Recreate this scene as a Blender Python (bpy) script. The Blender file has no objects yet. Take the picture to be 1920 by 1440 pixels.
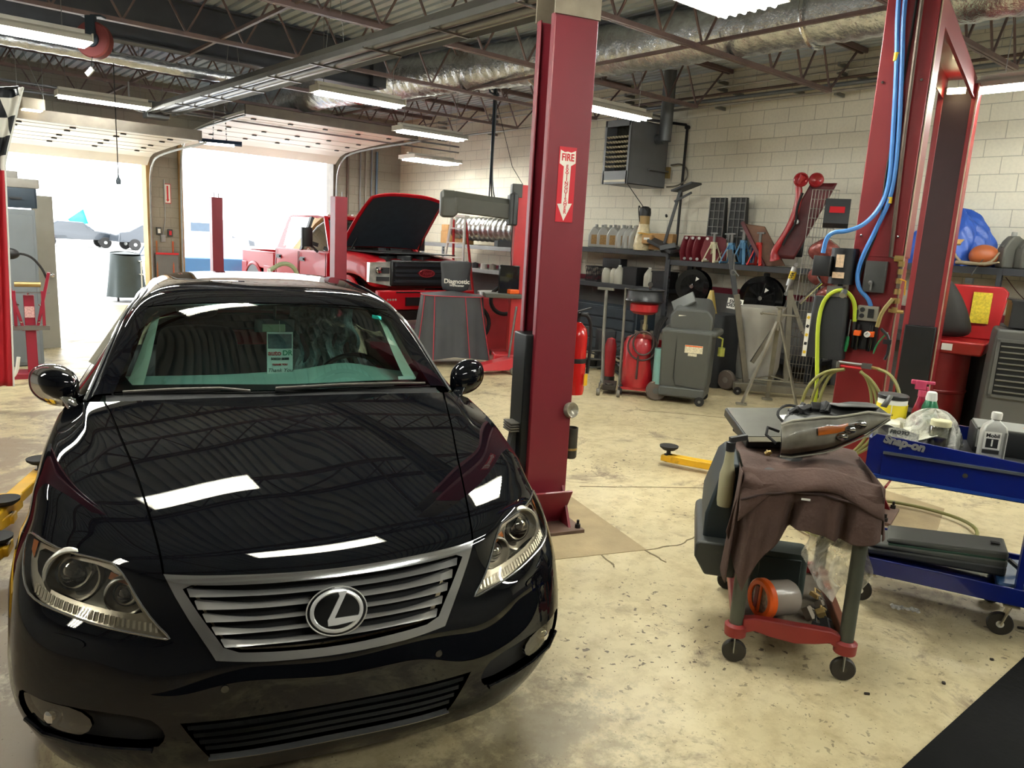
import bpy, math, random
import numpy as np
from mathutils import Vector, Matrix, Euler
from mathutils.geometry import delaunay_2d_cdt
R = math.radians; PI = math.pi
SC = bpy.context.scene; COL = SC.collection
# ---------- camera ----------
# building axes: x towards the block side wall, y towards the garage doors, z up, origin on the floor under the camera
cam_d = bpy.data.cameras.new('camera'); cam_d.sensor_width = 36.0; cam_d.lens = 1405/1920*36; cam_d.clip_start = 0.05; cam_d.clip_end = 400
cam = bpy.data.objects.new('camera', cam_d); COL.objects.link(cam); SC.camera = cam
_th, _p, _r = R(40.0), R(10.9), R(3.18)
fw = Vector((math.sin(_th)*math.cos(_p), math.cos(_th)*math.cos(_p), -math.sin(_p)))
r0 = Vector((math.cos(_th), -math.sin(_th), 0)); u0 = r0.cross(fw)
rt = r0*math.cos(_r) + u0*math.sin(_r); up = u0*math.cos(_r) - r0*math.sin(_r)
cam.matrix_world = Matrix(((rt.x, up.x, -fw.x, 0), (rt.y, up.y, -fw.y, 0), (rt.z, up.z, -fw.z, 1.776), (0, 0, 0, 1)))
# ---------- view and daylight ----------
SC.view_settings.view_transform = 'Standard'; SC.view_settings.look = 'None'
SC.view_settings.exposure = 1.3; SC.view_settings.gamma = 1.0; SC.view_settings.use_curve_mapping = False
W = bpy.data.worlds.new('overcast_sky'); SC.world = W; W.use_nodes = True
_bg = W.node_tree.nodes['Background']; _bg.inputs[0].default_value = (0.93, 0.97, 1.0, 1); _bg.inputs[1].default_value = 3.3
SC.cycles.use_denoising = True; SC.cycles.use_light_tree = True
SC.cycles.max_bounces = 8; SC.cycles.transparent_max_bounces = 16; SC.cycles.sample_clamp_indirect = 6.0
SC.cycles.caustics_reflective = False; SC.cycles.caustics_refractive = False
TUBE = 48.0          # strength of the fluorescent tubes
# ---------- materials ----------
def lin(c):
    if isinstance(c, str): c = tuple(int(c[i:i+2], 16)/255 for i in (0, 2, 4))
    return tuple(x/12.92 if x <= .04045 else ((x+.055)/1.055)**2.4 for x in c[:3])
MATS = {}
def mat(name, col, rough=.5, metal=0., var=.12, scale=6., bump=0., bscale=40., coat=0., emit=0., trans=0., alpha=1., dirt=None, spec=.5):
    """principled surface whose colour wanders a little with noise; dirt = (colour, amount, scale)"""
    if name in MATS: return MATS[name]
    m = bpy.data.materials.new(name); m.use_nodes = True; t = m.node_tree; N = t.nodes; Lk = t.links
    b = N['Principled BSDF']; c = lin(col)
    b.inputs['Roughness'].default_value = rough; b.inputs['Metallic'].default_value = metal
    b.inputs['Coat Weight'].default_value = coat; b.inputs['Coat Roughness'].default_value = .03
    b.inputs['Specular IOR Level'].default_value = spec
    b.inputs['Transmission Weight'].default_value = trans; b.inputs['Alpha'].default_value = alpha
    b.inputs['Base Color'].default_value = (*c, 1)
    if emit: b.inputs['Emission Color'].default_value = (*c, 1); b.inputs['Emission Strength'].default_value = emit
    if var or dirt or bump:
        tc = N.new('ShaderNodeTexCoord')
    if var or dirt:
        nz = N.new('ShaderNodeTexNoise'); nz.inputs['Scale'].default_value = scale; nz.inputs['Detail'].default_value = 5
        Lk.new(tc.outputs['Object'], nz.inputs['Vector'])
        rp = N.new('ShaderNodeValToRGB'); rp.color_ramp.elements[0].position = .3; rp.color_ramp.elements[1].position = .7
        rp.color_ramp.elements[0].color = (*[x*(1-var) for x in c], 1); rp.color_ramp.elements[1].color = (*[min(1, x*(1+var)) for x in c], 1)
        Lk.new(nz.outputs['Fac'], rp.inputs['Fac']); out = rp.outputs['Color']
        if dirt:
            dc, am, ds = dirt
            n2 = N.new('ShaderNodeTexNoise'); n2.inputs['Scale'].default_value = ds; n2.inputs['Detail'].default_value = 8; n2.inputs['Roughness'].default_value = .65
            Lk.new(tc.outputs['Object'], n2.inputs['Vector'])
            r2 = N.new('ShaderNodeValToRGB'); r2.color_ramp.elements[0].position = 1-am-.12; r2.color_ramp.elements[1].position = min(1, 1-am+.12)
            mx = N.new('ShaderNodeMix'); mx.data_type = 'RGBA'; Lk.new(n2.outputs['Fac'], r2.inputs['Fac']); Lk.new(r2.outputs['Color'], mx.inputs[0])
            Lk.new(out, mx.inputs[6]); mx.inputs[7].default_value = (*lin(dc), 1); out = mx.outputs[2]
        Lk.new(out, b.inputs['Base Color'])
    if bump:
        n3 = N.new('ShaderNodeTexNoise'); n3.inputs['Scale'].default_value = bscale; n3.inputs['Detail'].default_value = 4
        Lk.new(tc.outputs['Object'], n3.inputs['Vector']); bp = N.new('ShaderNodeBump'); bp.inputs['Strength'].default_value = bump; bp.inputs['Distance'].default_value = .01
        Lk.new(n3.outputs['Fac'], bp.inputs['Height']); Lk.new(bp.outputs['Normal'], b.inputs['Normal'])
    MATS[name] = m; return m
def glassy(name, col=(1, 1, 1), amount=.12, rough=.0, ior=1.5):
    """thin pane or film: clear with a fresnel reflection, so it needs no refraction"""
    if name in MATS: return MATS[name]
    m = bpy.data.materials.new(name); m.use_nodes = True; t = m.node_tree; N = t.nodes; Lk = t.links
    for n in list(N): N.remove(n)
    o = N.new('ShaderNodeOutputMaterial'); tr = N.new('ShaderNodeBsdfTransparent'); gl = N.new('ShaderNodeBsdfGlossy'); mx = N.new('ShaderNodeMixShader')
    tr.inputs[0].default_value = (*lin(col), 1); gl.inputs['Roughness'].default_value = rough
    fr = N.new('ShaderNodeFresnel'); fr.inputs[0].default_value = ior
    ad = N.new('ShaderNodeMath'); ad.operation = 'ADD'; ad.use_clamp = True; ad.inputs[1].default_value = amount
    Lk.new(fr.outputs[0], ad.inputs[0]); Lk.new(ad.outputs[0], mx.inputs[0]); Lk.new(tr.outputs[0], mx.inputs[1]); Lk.new(gl.outputs[0], mx.inputs[2]); Lk.new(mx.outputs[0], o.inputs[0])
    MATS[name] = m; return m
def film(name, col, opacity, rough=.15):
    """crumpled see-through plastic"""
    if name in MATS: return MATS[name]
    m = bpy.data.materials.new(name); m.use_nodes = True; t = m.node_tree; N = t.nodes; Lk = t.links
    b = N['Principled BSDF']; b.inputs['Base Color'].default_value = (*lin(col), 1); b.inputs['Roughness'].default_value = rough
    tr = N.new('ShaderNodeBsdfTransparent'); mx = N.new('ShaderNodeMixShader'); tc = N.new('ShaderNodeTexCoord'); n = N.new('ShaderNodeTexNoise')
    n.inputs['Scale'].default_value = 14; n.inputs['Detail'].default_value = 3; n.inputs['Distortion'].default_value = 1.5; Lk.new(tc.outputs['Object'], n.inputs['Vector'])
    bp = N.new('ShaderNodeBump'); bp.inputs['Strength'].default_value = .9; bp.inputs['Distance'].default_value = .03; Lk.new(n.outputs['Fac'], bp.inputs['Height']); Lk.new(bp.outputs[0], b.inputs['Normal'])
    mr = N.new('ShaderNodeMapRange'); mr.inputs[1].default_value = .3; mr.inputs[2].default_value = .7; mr.inputs[3].default_value = opacity*.4; mr.inputs[4].default_value = opacity*1.6
    Lk.new(n.outputs['Fac'], mr.inputs[0]); Lk.new(mr.outputs[0], mx.inputs[0]); Lk.new(tr.outputs[0], mx.inputs[1]); Lk.new(b.outputs[0], mx.inputs[2])
    Lk.new(mx.outputs[0], N['Material Output'].inputs[0]); MATS[name] = m; return m
# ---------- mesh building ----------
class MB:
    def __init__(s, M=None): s.v = []; s.f = []; s.M = M or Matrix.Identity(4)
    def at(s, loc=(0, 0, 0), rot=(0, 0, 0)): s.M = Matrix.Translation(loc) @ Euler(rot).to_matrix().to_4x4(); return s
    def add(s, vs, fs):
        n = len(s.v); s.v += [tuple(s.M @ Vector(v)) for v in vs]; s.f += [tuple(i+n for i in f) for f in fs]; return s
    def box(s, c, d, rot=None, taper=1.0):
        x, y, z = d[0]/2, d[1]/2, d[2]/2; k = taper
        vs = [Vector(p) for p in ((-x, -y, -z), (x, -y, -z), (x, y, -z), (-x, y, -z), (-x*k, -y*k, z), (x*k, -y*k, z), (x*k, y*k, z), (-x*k, y*k, z))]
        if rot: E = Euler(rot).to_matrix(); vs = [E @ v for v in vs]
        return s.add([v+Vector(c) for v in vs], [(0, 3, 2, 1), (4, 5, 6, 7), (0, 1, 5, 4), (1, 2, 6, 5), (2, 3, 7, 6), (3, 0, 4, 7)])
    def bar(s, a, b, w, h=None, upv=(0, 0, 1)):
        h = h or w; a, b = Vector(a), Vector(b); d = (b-a).normalized(); u = Vector(upv)
        if abs(d.dot(u)) > .98: u = Vector((1, 0, 0))
        x = d.cross(u).normalized(); y = x.cross(d)
        vs = [p + x*sx*w/2 + y*sy*h/2 for p in (a, b) for sx, sy in ((-1, -1), (1, -1), (1, 1), (-1, 1))]
        return s.add(vs, [(0, 1, 2, 3), (7, 6, 5, 4), (0, 4, 5, 1), (1, 5, 6, 2), (2, 6, 7, 3), (3, 7, 4, 0)])
    def tube(s, pts, r, n=8, closed=False, caps=True, smooth=0):
        P = [Vector(p) for p in pts]
        for _ in range(smooth):
            Q = []; m = len(P)
            for i in range(m if closed else m-1):
                a, b = P[i], P[(i+1) % m]; Q += [a.lerp(b, .25), a.lerp(b, .75)]
            P = Q if closed else [P[0]]+Q+[P[-1]]
        m = len(P); rr = r if callable(r) else (lambda t: r); vs = []; prev = None
        for i in range(m):
            a = P[i-1] if (i or closed) else P[0]; b = P[(i+1) % m] if (i < m-1 or closed) else P[-1]
            d = (b-a).normalized()
            if prev is None: prev = Vector((0, 0, 1)) if abs(d.z) < .9 else Vector((1, 0, 0))
            x = prev - d*prev.dot(d); x.normalize(); y = d.cross(x); prev = x; q = rr(i/(m-1))
            vs += [P[i] + (x*math.cos(2*PI*k/n) + y*math.sin(2*PI*k/n))*q for k in range(n)]
        fs = []
        for i in range(m if closed else m-1):
            for k in range(n):
                a, b = i*n+k, i*n+(k+1) % n; c, d_ = ((i+1) % m)*n+(k+1) % n, ((i+1) % m)*n+k; fs.append((a, b, c, d_))
        if caps and not closed: fs += [tuple(range(n-1, -1, -1)), tuple((m-1)*n+k for k in range(n))]
        return s.add(vs, fs)
    def cyl(s, a, b, r, r2=None, n=20):
        r2 = r if r2 is None else r2; return s.tube([a, b], lambda t: r+(r2-r)*t, n)
    def lathe(s, prof, c=(0, 0, 0), axis='z', n=28, a0=0, a1=2*PI):
        vs = []; m = len(prof); full = abs(a1-a0-2*PI) < 1e-4; k = n if full else n+1
        for j in range(k):
            t = a0+(a1-a0)*j/n; ct, st = math.cos(t), math.sin(t)
            for r_, h in prof:
                p = {'z': (r_*ct, r_*st, h), 'y': (r_*ct, h, r_*st), 'x': (h, r_*ct, r_*st)}[axis]; vs.append(Vector(p)+Vector(c))
        fs = []
        for j in range(n):
            for i in range(m-1):
                a, b = j*m+i, ((j+1) % k)*m+i; fs.append((a, b, b+1, a+1) if axis != 'y' else (a, a+1, b+1, b))
        return s.add(vs, fs)
    def prism(s, poly, h, plane='xy', off=0):
        """flat outline pushed from off to off+h along the third axis"""
        n = len(poly); f = {'xy': lambda a, b, c: (a, b, c), 'xz': lambda a, b, c: (a, c, b), 'yz': lambda a, b, c: (c, a, b)}[plane]
        vs = [f(a, b, off) for a, b in poly]+[f(a, b, off+h) for a, b in poly]
        return s.add(vs, [tuple(range(n-1, -1, -1)), tuple(range(n, 2*n))]+[(i, (i+1) % n, (i+1) % n+n, i+n) for i in range(n)])
    def grid(s, fn, nu, nv, closed_u=False):
        vs = [fn(i/nu, j/nv) for j in range(nv+1) for i in range(nu if closed_u else nu+1)]; w = nu if closed_u else nu+1
        return s.add(vs, [(j*w+i, j*w+(i+1) % w, (j+1)*w+(i+1) % w, (j+1)*w+i) for j in range(nv) for i in range(nu)])
    def sphere(s, c, r, n=16, m=10):
        r = r if hasattr(r, '__len__') else (r, r, r)
        return s.grid(lambda u, v: (c[0]+r[0]*math.cos(2*PI*u)*math.sin(PI*v), c[1]+r[1]*math.sin(2*PI*u)*math.sin(PI*v), c[2]-r[2]*math.cos(PI*v)), n, m, True)
    def loft(s, secs, caps=True):
        n = len(secs[0]); vs = [p for q in secs for p in q]
        fs = [(j*n+i, j*n+(i+1) % n, (j+1)*n+(i+1) % n, (j+1)*n+i) for j in range(len(secs)-1) for i in range(n)]
        if caps: fs += [tuple(range(n-1, -1, -1)), tuple((len(secs)-1)*n+i for i in range(n))]
        return s.add(vs, fs)
    def rbox(s, c, d, r, seg=3, top=None):
        """upright box with rounded vertical corners"""
        def sec(z, k=1.0):
            out = []
            for q, (sx, sy) in enumerate(((1, 1), (-1, 1), (-1, -1), (1, -1))):
                for j in range(seg+1):
                    t = q*PI/2+j/seg*PI/2; out.append((c[0]+k*(sx*(d[0]/2-r)+r*math.cos(t)), c[1]+k*(sy*(d[1]/2-r)+r*math.sin(t)), z))
            return out
        z0, z1 = c[2]-d[2]/2, c[2]+d[2]/2; e = min(r*.4, d[2]*.2)
        return s.loft([sec(z0, .985), sec(z0+e), sec(z1-e, top or 1), sec(z1, (top or 1)*.985)])
    def build(s, name, m, parent=None, smooth=35, bevel=0, sub=0, solid=0):
        me = bpy.data.meshes.new(name); me.from_pydata(s.v, [], s.f); me.validate(); me.update()
        o = bpy.data.objects.new(name, me); COL.objects.link(o); o.parent = parent
        if isinstance(m, (list, tuple)):
            for x in m: me.materials.append(x)
        else: me.materials.append(m)
        if bevel:
            b = o.modifiers.new('bevel', 'BEVEL'); b.width = bevel; b.segments = 2; b.limit_method = 'ANGLE'; b.angle_limit = R(40); b.harden_normals = False
        if solid: q = o.modifiers.new('solid', 'SOLIDIFY'); q.thickness = solid; q.offset = 0
        if sub: q = o.modifiers.new('sub', 'SUBSURF'); q.levels = sub; q.render_levels = sub
        if smooth:
            me.polygons.foreach_set('use_smooth', [True]*len(me.polygons))
            if not sub: me.set_sharp_from_angle(angle=R(smooth))
        return o
def tag(o, label=None, cat=None, group=None, kind=None):
    for k, v in (('label', label), ('category', cat), ('group', group), ('kind', kind)):
        if v: o[k] = v
    return o
def thing(name, label, cat, loc=(0, 0, 0), rz=0, group=None, rot=None, parent=None):
    o = bpy.data.objects.new(name, None); COL.objects.link(o); o.location = loc; o.rotation_euler = rot or (0, 0, rz); o.empty_display_size = .1
    return tag(o, label, cat, group)
def kids(o): return [c for c in COL.objects if c.parent == o]
def dup(o, loc=None, rz=None, label=None, parent=None, group=None):
    c = o.copy(); COL.objects.link(c); c.parent = parent
    if loc is not None: c.location = loc
    if rz is not None: c.rotation_euler = (c.rotation_euler[0], c.rotation_euler[1], rz)
    if label: c['label'] = label
    if group: c['group'] = group
    for k in kids(o): dup(k, parent=c)
    return c
def text(s, size, m, parent, loc, rot, name='lettering', depth=.0006, align='CENTER', sx=1.0, shear=0, bold=0):
    cu = bpy.data.curves.new('t', 'FONT'); cu.body = s; cu.size = size; cu.extrude = depth; cu.align_x = align; cu.align_y = 'CENTER'; cu.shear = shear; cu.offset = bold; cu.space_line = .8
    t = bpy.data.objects.new('t', cu); COL.objects.link(t); dg = bpy.context.evaluated_depsgraph_get()
    me = bpy.data.meshes.new_from_object(t.evaluated_get(dg)); bpy.data.objects.remove(t)
    me.materials.clear(); me.materials.append(m); o = bpy.data.objects.new(name, me); COL.objects.link(o); o.parent = parent
    o.location = loc; o.rotation_euler = rot; o.scale = (sx, 1, 1); return o
def wheel(parent, c, r, w, axis, mt, mr, name='caster', n=20):
    o = MB().lathe([(r*.3, -w/2), (r*.9, -w/2), (r, -w*.25), (r, w*.25), (r*.9, w/2), (r*.3, w/2)], c, axis, n).build(name, mt, parent)
    MB().lathe([(0, -w*.52), (r*.62, -w*.45), (r*.62, w*.45), (0, w*.52)], c, axis, n).build('wheel_hub', mr, o); return o
# shared materials
chrome = mat('chrome', 'd8d8d8', .08, 1, 0); steel = mat('steel', '8f8f8c', .35, .9, .1); zinc = mat('galvanised', 'a0a29f', .4, .8, .15)
black = mat('black_plastic', '17181a', .45, 0, .1); rubber = mat('rubber', '1c1b1a', .8, 0, .15); dgray = mat('dark_gray_paint', '3c3e40', .5, 0, .1, dirt=('56524a', .25, 5))
red = mat('red_paint', 'a01c24', .32, 0, .08, 3, coat=.3); liftred = mat('lift_red', '701a26', .45, 0, .06, 2, dirt=('54141c', .18, 3), coat=.05)
white = mat('white_plastic', 'e4e4dc', .5, 0, .04); paper = mat('paper', 'eeece2', .7, 0, .03); redink = mat('red_ink', 'c8202a', .5, 0, 0); blackink = mat('black_ink', '111111', .6, 0, 0)
wood = mat('cardboard', 'b08858', .8, 0, .12, 10); yellow = mat('yellow_paint', 'e0ac1c', .45, 0, .12, 5, dirt=('6a5420', .28, 9)); brass = mat('brass', 'a8905c', .35, .8, .15)
import numpy as np
class Spline2:
    """C2 interpolating bicubic surface through a lattice of points (rows x cols x 3)"""
    def __init__(s,P):
        P=np.array(P,float); s.nv,s.nu=P.shape[:2]
        s.C=s.solve(s.solve(P.transpose(1,0,2)).transpose(1,0,2))
    @staticmethod
    def solve(P):
        n=P.shape[0]; A=np.zeros((n+2,n+2)); 
        for i in range(n): A[i+1,i:i+3]=[1/6,4/6,1/6]
        A[0,:3]=[1,-2,1]; A[-1,-3:]=[1,-2,1]
        B=np.zeros((n+2,)+P.shape[1:]); B[1:-1]=P
        return np.linalg.solve(A,B.reshape(n+2,-1)).reshape(B.shape)
    @staticmethod
    def basis(t,n,d=0):
        t=np.clip(np.asarray(t,float),0,n-1); i=np.minimum(t.astype(int),n-2); f=t-i
        if d==0: w=[(1-f)**3/6,(3*f**3-6*f**2+4)/6,(-3*f**3+3*f**2+3*f+1)/6,f**3/6]
        else: w=[-(1-f)**2/2,(3*f**2-4*f)/2,(-3*f**2+2*f+1)/2,f**2/2]
        return i,np.array(w)
    def ev(s,u,v,du=0,dv=0):
        iu,wu=s.basis(u,s.nu,du); iv,wv=s.basis(v,s.nv,dv); r=0
        for a in range(4):
            for b in range(4): r=r+s.C[iv+a,iu+b]*(wv[a]*wu[b])[...,None]
        return r
    def nrm(s,u,v):
        n=np.cross(s.ev(u,v,1,0),s.ev(u,v,0,1)); return n/(np.linalg.norm(n,axis=-1,keepdims=True)+1e-12)
# car nose lattice, columns from the centre line out to the wheel arch, rows from the lip up and back to the cowl
NOSE=[
[(0,.06,.17),(.25,.07,.17),(.45,.10,.17),(.60,.15,.17),(.74,.24,.18),(.83,.36,.20),(.87,.49,.22)],
[(0,.0,.27),(.25,.005,.27),(.45,.04,.27),(.62,.10,.27),(.77,.19,.28),(.865,.33,.30),(.905,.50,.32)],
[(0,-.02,.40),(.25,-.01,.40),(.45,.02,.40),(.635,.085,.40),(.80,.19,.40),(.895,.34,.41),(.925,.51,.43)],
[(0,-.02,.52),(.25,-.008,.53),(.45,.04,.54),(.63,.11,.55),(.80,.225,.55),(.89,.365,.56),(.93,.53,.53)],
[(0,.01,.62),(.25,.022,.625),(.455,.08,.63),(.63,.145,.63),(.795,.265,.635),(.885,.40,.64),(.935,.58,.60)],
[(0,.04,.70),(.25,.058,.70),(.46,.118,.71),(.62,.205,.71),(.78,.33,.71),(.88,.47,.72),(.937,.68,.665)],
[(0,.072,.778),(.25,.092,.782),(.468,.155,.786),(.62,.255,.797),(.765,.39,.80),(.865,.55,.79),(.938,.80,.71)],
[(0,.17,.835),(.25,.19,.84),(.485,.245,.838),(.64,.35,.847),(.77,.49,.855),(.87,.66,.83),(.938,.93,.715)],
[(0,.35,.893),(.26,.365,.896),(.52,.42,.89),(.67,.50,.895),(.785,.61,.90),(.885,.78,.86),(.938,1.04,.695)],
[(0,.60,.950),(.28,.61,.953),(.57,.66,.942),(.71,.72,.942),(.81,.80,.935),(.90,.93,.87),(.938,1.13,.64)],
[(0,.86,1.0),(.29,.87,1.0),(.63,.92,.984),(.75,.97,.975),(.84,1.03,.96),(.915,1.11,.88),(.938,1.20,.56)],
[(0,1.09,1.034),(.3,1.10,1.032),(.68,1.15,1.012),(.79,1.2,1.0),(.862,1.25,.972),(.922,1.3,.88),(.938,1.30,.46)],
[(0,1.27,1.054),(.31,1.28,1.052),(.727,1.352,1.032),(.815,1.40,1.018),(.872,1.45,.985),(.926,1.46,.88),(.938,1.45,.42)]]
def mirror_lattice(L): return [[(-p[0],p[1],p[2]) for p in r[:0:-1]]+list(r) for r in L]
nose=Spline2(mirror_lattice(NOSE))     # u 0..12 (6 = centre), v 0..12
# ================= the building =================
def struct(mb, name, m, **k): o = mb.build(name, m, **k); o['kind'] = 'structure'; return o
def node_mat(name):
    m = bpy.data.materials.new(name); m.use_nodes = True; t = m.node_tree; return m, t.nodes, t.links, t.nodes['Principled BSDF']
def ramp(N, L, src, stops, out=False):
    r = N.new('ShaderNodeValToRGB'); e = r.color_ramp.elements
    while len(e) < len(stops): e.new(.5)
    for i, (p, c) in enumerate(stops): e[i].position = p; e[i].color = (*lin(c), 1) if not isinstance(c, float) else (c, c, c, 1)
    L.new(src, r.inputs[0]); return r.outputs[0]
def mixc(N, L, f, a, b, mode='MIX'):
    m = N.new('ShaderNodeMix'); m.data_type = 'RGBA'; m.blend_type = mode
    for i, x in ((0, f), (6, a), (7, b)):
        if hasattr(x, 'links'): L.new(x, m.inputs[i])
        else: m.inputs[i].default_value = x if i == 0 else (*lin(x), 1)
    return m.outputs[2]
def noise(N, L, vec, s, d=5, r=.5, dist=0):
    n = N.new('ShaderNodeTexNoise'); n.inputs['Scale'].default_value = s; n.inputs['Detail'].default_value = d; n.inputs['Roughness'].default_value = r; n.inputs['Distortion'].default_value = dist; L.new(vec, n.inputs['Vector']); return n.outputs[0]
def floor_material():
    m, N, L, b = node_mat('worn_painted_concrete'); tc = N.new('ShaderNodeTexCoord'); v = tc.outputs['Object']
    base = ramp(N, L, noise(N, L, v, .9, 6, .6), [(.3, 'b4a57f'), (.5, 'cabc95'), (.72, 'd8caa4')])
    mo = ramp(N, L, noise(N, L, v, 7, 8, .7), [(.3, 'a08c68'), (.55, 'ffffff')]); c = mixc(N, L, .5, base, mo, 'MULTIPLY')
    # grey wear in the traffic lanes towards the doors
    sx = N.new('ShaderNodeSeparateXYZ'); L.new(v, sx.inputs[0])
    mr = N.new('ShaderNodeMapRange'); mr.inputs[1].default_value = 2.2; mr.inputs[2].default_value = -1.0; L.new(sx.outputs[0], mr.inputs[0])
    wn = noise(N, L, v, 1.7, 8, .75, .6); ad = N.new('ShaderNodeMath'); ad.operation = 'MULTIPLY_ADD'; ad.inputs[1].default_value = .28; L.new(mr.outputs[0], ad.inputs[0]); L.new(wn, ad.inputs[2])
    wear = ramp(N, L, ad.outputs[0], [(.56, 0.0), (.66, 1.0)]); c = mixc(N, L, wear, c, '8d7d66')
    # chips where the paint has lifted
    w = noise(N, L, v, 26, 3, .55, .4); region = ramp(N, L, noise(N, L, v, .8, 3), [(.42, 0.0), (.6, 1.0)])
    chip = ramp(N, L, w, [(.635, 0.0), (.65, 1.0)]); mm = N.new('ShaderNodeMath'); mm.operation = 'MULTIPLY'; L.new(chip, mm.inputs[0]); L.new(region, mm.inputs[1]); c = mixc(N, L, mm.outputs[0], c, '5d4f3c')
    w2 = noise(N, L, v, 75, 2, .5, .2); ch2 = ramp(N, L, w2, [(.70, 0.0), (.715, 1.0)]); c = mixc(N, L, ch2, c, '6a5a44')
    w3 = ramp(N, L, noise(N, L, v, 3.1, 9, .8, .5), [(.64, 0.0), (.67, 1.0)]); mm3 = N.new('ShaderNodeMath'); mm3.operation = 'MULTIPLY'; mm3.inputs[1].default_value = .55; L.new(w3, mm3.inputs[0]); c = mixc(N, L, mm3.outputs[0], c, '8b7a5e')
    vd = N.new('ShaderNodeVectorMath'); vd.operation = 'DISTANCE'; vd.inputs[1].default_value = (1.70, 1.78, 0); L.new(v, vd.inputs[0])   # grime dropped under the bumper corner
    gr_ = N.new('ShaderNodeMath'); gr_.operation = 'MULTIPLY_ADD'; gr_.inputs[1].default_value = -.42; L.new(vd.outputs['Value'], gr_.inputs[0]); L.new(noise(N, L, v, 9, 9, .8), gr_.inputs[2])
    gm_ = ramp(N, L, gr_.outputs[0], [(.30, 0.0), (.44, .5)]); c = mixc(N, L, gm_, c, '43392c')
    L.new(c, b.inputs['Base Color'])
    b.inputs['Roughness'].default_value = .42
    rr = ramp(N, L, wn, [(.3, .32), (.7, .62)]); L.new(rr, b.inputs['Roughness'])
    bp = N.new('ShaderNodeBump'); bp.inputs['Strength'].default_value = .15; bp.inputs['Distance'].default_value = .01; L.new(noise(N, L, v, 12, 8, .7), bp.inputs['Height']); L.new(bp.outputs[0], b.inputs['Normal'])
    return m
def block_material(name, axis, top='efe9d4', low='7a7976', line=True):
    m, N, L, b = node_mat(name); tc = N.new('ShaderNodeTexCoord'); sx = N.new('ShaderNodeSeparateXYZ'); L.new(tc.outputs['Object'], sx.inputs[0])
    cb = N.new('ShaderNodeCombineXYZ'); L.new(sx.outputs[axis], cb.inputs[0]); L.new(sx.outputs[2], cb.inputs[1])
    k = N.new('ShaderNodeTexBrick'); k.inputs['Scale'].default_value = 1; k.inputs['Brick Width'].default_value = .406; k.inputs['Row Height'].default_value = .203; k.inputs['Mortar Size'].default_value = .0055; k.inputs['Mortar Smooth'].default_value = .3
    L.new(cb.outputs[0], k.inputs['Vector'])
    wob = noise(N, L, tc.outputs['Object'], 1.3, 5); tone = ramp(N, L, wob, [(.3, .90), (.7, 1.0)])
    zz = N.new('ShaderNodeMapRange'); zz.inputs[1].default_value = 1.13; zz.inputs[2].default_value = 1.15; L.new(sx.outputs[2], zz.inputs[0])
    c = mixc(N, L, zz.outputs[0], low, top)
    if line:
        z2 = ramp(N, L, sx.outputs[2], [(0, 0.0), (.5, 0.0)])
        for lo, hi in ((1.12, 1.21),):
            g = N.new('ShaderNodeMath'); g.operation = 'COMPARE'; g.inputs[1].default_value = (lo+hi)/2; g.inputs[2].default_value = (hi-lo)/2; L.new(sx.outputs[2], g.inputs[0]); c = mixc(N, L, g.outputs[0], c, '7e2434')
    c = mixc(N, L, 1.0, c, tone, 'MULTIPLY'); mf = N.new('ShaderNodeMath'); mf.operation = 'MULTIPLY'; mf.inputs[1].default_value = .38; L.new(k.outputs['Fac'], mf.inputs[0]); c = mixc(N, L, mf.outputs[0], c, '5e5a50')
    st = ramp(N, L, noise(N, L, tc.outputs['Object'], 30, 4), [(.3, .93), (.6, 1.0)]); c = mixc(N, L, 1.0, c, st, 'MULTIPLY')
    L.new(c, b.inputs['Base Color']); b.inputs['Roughness'].default_value = .75
    iv = N.new('ShaderNodeMath'); iv.operation = 'SUBTRACT'; iv.inputs[0].default_value = 1.; L.new(k.outputs['Fac'], iv.inputs[1])
    ad = N.new('ShaderNodeMath'); ad.operation = 'MULTIPLY_ADD'; ad.inputs[1].default_value = .12; L.new(noise(N, L, tc.outputs['Object'], 60, 3), ad.inputs[0]); L.new(iv.outputs[0], ad.inputs[2])
    bp = N.new('ShaderNodeBump'); bp.inputs['Strength'].default_value = .6; bp.inputs['Distance'].default_value = .008; L.new(ad.outputs[0], bp.inputs['Height']); L.new(bp.outputs[0], b.inputs['Normal']); return m
struct(MB().box((2.0, 5.5, -.05), (17.0, 23.4, .1)), 'floor', floor_material())
blk = block_material('painted_block_side', 1); blkd = block_material('painted_block_doors', 0, 'a09a8c', '9a948a', False)
struct(MB().box((10.35, 5.5, 2.35), (.3, 23.4, 4.7)), 'wall_right', blk)
# door wall with two openings
dw = MB(); Y0, Y1 = 17.0, 17.25
for x0, x1, z0, z1 in ((-6.5, .55, 0, 4.7), (.55, 4.27, 2.98, 4.7), (4.27, 4.84, 0, 4.7), (4.84, 8.38, 3.42, 4.7), (8.38, 10.2, 0, 4.7)): dw.box(((x0+x1)/2, (Y0+Y1)/2, (z0+z1)/2), (x1-x0, Y1-Y0, z1-z0))
struct(dw, 'wall_back', blkd)
struct(MB().box((-6.4, 5.5, 2.35), (.2, 23.4, 4.7)), 'wall_left', mat('left_wall_paint', '8a8780', .8, 0, .1))
struct(MB().box((2.0, -6.1, 2.35), (17.0, .2, 4.7)), 'wall_front', mat('front_wall_paint', '6f6d68', .8, 0, .1))
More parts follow.
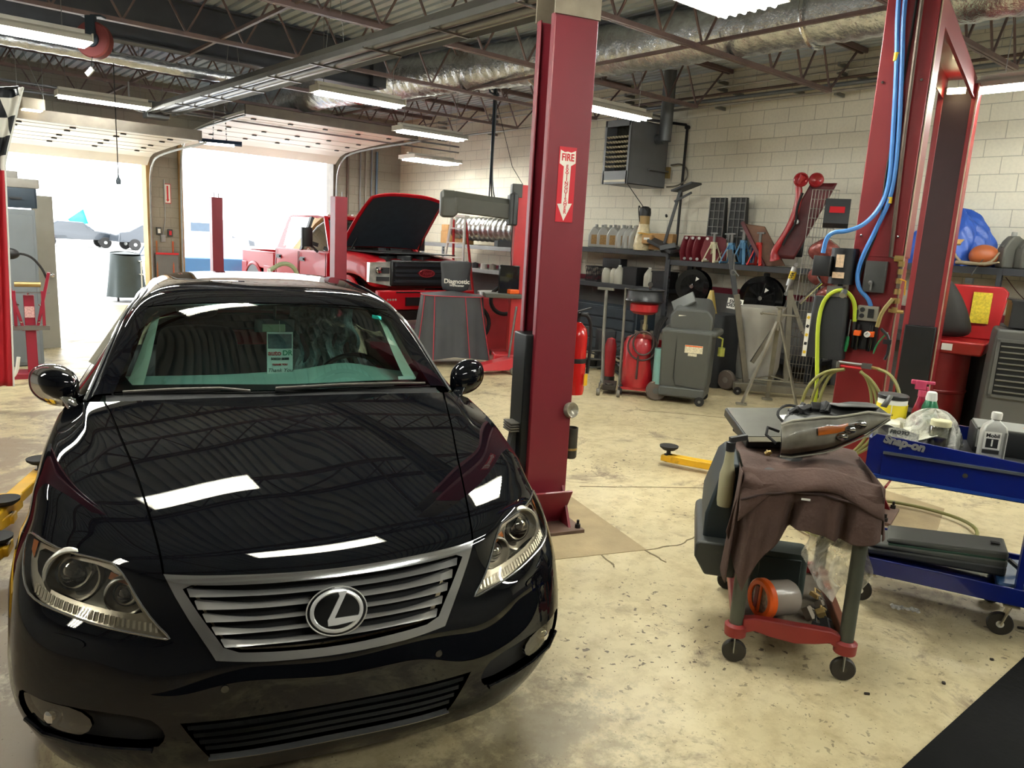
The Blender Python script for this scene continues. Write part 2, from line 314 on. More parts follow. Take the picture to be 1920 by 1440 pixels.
# corrugated steel deck, ribs running towards the doors
pr = []; x = -6.5; P_ = .152
while x < 10.3: pr += [(x, 4.5), (x+.094, 4.5), (x+.100, 4.575), (x+.146, 4.575)]; x += P_
dk = MB(); dk.add([(a, -6.1, z) for a, z in pr]+[(a, 17.2, z) for a, z in pr], [(i, i+1, i+1+len(pr), i+len(pr)) for i in range(len(pr)-1)])
deck_m = mat('roof_deck', 'c9d4de', .45, 0, .12, 1.5, dirt=('8a8a88', .25, 2.5))
struct(dk, 'ceiling', deck_m, smooth=0); struct(MB().box((2.0, 5.5, 4.66), (17.0, 23.4, .12)), 'roof_slab', mat('roof_felt', '3a3a3a', .9, 0, .1))
# floor patches of bare concrete round the lift bases, joints and the black mat
conc = mat('bare_concrete', '9c8a68', .75, 0, .15, 6, bump=.3, bscale=60, dirt=('7c6b50', .3, 4))
def slab(poly, name, m, h=.004): return struct(MB().prism(poly, h, off=-.001), name, m)
slab([(3.37, 2.68), (3.70, 3.84), (2.6, 4.17), (2.30, 3.05)], 'floor_patch', conc); slab([(5.40, 1.83), (5.88, 1.97), (6.0, 3.3), (4.75, 3.3), (4.60, 1.60)], 'floor_patch', conc)
crack = mat('joint_filler', '75684e', .9, 0, .1)
for pts in ([(3.85, 3.74), (4.55, 3.30), (5.5, 2.72), (6.6, 2.1)], [(3.37, 2.68), (3.62, 2.62), (3.9, 2.68)], [(3.1, 2.8), (3.02, 2.62)], [(3.36, 2.7), (3.33, 2.5)], [(6.3, 5.3), (6.9, 4.6), (7.6, 4.1)], [(4.7, 1.5), (5.4, .9), (5.9, .2)]):
    mb = MB()
    random.seed(int(pts[0][0]*99))
    for a, b in zip(pts, pts[1:]):
        n = 6; q = [Vector((a[0]+(b[0]-a[0])*i/n+random.uniform(-.008, .008)*(0 < i < n), a[1]+(b[1]-a[1])*i/n+random.uniform(-.008, .008)*(0 < i < n), .001)) for i in range(n+1)]
        for c, d in zip(q, q[1:]): mb.bar(c, d, random.uniform(.006, .012), .003)
    struct(mb, 'floor_crack', crack, smooth=0)
mt = MB().rbox((2.4, -.32, .006), (7.1, 2.40, .012), .02).build('floor_mat', mat('mat_rubber', '101010', .9, 0, .3, 3, bump=.3, dirt=('332d26', .2, 6), spec=.15))
tag(mt, 'large black rubber mat lying on the floor at bottom right', 'mat')
mt.scale = (1, 1, 1)
# ---- steel: joists across the room, bridging, girder
steelm = mat('joist_primer', '74605c', .5, .2, .18, 4, dirt=('54484a', .4, 3)); bluesteel = mat('girder_paint', '4a4d54', .55, .2, .1)
JY = [1.14+2.07*k for k in range(-2, 8)]
for Y in JY:
    od_ = ('tenth', 'ninth', 'eighth', 'seventh', 'sixth', 'fifth', 'fourth', 'third', 'second', 'first')[JY.index(Y)]
    j = thing('roof_joist', 'open-web steel roof joist, %s counted from the garage doors' % od_, 'joist', (0, Y, 0), group='open-web roof joists')
    e = 9.42
    ch = MB()
    for s in (-1, 1): ch.bar((-6.3, s*.02, 3.85), (e, s*.02, 3.85), .03, .045); 
    ch.build('bottom_chord', steelm, j, smooth=0)
    tc_ = MB()
    for s in (-1, 1): tc_.bar((-6.3, s*.03, 4.465), (10.18, s*.03, 4.465), .035, .06)
    tc_.build('top_chord', steelm, j, smooth=0)
    w_ = MB(); x = e; up_ = True
    w_.bar((e, 0, 3.86), (10.0, 0, 4.44), .022)
    while x > -6.2: 
        w_.bar((x, 0, 3.86), (x-.33, 0, 4.45), .02); w_.bar((x-.33, 0, 4.45), (x-.66, 0, 3.86), .02); x -= .66
    w_.build('web', steelm, j, smooth=0)
for X, z, wh_ in ((6.72, 3.88, 'nearest the block wall'), (3.2, 3.88, 'beside the radiant heater'), (-.2, 3.88, 'at far left')):
    b_ = MB().bar((X, -5.9, z), (X, 16.9, z), .035, .035).build('bridging_bar', steelm); tag(b_, 'thin steel bridging angle under the joists, the one %s' % wh_, 'bridging', 'bridging angles')
gd = MB().box((0, 10.75, 4.42), (13.0, .02, .42)).box((0, 10.75, 4.63), (13, .2, .02)).box((0, 10.75, 4.2), (13, .2, .02))
gd = MB(); 
for a in ((-6.3, 5.9),):
    gd.box(((a[0]+a[1])/2, 10.6, 4.18), (a[1]-a[0], .018, .60)).box(((a[0]+a[1])/2, 10.6, 4.47), (a[1]-a[0], .2, .02)).box(((a[0]+a[1])/2, 10.6, 3.88), (a[1]-a[0], .2, .02))
tag(gd.build('roof_girder', bluesteel), 'deep dark steel girder crossing under the deck at upper left', 'girder')
cl = MB().box((5.9, 10.6, 4.2), (.22, .22, .6)).build('girder_bracket', bluesteel); tag(cl, 'short dark steel bracket at the end of the roof girder', 'bracket')
# door side strongback lines
for z, r_ in ((3.72, .02), (3.60, .015)):
    p = MB().tube([(-6, 14.2, z), (10.0, 14.2, z)], r_, 6).build('ceiling_conduit', mat('conduit_gray', '77777a', .5, .4, .1)); tag(p, ('thicker' if z > 3.7 else 'thinner, lower')+' gray conduit running over the raised garage doors', 'conduit', 'conduits over the garage doors')
# ---- garage doors, rolled up under the roof
dpan = mat('door_panel_white', 'f2eee2', .5, 0, .05, 2, dirt=('c9a25a', .12, 1.2)); dedge = mat('door_edge_steel', '6b6358', .5, .3, .2); jam = mat('jamb_wood', 'b08e5c', .7, 0, .2, 3)
def gdoor(n, x0, x1, zi, zo, yi):
    o = MB(); k = 14; pts = []
    for i in range(k+1):
        t = i/k; y = yi+(16.86-yi)*t; z = zi+(zo-zi)*t*t; 
        if t > .86: z -= (t-.86)**2*9
        pts.append((y, z))
    secs = [[(x0, y, z), (x1, y, z), (x1, y, z+.045), (x0, y, z+.045)] for y, z in pts]
    d = MB().loft(secs).build('door_%d' % n, dpan, smooth=0); d['kind'] = 'structure'
    MB().box(((x0+x1)/2, yi-.02, zi+.06), (x1-x0, .05, .16)).build('door_rail', dedge, d)
    for j in range(1, 6):
        y, z = pts[int(j*k/6)]
        MB().box(((x0+x1)/2, y, z-.003), (x1-x0-.02, .008, .004)).build('panel_seam', mat('seam', 'b9b19c', .6, 0, .05), d)
        h = MB()
        for q in range(5): h.box((x0+(x1-x0)*(q+.5)/5, y, z-.012), (.08, .06, .02))
        h.build('hinges', mat('hinge', '3a3a38', .5, .5, .1), d)
    t = MB()
    for x in (x0-.04, x1+.04): t.tube([(x, yi-.1, zi-.05), (x, 16.2, zi-.10), (x, 16.7, zo-.15), (x, 16.88, zo-.6), (x, 16.9, .1)], .022, 6, smooth=2)
    t.build('door_track', zinc, d)
gdoor(1, .62, 4.22, 3.13, 3.02, 13.45); gdoor(2, 4.90, 8.34, 3.64, 3.46, 13.3)
for x, z, n in ((.60, 2.98, 'a'), (4.24, 2.98, 'b'), (4.88, 3.42, 'c'), (8.36, 3.42, 'd')):
    struct(MB().box((x, 17.1, z/2), (.07, .36, z)), 'door_jamb', jam if x < 5 else dedge, smooth=0)
# ---- outdoors, white with daylight
snow = mat('bright_apron', 'd9d6d0', .8, 0, .05, .5)
struct(MB().box((0, 77.2, -.06), (220, 120, .1)), 'ground_outside', snow, smooth=0)
# ---- lights
tube_m = mat('fluorescent_tube', 'f8faf4', .4, 0, 0, emit=TUBE); hous = mat('fixture_white', 'd6d2c4', .4, .1, .05)
def fixture(x, y, z, L, W, nt, lab, rz=0, m=tube_m, grp=None, hang=True):
    o = thing('fluorescent_light', lab, 'ceiling light', (x, y, z), rz, group=grp)
    h = MB().loft([[(s, -W/2, .0), (s, -W/2+.03, .05), (s, -W*.2, .08), (s, W*.2, .08), (s, W/2-.03, .05), (s, W/2, .0), (s, W/2-.02, .005), (s, W*.2, .06), (s, -W*.2, .06), (s, -W/2+.02, .005)] for s in (-L/2, L/2)], False); h.box((-L/2, 0, .035), (.012, W, .08)).box((L/2, 0, .035), (.012, W, .08)).box((0, 0, .10), (L*.96, .08, .04)).build('housing', hous, o, smooth=0)
    for k in range(nt):
        yy = (k-(nt-1)/2)*(W*.82/max(1, nt)); MB().cyl((-L/2+.03, yy, -.02), (L/2-.03, yy, -.02), .0135, n=8).build('tube', m, o)
    if hang:
        for s in (-1, 1): MB().tube([(s*L*.4, 0, .12), (s*L*.4, 0, max(.3, 4.4-z))], .004, 4).build('hanger', steel, o)
    return o
fixture(.55, 8.72, 3.42, 2.3, .30, 3, 'bright long fluorescent light at the upper left corner')
fixture(2.64, 12.75, 3.42, 1.22, .24, 2, 'fluorescent strip light above the left garage door')
fixture(4.80, 9.05, 3.42, 1.22, .26, 2, 'fluorescent strip hung beyond the radiant heater over the truck bay')
fixture(7.22, 11.08, 3.42, 1.30, .34, 2, 'fluorescent strip light hung above the raised truck hood')
fixture(8.78, 13.45, 3.26, 1.15, .62, 5, 'square high-bay fluorescent light over the shelves by the far corner')
fixture(7.22, 6.93, 3.42, 1.22, .26, 2, 'fluorescent strip light in front of the gray unit heater')
fixture(4.42, 3.50, 3.52, 1.22, .60, 6, 'six-tube high-bay light at the top edge beside the foil duct')
fixture(8.18, 1.9, 3.42, 2.4, .26, 2, 'long fluorescent light near the top right corner by the wall', R(90))
for x, y, l_ in ((1.5, 2.7, 'low on the hood'), (1.3, 5.0, 'high on the hood and windshield')): fixture(x, y, 3.62, 1.22, .40, 4, 'four-tube high-bay light mirrored '+l_, grp='high-bay lights over the sedan')
for x, y, l_ in ((-3.2, 3.0, 'to the left of the sedan'), (5.6, -.9, 'over the black mat'), (-2.5, 9.5, 'over the far left bay'), (1.5, -2.5, 'behind the viewer'), (7.6, -2.6, 'added in the near corner to brighten the block wall')): fixture(x, y, 3.62, 2.4, .40, 3, 'long fluorescent light outside the picture '+l_, grp='ceiling lights outside the picture')  # near-corner fixture is added out of view to brighten the block wall
# ================= the black sedan =================
CAR = thing('sedan', 'black luxury sedan parked nose-on with a chrome slatted grille', 'car', (.9395, 1.853, 0), R(-17.087))
def m_paint():
    m = bpy.data.materials.new('car_paint'); m.use_nodes = True; N = m.node_tree.nodes; Lk = m.node_tree.links
    for n in list(N): N.remove(n)
    o = N.new('ShaderNodeOutputMaterial'); d = N.new('ShaderNodeBsdfDiffuse'); g = N.new('ShaderNodeBsdfGlossy'); f = N.new('ShaderNodeFresnel'); x = N.new('ShaderNodeMixShader')
    d.inputs[0].default_value = (.0025, .003, .0045, 1); g.inputs['Roughness'].default_value = .012; f.inputs[0].default_value = 1.52
    Lk.new(f.outputs[0], x.inputs[0]); Lk.new(d.outputs[0], x.inputs[1]); Lk.new(g.outputs[0], x.inputs[2]); Lk.new(x.outputs[0], o.inputs[0]); return m
paint = m_paint(); shutblack = mat('shut_line_black', '050505', .8, 0, 0); glossblack = mat('gloss_black', '08090a', .12, 0, 0, coat=.6)
def smooth_poly(P, it=2):
    for _ in range(it):
        Q = []
        for i in range(len(P)):
            a, b = P[i], P[(i+1) % len(P)]; Q += [(a[0]*.75+b[0]*.25, a[1]*.75+b[1]*.25), (a[0]*.25+b[0]*.75, a[1]*.25+b[1]*.75)]
        P = Q
    return P
def dens(P, step=.12):
    Q = []
    for i in range(len(P)):
        a, b = P[i], P[(i+1) % len(P)]; n = max(1, int(math.hypot(b[0]-a[0], b[1]-a[1])/step)); Q += [(a[0]+(b[0]-a[0])*k/n, a[1]+(b[1]-a[1])*k/n) for k in range(n)]
    return Q
def inside(P, x, y):
    c = False; n = len(P)
    for i in range(n):
        x1, y1 = P[i]; x2, y2 = P[i-1]
        if (y1 > y) != (y2 > y) and x < (x2-x1)*(y-y1)/(y2-y1)+x1: c = not c
    return c
def panel(name, S, outer, holes, m, parent, off=0., res=.1, flange=0.02, uc=6, lab=None, flip=1, hflange=None):
    """piece of the surface S cut along outlines given in its own (u,v), with exact smooth normals and turned-in edges"""
    outer = dens(outer); holes = [dens(h) for h in holes]; loops = [outer]+holes
    V = []; Ed = []
    for L in loops:
        b = len(V); V += [Vector(p) for p in L]; Ed += [(b+i, b+(i+1) % len(L)) for i in range(len(L))]
    us = [p[0] for p in outer]; vs = [p[1] for p in outer]
    for i in range(int((max(us)-min(us))/res)+1):
        for j in range(int((max(vs)-min(vs))/res)+1):
            x, y = min(us)+i*res+.001, min(vs)+j*res+.0013
            if inside(outer, x, y) and not any(inside(h, x, y) for h in holes): V.append(Vector((x, y)))
    rv, re, rf, ov, oe, of_ = delaunay_2d_cdt(V, Ed, [], 0, 1e-5)
    F = []
    for f in rf:
        cx = sum(rv[i][0] for i in f)/len(f); cy = sum(rv[i][1] for i in f)/len(f)
        if inside(outer, cx, cy) and not any(inside(h, cx, cy) for h in holes): F.append(tuple(f))
    A = np.array([(p[0]+uc, p[1]) for p in rv]); P = S.ev(A[:, 0], A[:, 1]); N = S.nrm(A[:, 0], A[:, 1])*flip; P = P+N*off
    pts = [tuple(p) for p in P]; nr = [tuple(n) for n in N]
    if flange:
        for L in loops:
            B = np.array([(p[0]+uc, p[1]) for p in L]); Q = S.ev(B[:, 0], B[:, 1])+S.nrm(B[:, 0], B[:, 1])*off*flip; M_ = S.nrm(B[:, 0], B[:, 1])*flip; b = len(pts)
            fl = flange if (L is outer or hflange is None) else hflange
            pts += [tuple(p) for p in Q]+[tuple(p) for p in Q-M_*fl]; n = len(L)
            cen = Q.mean(0)
            for i in range(n):
                t = Q[(i+1) % n]-Q[i]; s_ = np.cross(t, M_[i]); nr.append(tuple(s_/(np.linalg.norm(s_)+1e-9)))
            nr += nr[-n:]
            F += [(b+i, b+(i+1) % n, b+n+(i+1) % n, b+n+i) for i in range(n)]
    me = bpy.data.meshes.new(name); me.from_pydata(pts, [], F); me.update()
    me.polygons.foreach_set('use_smooth', [True]*len(me.polygons)); me.normals_split_custom_set_from_vertices(nr)
    me.materials.append(m); o = bpy.data.objects.new(name, me); COL.objects.link(o); o.parent = parent
    if lab: o['label'] = lab
    return o
def S_(u, v, off=0., S=nose, uc=6):
    a, b = np.array([u+uc]), np.array([v]); return Vector(S.ev(a, b)[0]+S.nrm(a, b)[0]*off)
def mir(P): return [(-x, y) for x, y in P[::-1]]
HL = smooth_poly([(5.0, 6.14), (4.4, 6.09), (3.8, 6.01), (2.95, 6.05), (2.84, 6.0), (2.66, 5.7), (2.45, 5.08), (2.2, 4.45), (1.97, 3.95), (2.05, 3.93), (2.55, 4.12), (3.02, 4.27), (3.65, 4.44), (4.12, 4.5), (4.5, 4.63), (4.77, 5.05), (4.98, 5.6)], 1)
GO = [(1.99, 6.0), (1.0, 6.02), (0, 6.03), (-1.0, 6.02), (-1.99, 6.0), (-1.86, 5.3), (-1.70, 4.55), (-1.55, 3.95), (-1.39, 3.37), (-.8, 3.32), (0, 3.31), (.8, 3.32), (1.39, 3.37), (1.55, 3.95), (1.70, 4.55), (1.86, 5.3)]
GI = smooth_poly(dens([(1.77, 5.70), (0, 5.77), (-1.77, 5.70), (-1.52, 4.6), (-1.25, 3.6), (0, 3.53), (1.25, 3.6), (1.52, 4.6)], .5), 1)
LG = [(1.9, 1.98), (0, 1.98), (-1.9, 1.98), (-1.7, 1.5), (-1.5, .98), (0, .96), (1.5, .98), (1.7, 1.5)]
FG = smooth_poly([(4.45, 2.24), (4.1, 2.25), (3.25, 2.22), (2.35, 2.12), (2.15, 1.9), (2.1, 1.65), (2.25, 1.38), (3.4, 1.48), (4.0, 1.50), (4.4, 1.66), (4.58, 1.95)], 1)
rim = [(-6, 0), (6, 0), (6, 5.985), (-6, 5.985)]
bump_ = panel('front_bumper', nose, [(-6, 0.0), (6, 0.0), (6, 5.99), (2.9, 5.99), (1.99, 5.99), (-1.99, 5.99), (-2.9, 5.99), (-6, 5.99)], [[(x, min(y, 5.985)) for x, y in GO], [(x, min(y, 5.986)) for x, y in HL], mir([(x, min(y, 5.986)) for x, y in HL]), LG, FG, mir(FG)], paint, CAR, flange=.02, hflange=.03)
panel('hood', nose, [(-1.975, 6.03), (1.975, 6.03), (1.975, 11.99), (-1.975, 11.99)], [], paint, CAR, res=.08, flange=.012)
HLup = [(x, y) for x, y in HL if y > 5.97]
for s in (1, -1):
    o_ = [(2.01, 6.0), (2.8, 6.0)]+[(x, max(y, 6.0)) for x, y in sorted(HLup) if x > 2.8]+[(5.2, 6.0), (6, 6.0), (6, 12), (2.01, 12)]
    panel('fender', nose, o_ if s > 0 else mir(o_), [], paint, CAR, res=.08, flange=.012)
panel('inner_body', nose, [(-5.9, .1), (5.9, .1), (5.9, 11.9), (-5.9, 11.9)], [[(1.9, 5.9), (-1.9, 5.9), (-1.3, 3.4), (1.3, 3.4)]]+[smooth_poly(h, 0) for h in (HL, mir(HL))], shutblack, CAR, off=-.03, res=.3, flange=0)
# ---- grille
chr_g = mat('grille_chrome', 'd2d2d2', .13, .92, 0); slat_m = mat('grille_slat_silver', 'cfcdc8', .32, .5, .0)
gr = panel('grille', nose, dens(GI), [], shutblack, CAR, off=-.07, res=.3, flange=0)
GOs = [(x*.995, y) for x, y in GO]
fr = panel('grille_frame', nose, GOs, [GI], chr_g, gr, off=.008, res=.08, flange=.03, hflange=.05, lab='polished chrome grille surround')
def strip(name, S, pts, prof, m, parent, uc=6):
    """bar swept along (u,v) points; prof = list of (dv, off) making its cross section"""
    mb = MB(); secs = []
    for k, (u, v) in enumerate(pts):
        secs.append([S_(u, v+dv*(sc if (sc := 1.0) else 1), off, S, uc) for dv, off in (prof(k/(len(pts)-1)) if callable(prof) else prof)])
    mb.loft(secs); return mb.build(name, m, parent, smooth=50)
for k, v in enumerate((5.42, 5.02, 4.62, 4.22, 3.83)):
    hw = np.interp(v, [3.6, 4.6, 5.7], [1.245, 1.515, 1.765])+.03
    n = 40; pts = [(-hw+2*hw*i/n, v+.0) for i in range(n+1)]
    def prof(t, hw=hw):
        e = abs(t*2-1); w = .058+.075*max(0, (e-.55)/.45)**1.3
        return [(-w, -.006), (w, -.02), (w, -.05), (-w, -.045)]
    strip('slat', nose, pts, prof, slat_m, gr)
# emblem
ec = S_(0, 4.60, .006); en = Vector(nose.nrm(np.array([6.]), np.array([4.6]))[0])
if en.y > 0: en = -en
ex = Vector((1, 0, 0)); ey = en.cross(ex).normalized(); ey = ey if ey.z > 0 else -ey
def epl(x, y, d): return tuple(ec+ex*x+ey*y+en*d)
EW, EH = .088, .070
em = MB().grid(lambda u, v: epl(EW*v*math.cos(2*PI*u), EH*v*math.sin(2*PI*u), .004+.006*(1-v*v)), 48, 5, True)
em.loft([[epl(EW*math.cos(2*PI*i/48), EH*math.sin(2*PI*i/48), d) for i in range(48)] for d in (-.03, .004)]); emb = em.build('emblem', glossblack, gr, lab := 40)
MB().tube([epl(EW*math.cos(2*PI*i/48), EH*math.sin(2*PI*i/48), .004) for i in range(48)], .0022, 8, True).build('emblem_rim', slat_m, emb)
MB().loft([[epl((EW*.83+dx)*math.cos(t), (EH*.83+dx)*math.sin(t), dz) for dx, dz in ((-.007, .006), (-.003, .0105), (.003, .0095), (.006, .004))] for t in [2*PI*i/48 for i in range(49)]], False).build('emblem_ring', mat('bright_chrome', 'f0f0ee', .2, .45, 0), emb)
Lp = [(.06, .80), (.37, .80), (-.10, -.28), (.80, -.28), (.62, -.50), (-.02, -.58), (-.32, -.58), (-.33, -.34), (.10, .60)]
Lm = MB(); n = len(Lp); Lm.add([epl(EW*x, EH*y, .008) for x, y in Lp]+[epl(EW*x*.97, EH*(y*.97), .0135) for x, y in Lp], [tuple(range(n, 2*n))]+[(i, (i+1) % n, (i+1) % n+n, i+n) for i in range(n)]); Lm.build('emblem_letter', mat('bright_chrome', 'f0f0ee', .2, .45, 0), emb)
# ---- lower grille and fog intakes
lg = panel('lower_grille', nose, LG, [], shutblack, CAR, off=-.05, res=.3, flange=0)
for v in (1.18, 1.38, 1.58, 1.78):
    hw = 1.5+(v-.98)*.4; strip('grille_bar', nose, [(-hw+2*hw*i/30, v) for i in range(31)], [(-.035, -.012), (.035, -.018), (.035, -.04), (-.035, -.04)], glossblack, lg)
strip('lip_trim', nose, [(-1.52+3.04*i/30, .95) for i in range(31)], [(-.05, .004), (.03, .008), (.05, -.01), (-.05, -.01)], chr_g, lg)
lensg = glassy('lamp_cover', 'fffaf0', .04, ior=1.45)
for s in (1, -1):
    f = panel('fog_intake', nose, FG if s > 0 else mir(FG), [], shutblack, CAR, off=-.04, res=.3, flange=0)
    fl = smooth_poly([(4.42, 2.2), (3.9, 2.2), (3.35, 2.17), (3.12, 1.95), (3.25, 1.66), (3.6, 1.54), (4.0, 1.56), (4.36, 1.7), (4.52, 1.95)], 1); fl = fl if s > 0 else mir(fl)
    panel('fog_lamp_bowl', nose, fl, [], mat('fog_bowl', '7c7868', .3, .5, .2, 9), f, off=-.032, res=.15, flange=0)
    panel('fog_lamp_lens', nose, fl, [], glassy('fog_cover', 'd8d2bc', .10, .06), f, off=-.008, res=.12, flange=.01)
    MB().sphere(tuple(S_(s*3.85, 1.85, -.026)), (.03, .02, .03), 14, 8).build('fog_lamp_bulb', chrome, f)
    MB().tube([S_(s*u, v, .004) for u, v in ((2.3, 1.36), (2.9, 1.40), (3.4, 1.45), (4.0, 1.48), (4.4, 1.64))], .007, 6).build('intake_lip', paint, f)
    w = S_(s*3.52, 3.64, .002); wp = [(3.22, 3.42), (3.82, 3.48), (3.82, 3.82), (3.22, 3.78)]
    wp = smooth_poly(wp, 2); panel('washer_cover', nose, wp if s > 0 else mir(wp), [], paint, CAR, off=.004, res=.1, flange=.006)
    q = S_(s*1.29, 2.67, .001); MB().lathe([(0, -.002), (.011, -.002), (.012, .002)], q, 'y', 16).build('parking_sensor', glossblack, CAR)
# ---- headlamps
bezel = mat('lamp_bezel', '4a4a46', .25, .7, .05); refl = mat('lamp_reflector', 'dedace', .28, .55, 0); amber = mat('amber_reflector', 'c8783c', .3, 0, 0, coat=.5)
plens = glassy('projector_glass', 'dfe6ea', .16, ior=1.6)
for s in (1, -1):
    H_ = HL if s > 0 else mir(HL)
    h = panel('headlamp', nose, H_, [], bezel, CAR, off=-.075, res=.15, flange=0, lab='clear headlamp with two round projector lenses')
    panel('lamp_surround', nose, H_, [smooth_poly([(s*x, y) for x, y in ([(4.65, 5.85), (3.9, 5.85), (3.1, 5.85), (2.8, 5.5), (2.55, 4.95), (2.4, 4.62), (3.1, 4.75), (3.7, 4.86), (4.2, 4.95), (4.6, 5.25)] if s > 0 else [(4.65, 5.85), (3.9, 5.85), (3.1, 5.85), (2.8, 5.5), (2.55, 4.95), (2.4, 4.62), (3.1, 4.75), (3.7, 4.86), (4.2, 4.95), (4.6, 5.25)][::-1])], 1)], refl, h, off=-.022, res=.08, flange=.004, hflange=.05)
    panel('lamp_lens', nose, H_, [], lensg, h, off=.002, res=.1, flange=.012)
    MB().tube([S_(u, v, .001) for u, v in dens(H_, .3)], .0035, 6, True).build('lamp_seal', mat('seal_chrome', '9a9a98', .2, .9, 0), h)
    for (u, v, r_, nm, dp) in ((3.79, 5.44, .074, 'main_beam_projector', -.045), (2.80, 5.15, .052, 'high_beam_projector', -.04)):
        c = S_(s*u, v, dp); rot = (R(90-4), 0, R(s*12))
        p = MB().at(c, rot).lathe([(r_*1.14, -.03), (r_*1.12, .018), (r_*1.05, .026), (r_*.97, .022), (r_*.9, .0), (r_*.72, -.014)], n=36).build(nm, refl, h)
        MB().at(c, rot).lathe([(0, -.016), (r_*.76, -.016)], n=30).build('projector_bowl', mat('projector_dark', '7c7f80', .12, .9, 0), p)
        MB().at(c, rot).lathe([(0, .030), (r_*.3, .027), (r_*.55, .015), (r_*.70, -.008)], n=30).build('projector_lens', plens, p)
        MB().at(c, rot).lathe([(r_*.69, -.008), (r_*.74, .002), (r_*.79, -.008)], n=30).build('projector_ring', chrome, p)
    for k in range(26):   # fine optic ribs along the lower strip
        t = k/25; u = 4.35-2.15*t; a = S_(s*u, np.interp(u, [2.2, 3.0, 3.65, 4.12, 4.4], [4.12, 4.36, 4.52, 4.60, 4.68]), -.014); b = S_(s*u, np.interp(u, [2.2, 3.0, 3.65, 4.12, 4.4], [4.38, 4.60, 4.74, 4.84, 4.92]), -.014)
        if k == 0: rb = MB()
        rb.bar(a, b, .006, .006)
    rb.build('optic_ribs', refl, h)
    am = [(3.0, 5.72), (2.78, 5.62), (2.68, 5.42), (3.05, 5.5)]; panel('amber_marker', nose, [(s*x, y) for x, y in (am if s > 0 else am[::-1])], [], amber, h, off=-.016, res=.1, flange=.003)
    am = [(4.95, 5.95), (4.7, 5.95), (4.7, 5.45), (4.9, 5.6)]; panel('amber_side_marker', nose, [(s*x, y) for x, y in (am if s > 0 else am[::-1])], [], amber, h, off=-.016, res=.1, flange=.003)
# ---- greenhouse and tail
GH = [
[(0,1.38,1.05),(.36,1.41,1.05),(.705,1.50,1.036),(.785,1.50,1.025),(.812,1.52,1.00),(.875,1.55,.965),(.915,1.56,.93)],
[(0,1.62,1.232),(.33,1.64,1.228),(.645,1.73,1.192),(.728,1.75,1.172),(.760,1.77,1.14),(.845,1.80,1.04),(.920,1.82,.94)],
[(0,1.87,1.398),(.30,1.89,1.394),(.585,1.97,1.362),(.665,2.02,1.33),(.70,2.05,1.295),(.81,2.06,1.11),(.925,2.07,.945)],
[(0,2.15,1.458),(.29,2.17,1.454),(.545,2.25,1.430),(.625,2.29,1.392),(.668,2.32,1.345),(.795,2.32,1.14),(.928,2.32,.95)],
[(0,2.6,1.479),(.29,2.6,1.475),(.545,2.62,1.448),(.62,2.64,1.412),(.668,2.65,1.36),(.79,2.65,1.15),(.93,2.65,.955)],
[(0,3.1,1.482),(.29,3.1,1.477),(.54,3.1,1.450),(.615,3.1,1.408),(.662,3.1,1.355),(.785,3.1,1.15),(.925,3.1,.96)],
[(0,3.5,1.42),(.29,3.5,1.414),(.52,3.5,1.388),(.60,3.5,1.355),(.648,3.5,1.305),(.77,3.5,1.13),(.915,3.5,.965)],
[(0,3.88,1.27),(.3,3.88,1.265),(.53,3.9,1.238),(.605,3.92,1.21),(.65,3.93,1.165),(.755,3.93,1.06),(.90,3.9,.965)],
[(0,4.24,1.12),(.33,4.24,1.115),(.58,4.26,1.09),(.66,4.28,1.07),(.715,4.3,1.045),(.80,4.3,1.01),(.885,4.28,.965)]]
green = Spline2(mirror_lattice(GH))
TL = [
[(0,4.24,1.12),(.3,4.24,1.115),(.62,4.28,1.085),(.80,4.3,1.02),(.885,4.3,.96),(.93,4.3,.75),(.92,4.3,.4),(.87,4.3,.24)],
[(0,4.55,1.085),(.3,4.55,1.08),(.6,4.56,1.06),(.77,4.56,1.0),(.865,4.56,.93),(.915,4.56,.75),(.91,4.56,.42),(.86,4.56,.26)],
[(0,4.88,1.06),(.28,4.88,1.055),(.55,4.86,1.03),(.72,4.82,.98),(.80,4.8,.91),(.87,4.8,.74),(.87,4.8,.44),(.83,4.8,.30)],
[(0,5.0,.95),(.26,5.0,.945),(.5,4.98,.93),(.66,4.92,.89),(.74,4.9,.83),(.80,4.9,.68),(.80,4.9,.46),(.76,4.88,.34)],
[(0,5.05,.62),(.24,5.05,.62),(.46,5.03,.61),(.62,4.98,.60),(.70,4.95,.57),(.75,4.95,.52),(.75,4.94,.42),(.72,4.92,.34)],
[(0,5.0,.32),(.2,5.0,.32),(.4,4.98,.32),(.55,4.95,.32),(.63,4.93,.32),(.68,4.93,.32),(.70,4.92,.31),(.70,4.9,.30)]]
tail = Spline2(mirror_lattice(TL))
SD = [[(.918,1.45,.93),(.936,1.45,.80),(.940,1.45,.55),(.93,1.45,.36),(.88,1.45,.22)]]+[[(.918+d,y,z0),(.940+d,y,.80),(.945+d,y,.55),(.93+d,y,.36),(.88+d,y,.22)] for y,d,z0 in ((1.9,.004,.945),(2.4,.01,.955),(2.9,.01,.96),(3.5,.0,.965))]+[[(.885,4.3,.96),(.93,4.3,.75),(.93,4.3,.6),(.92,4.3,.42),(.87,4.3,.24)]]
for r_ in SD: pass
side = Spline2(SD)
rectp = lambda a, b, c, d: [(a, c), (b, c), (b, d), (a, d)]
wsg = glassy('windshield_glass', (.72, .84, .82), .05, ior=1.5); tint = glassy('tinted_glass', (.35, .4, .4), .08)
panel('windshield', green, rectp(-2, 2, .03, 1.98), [], wsg, CAR, res=.12, flange=.004)
frit = mat('black_frit', '06070a', .15, 0, 0, coat=.5)
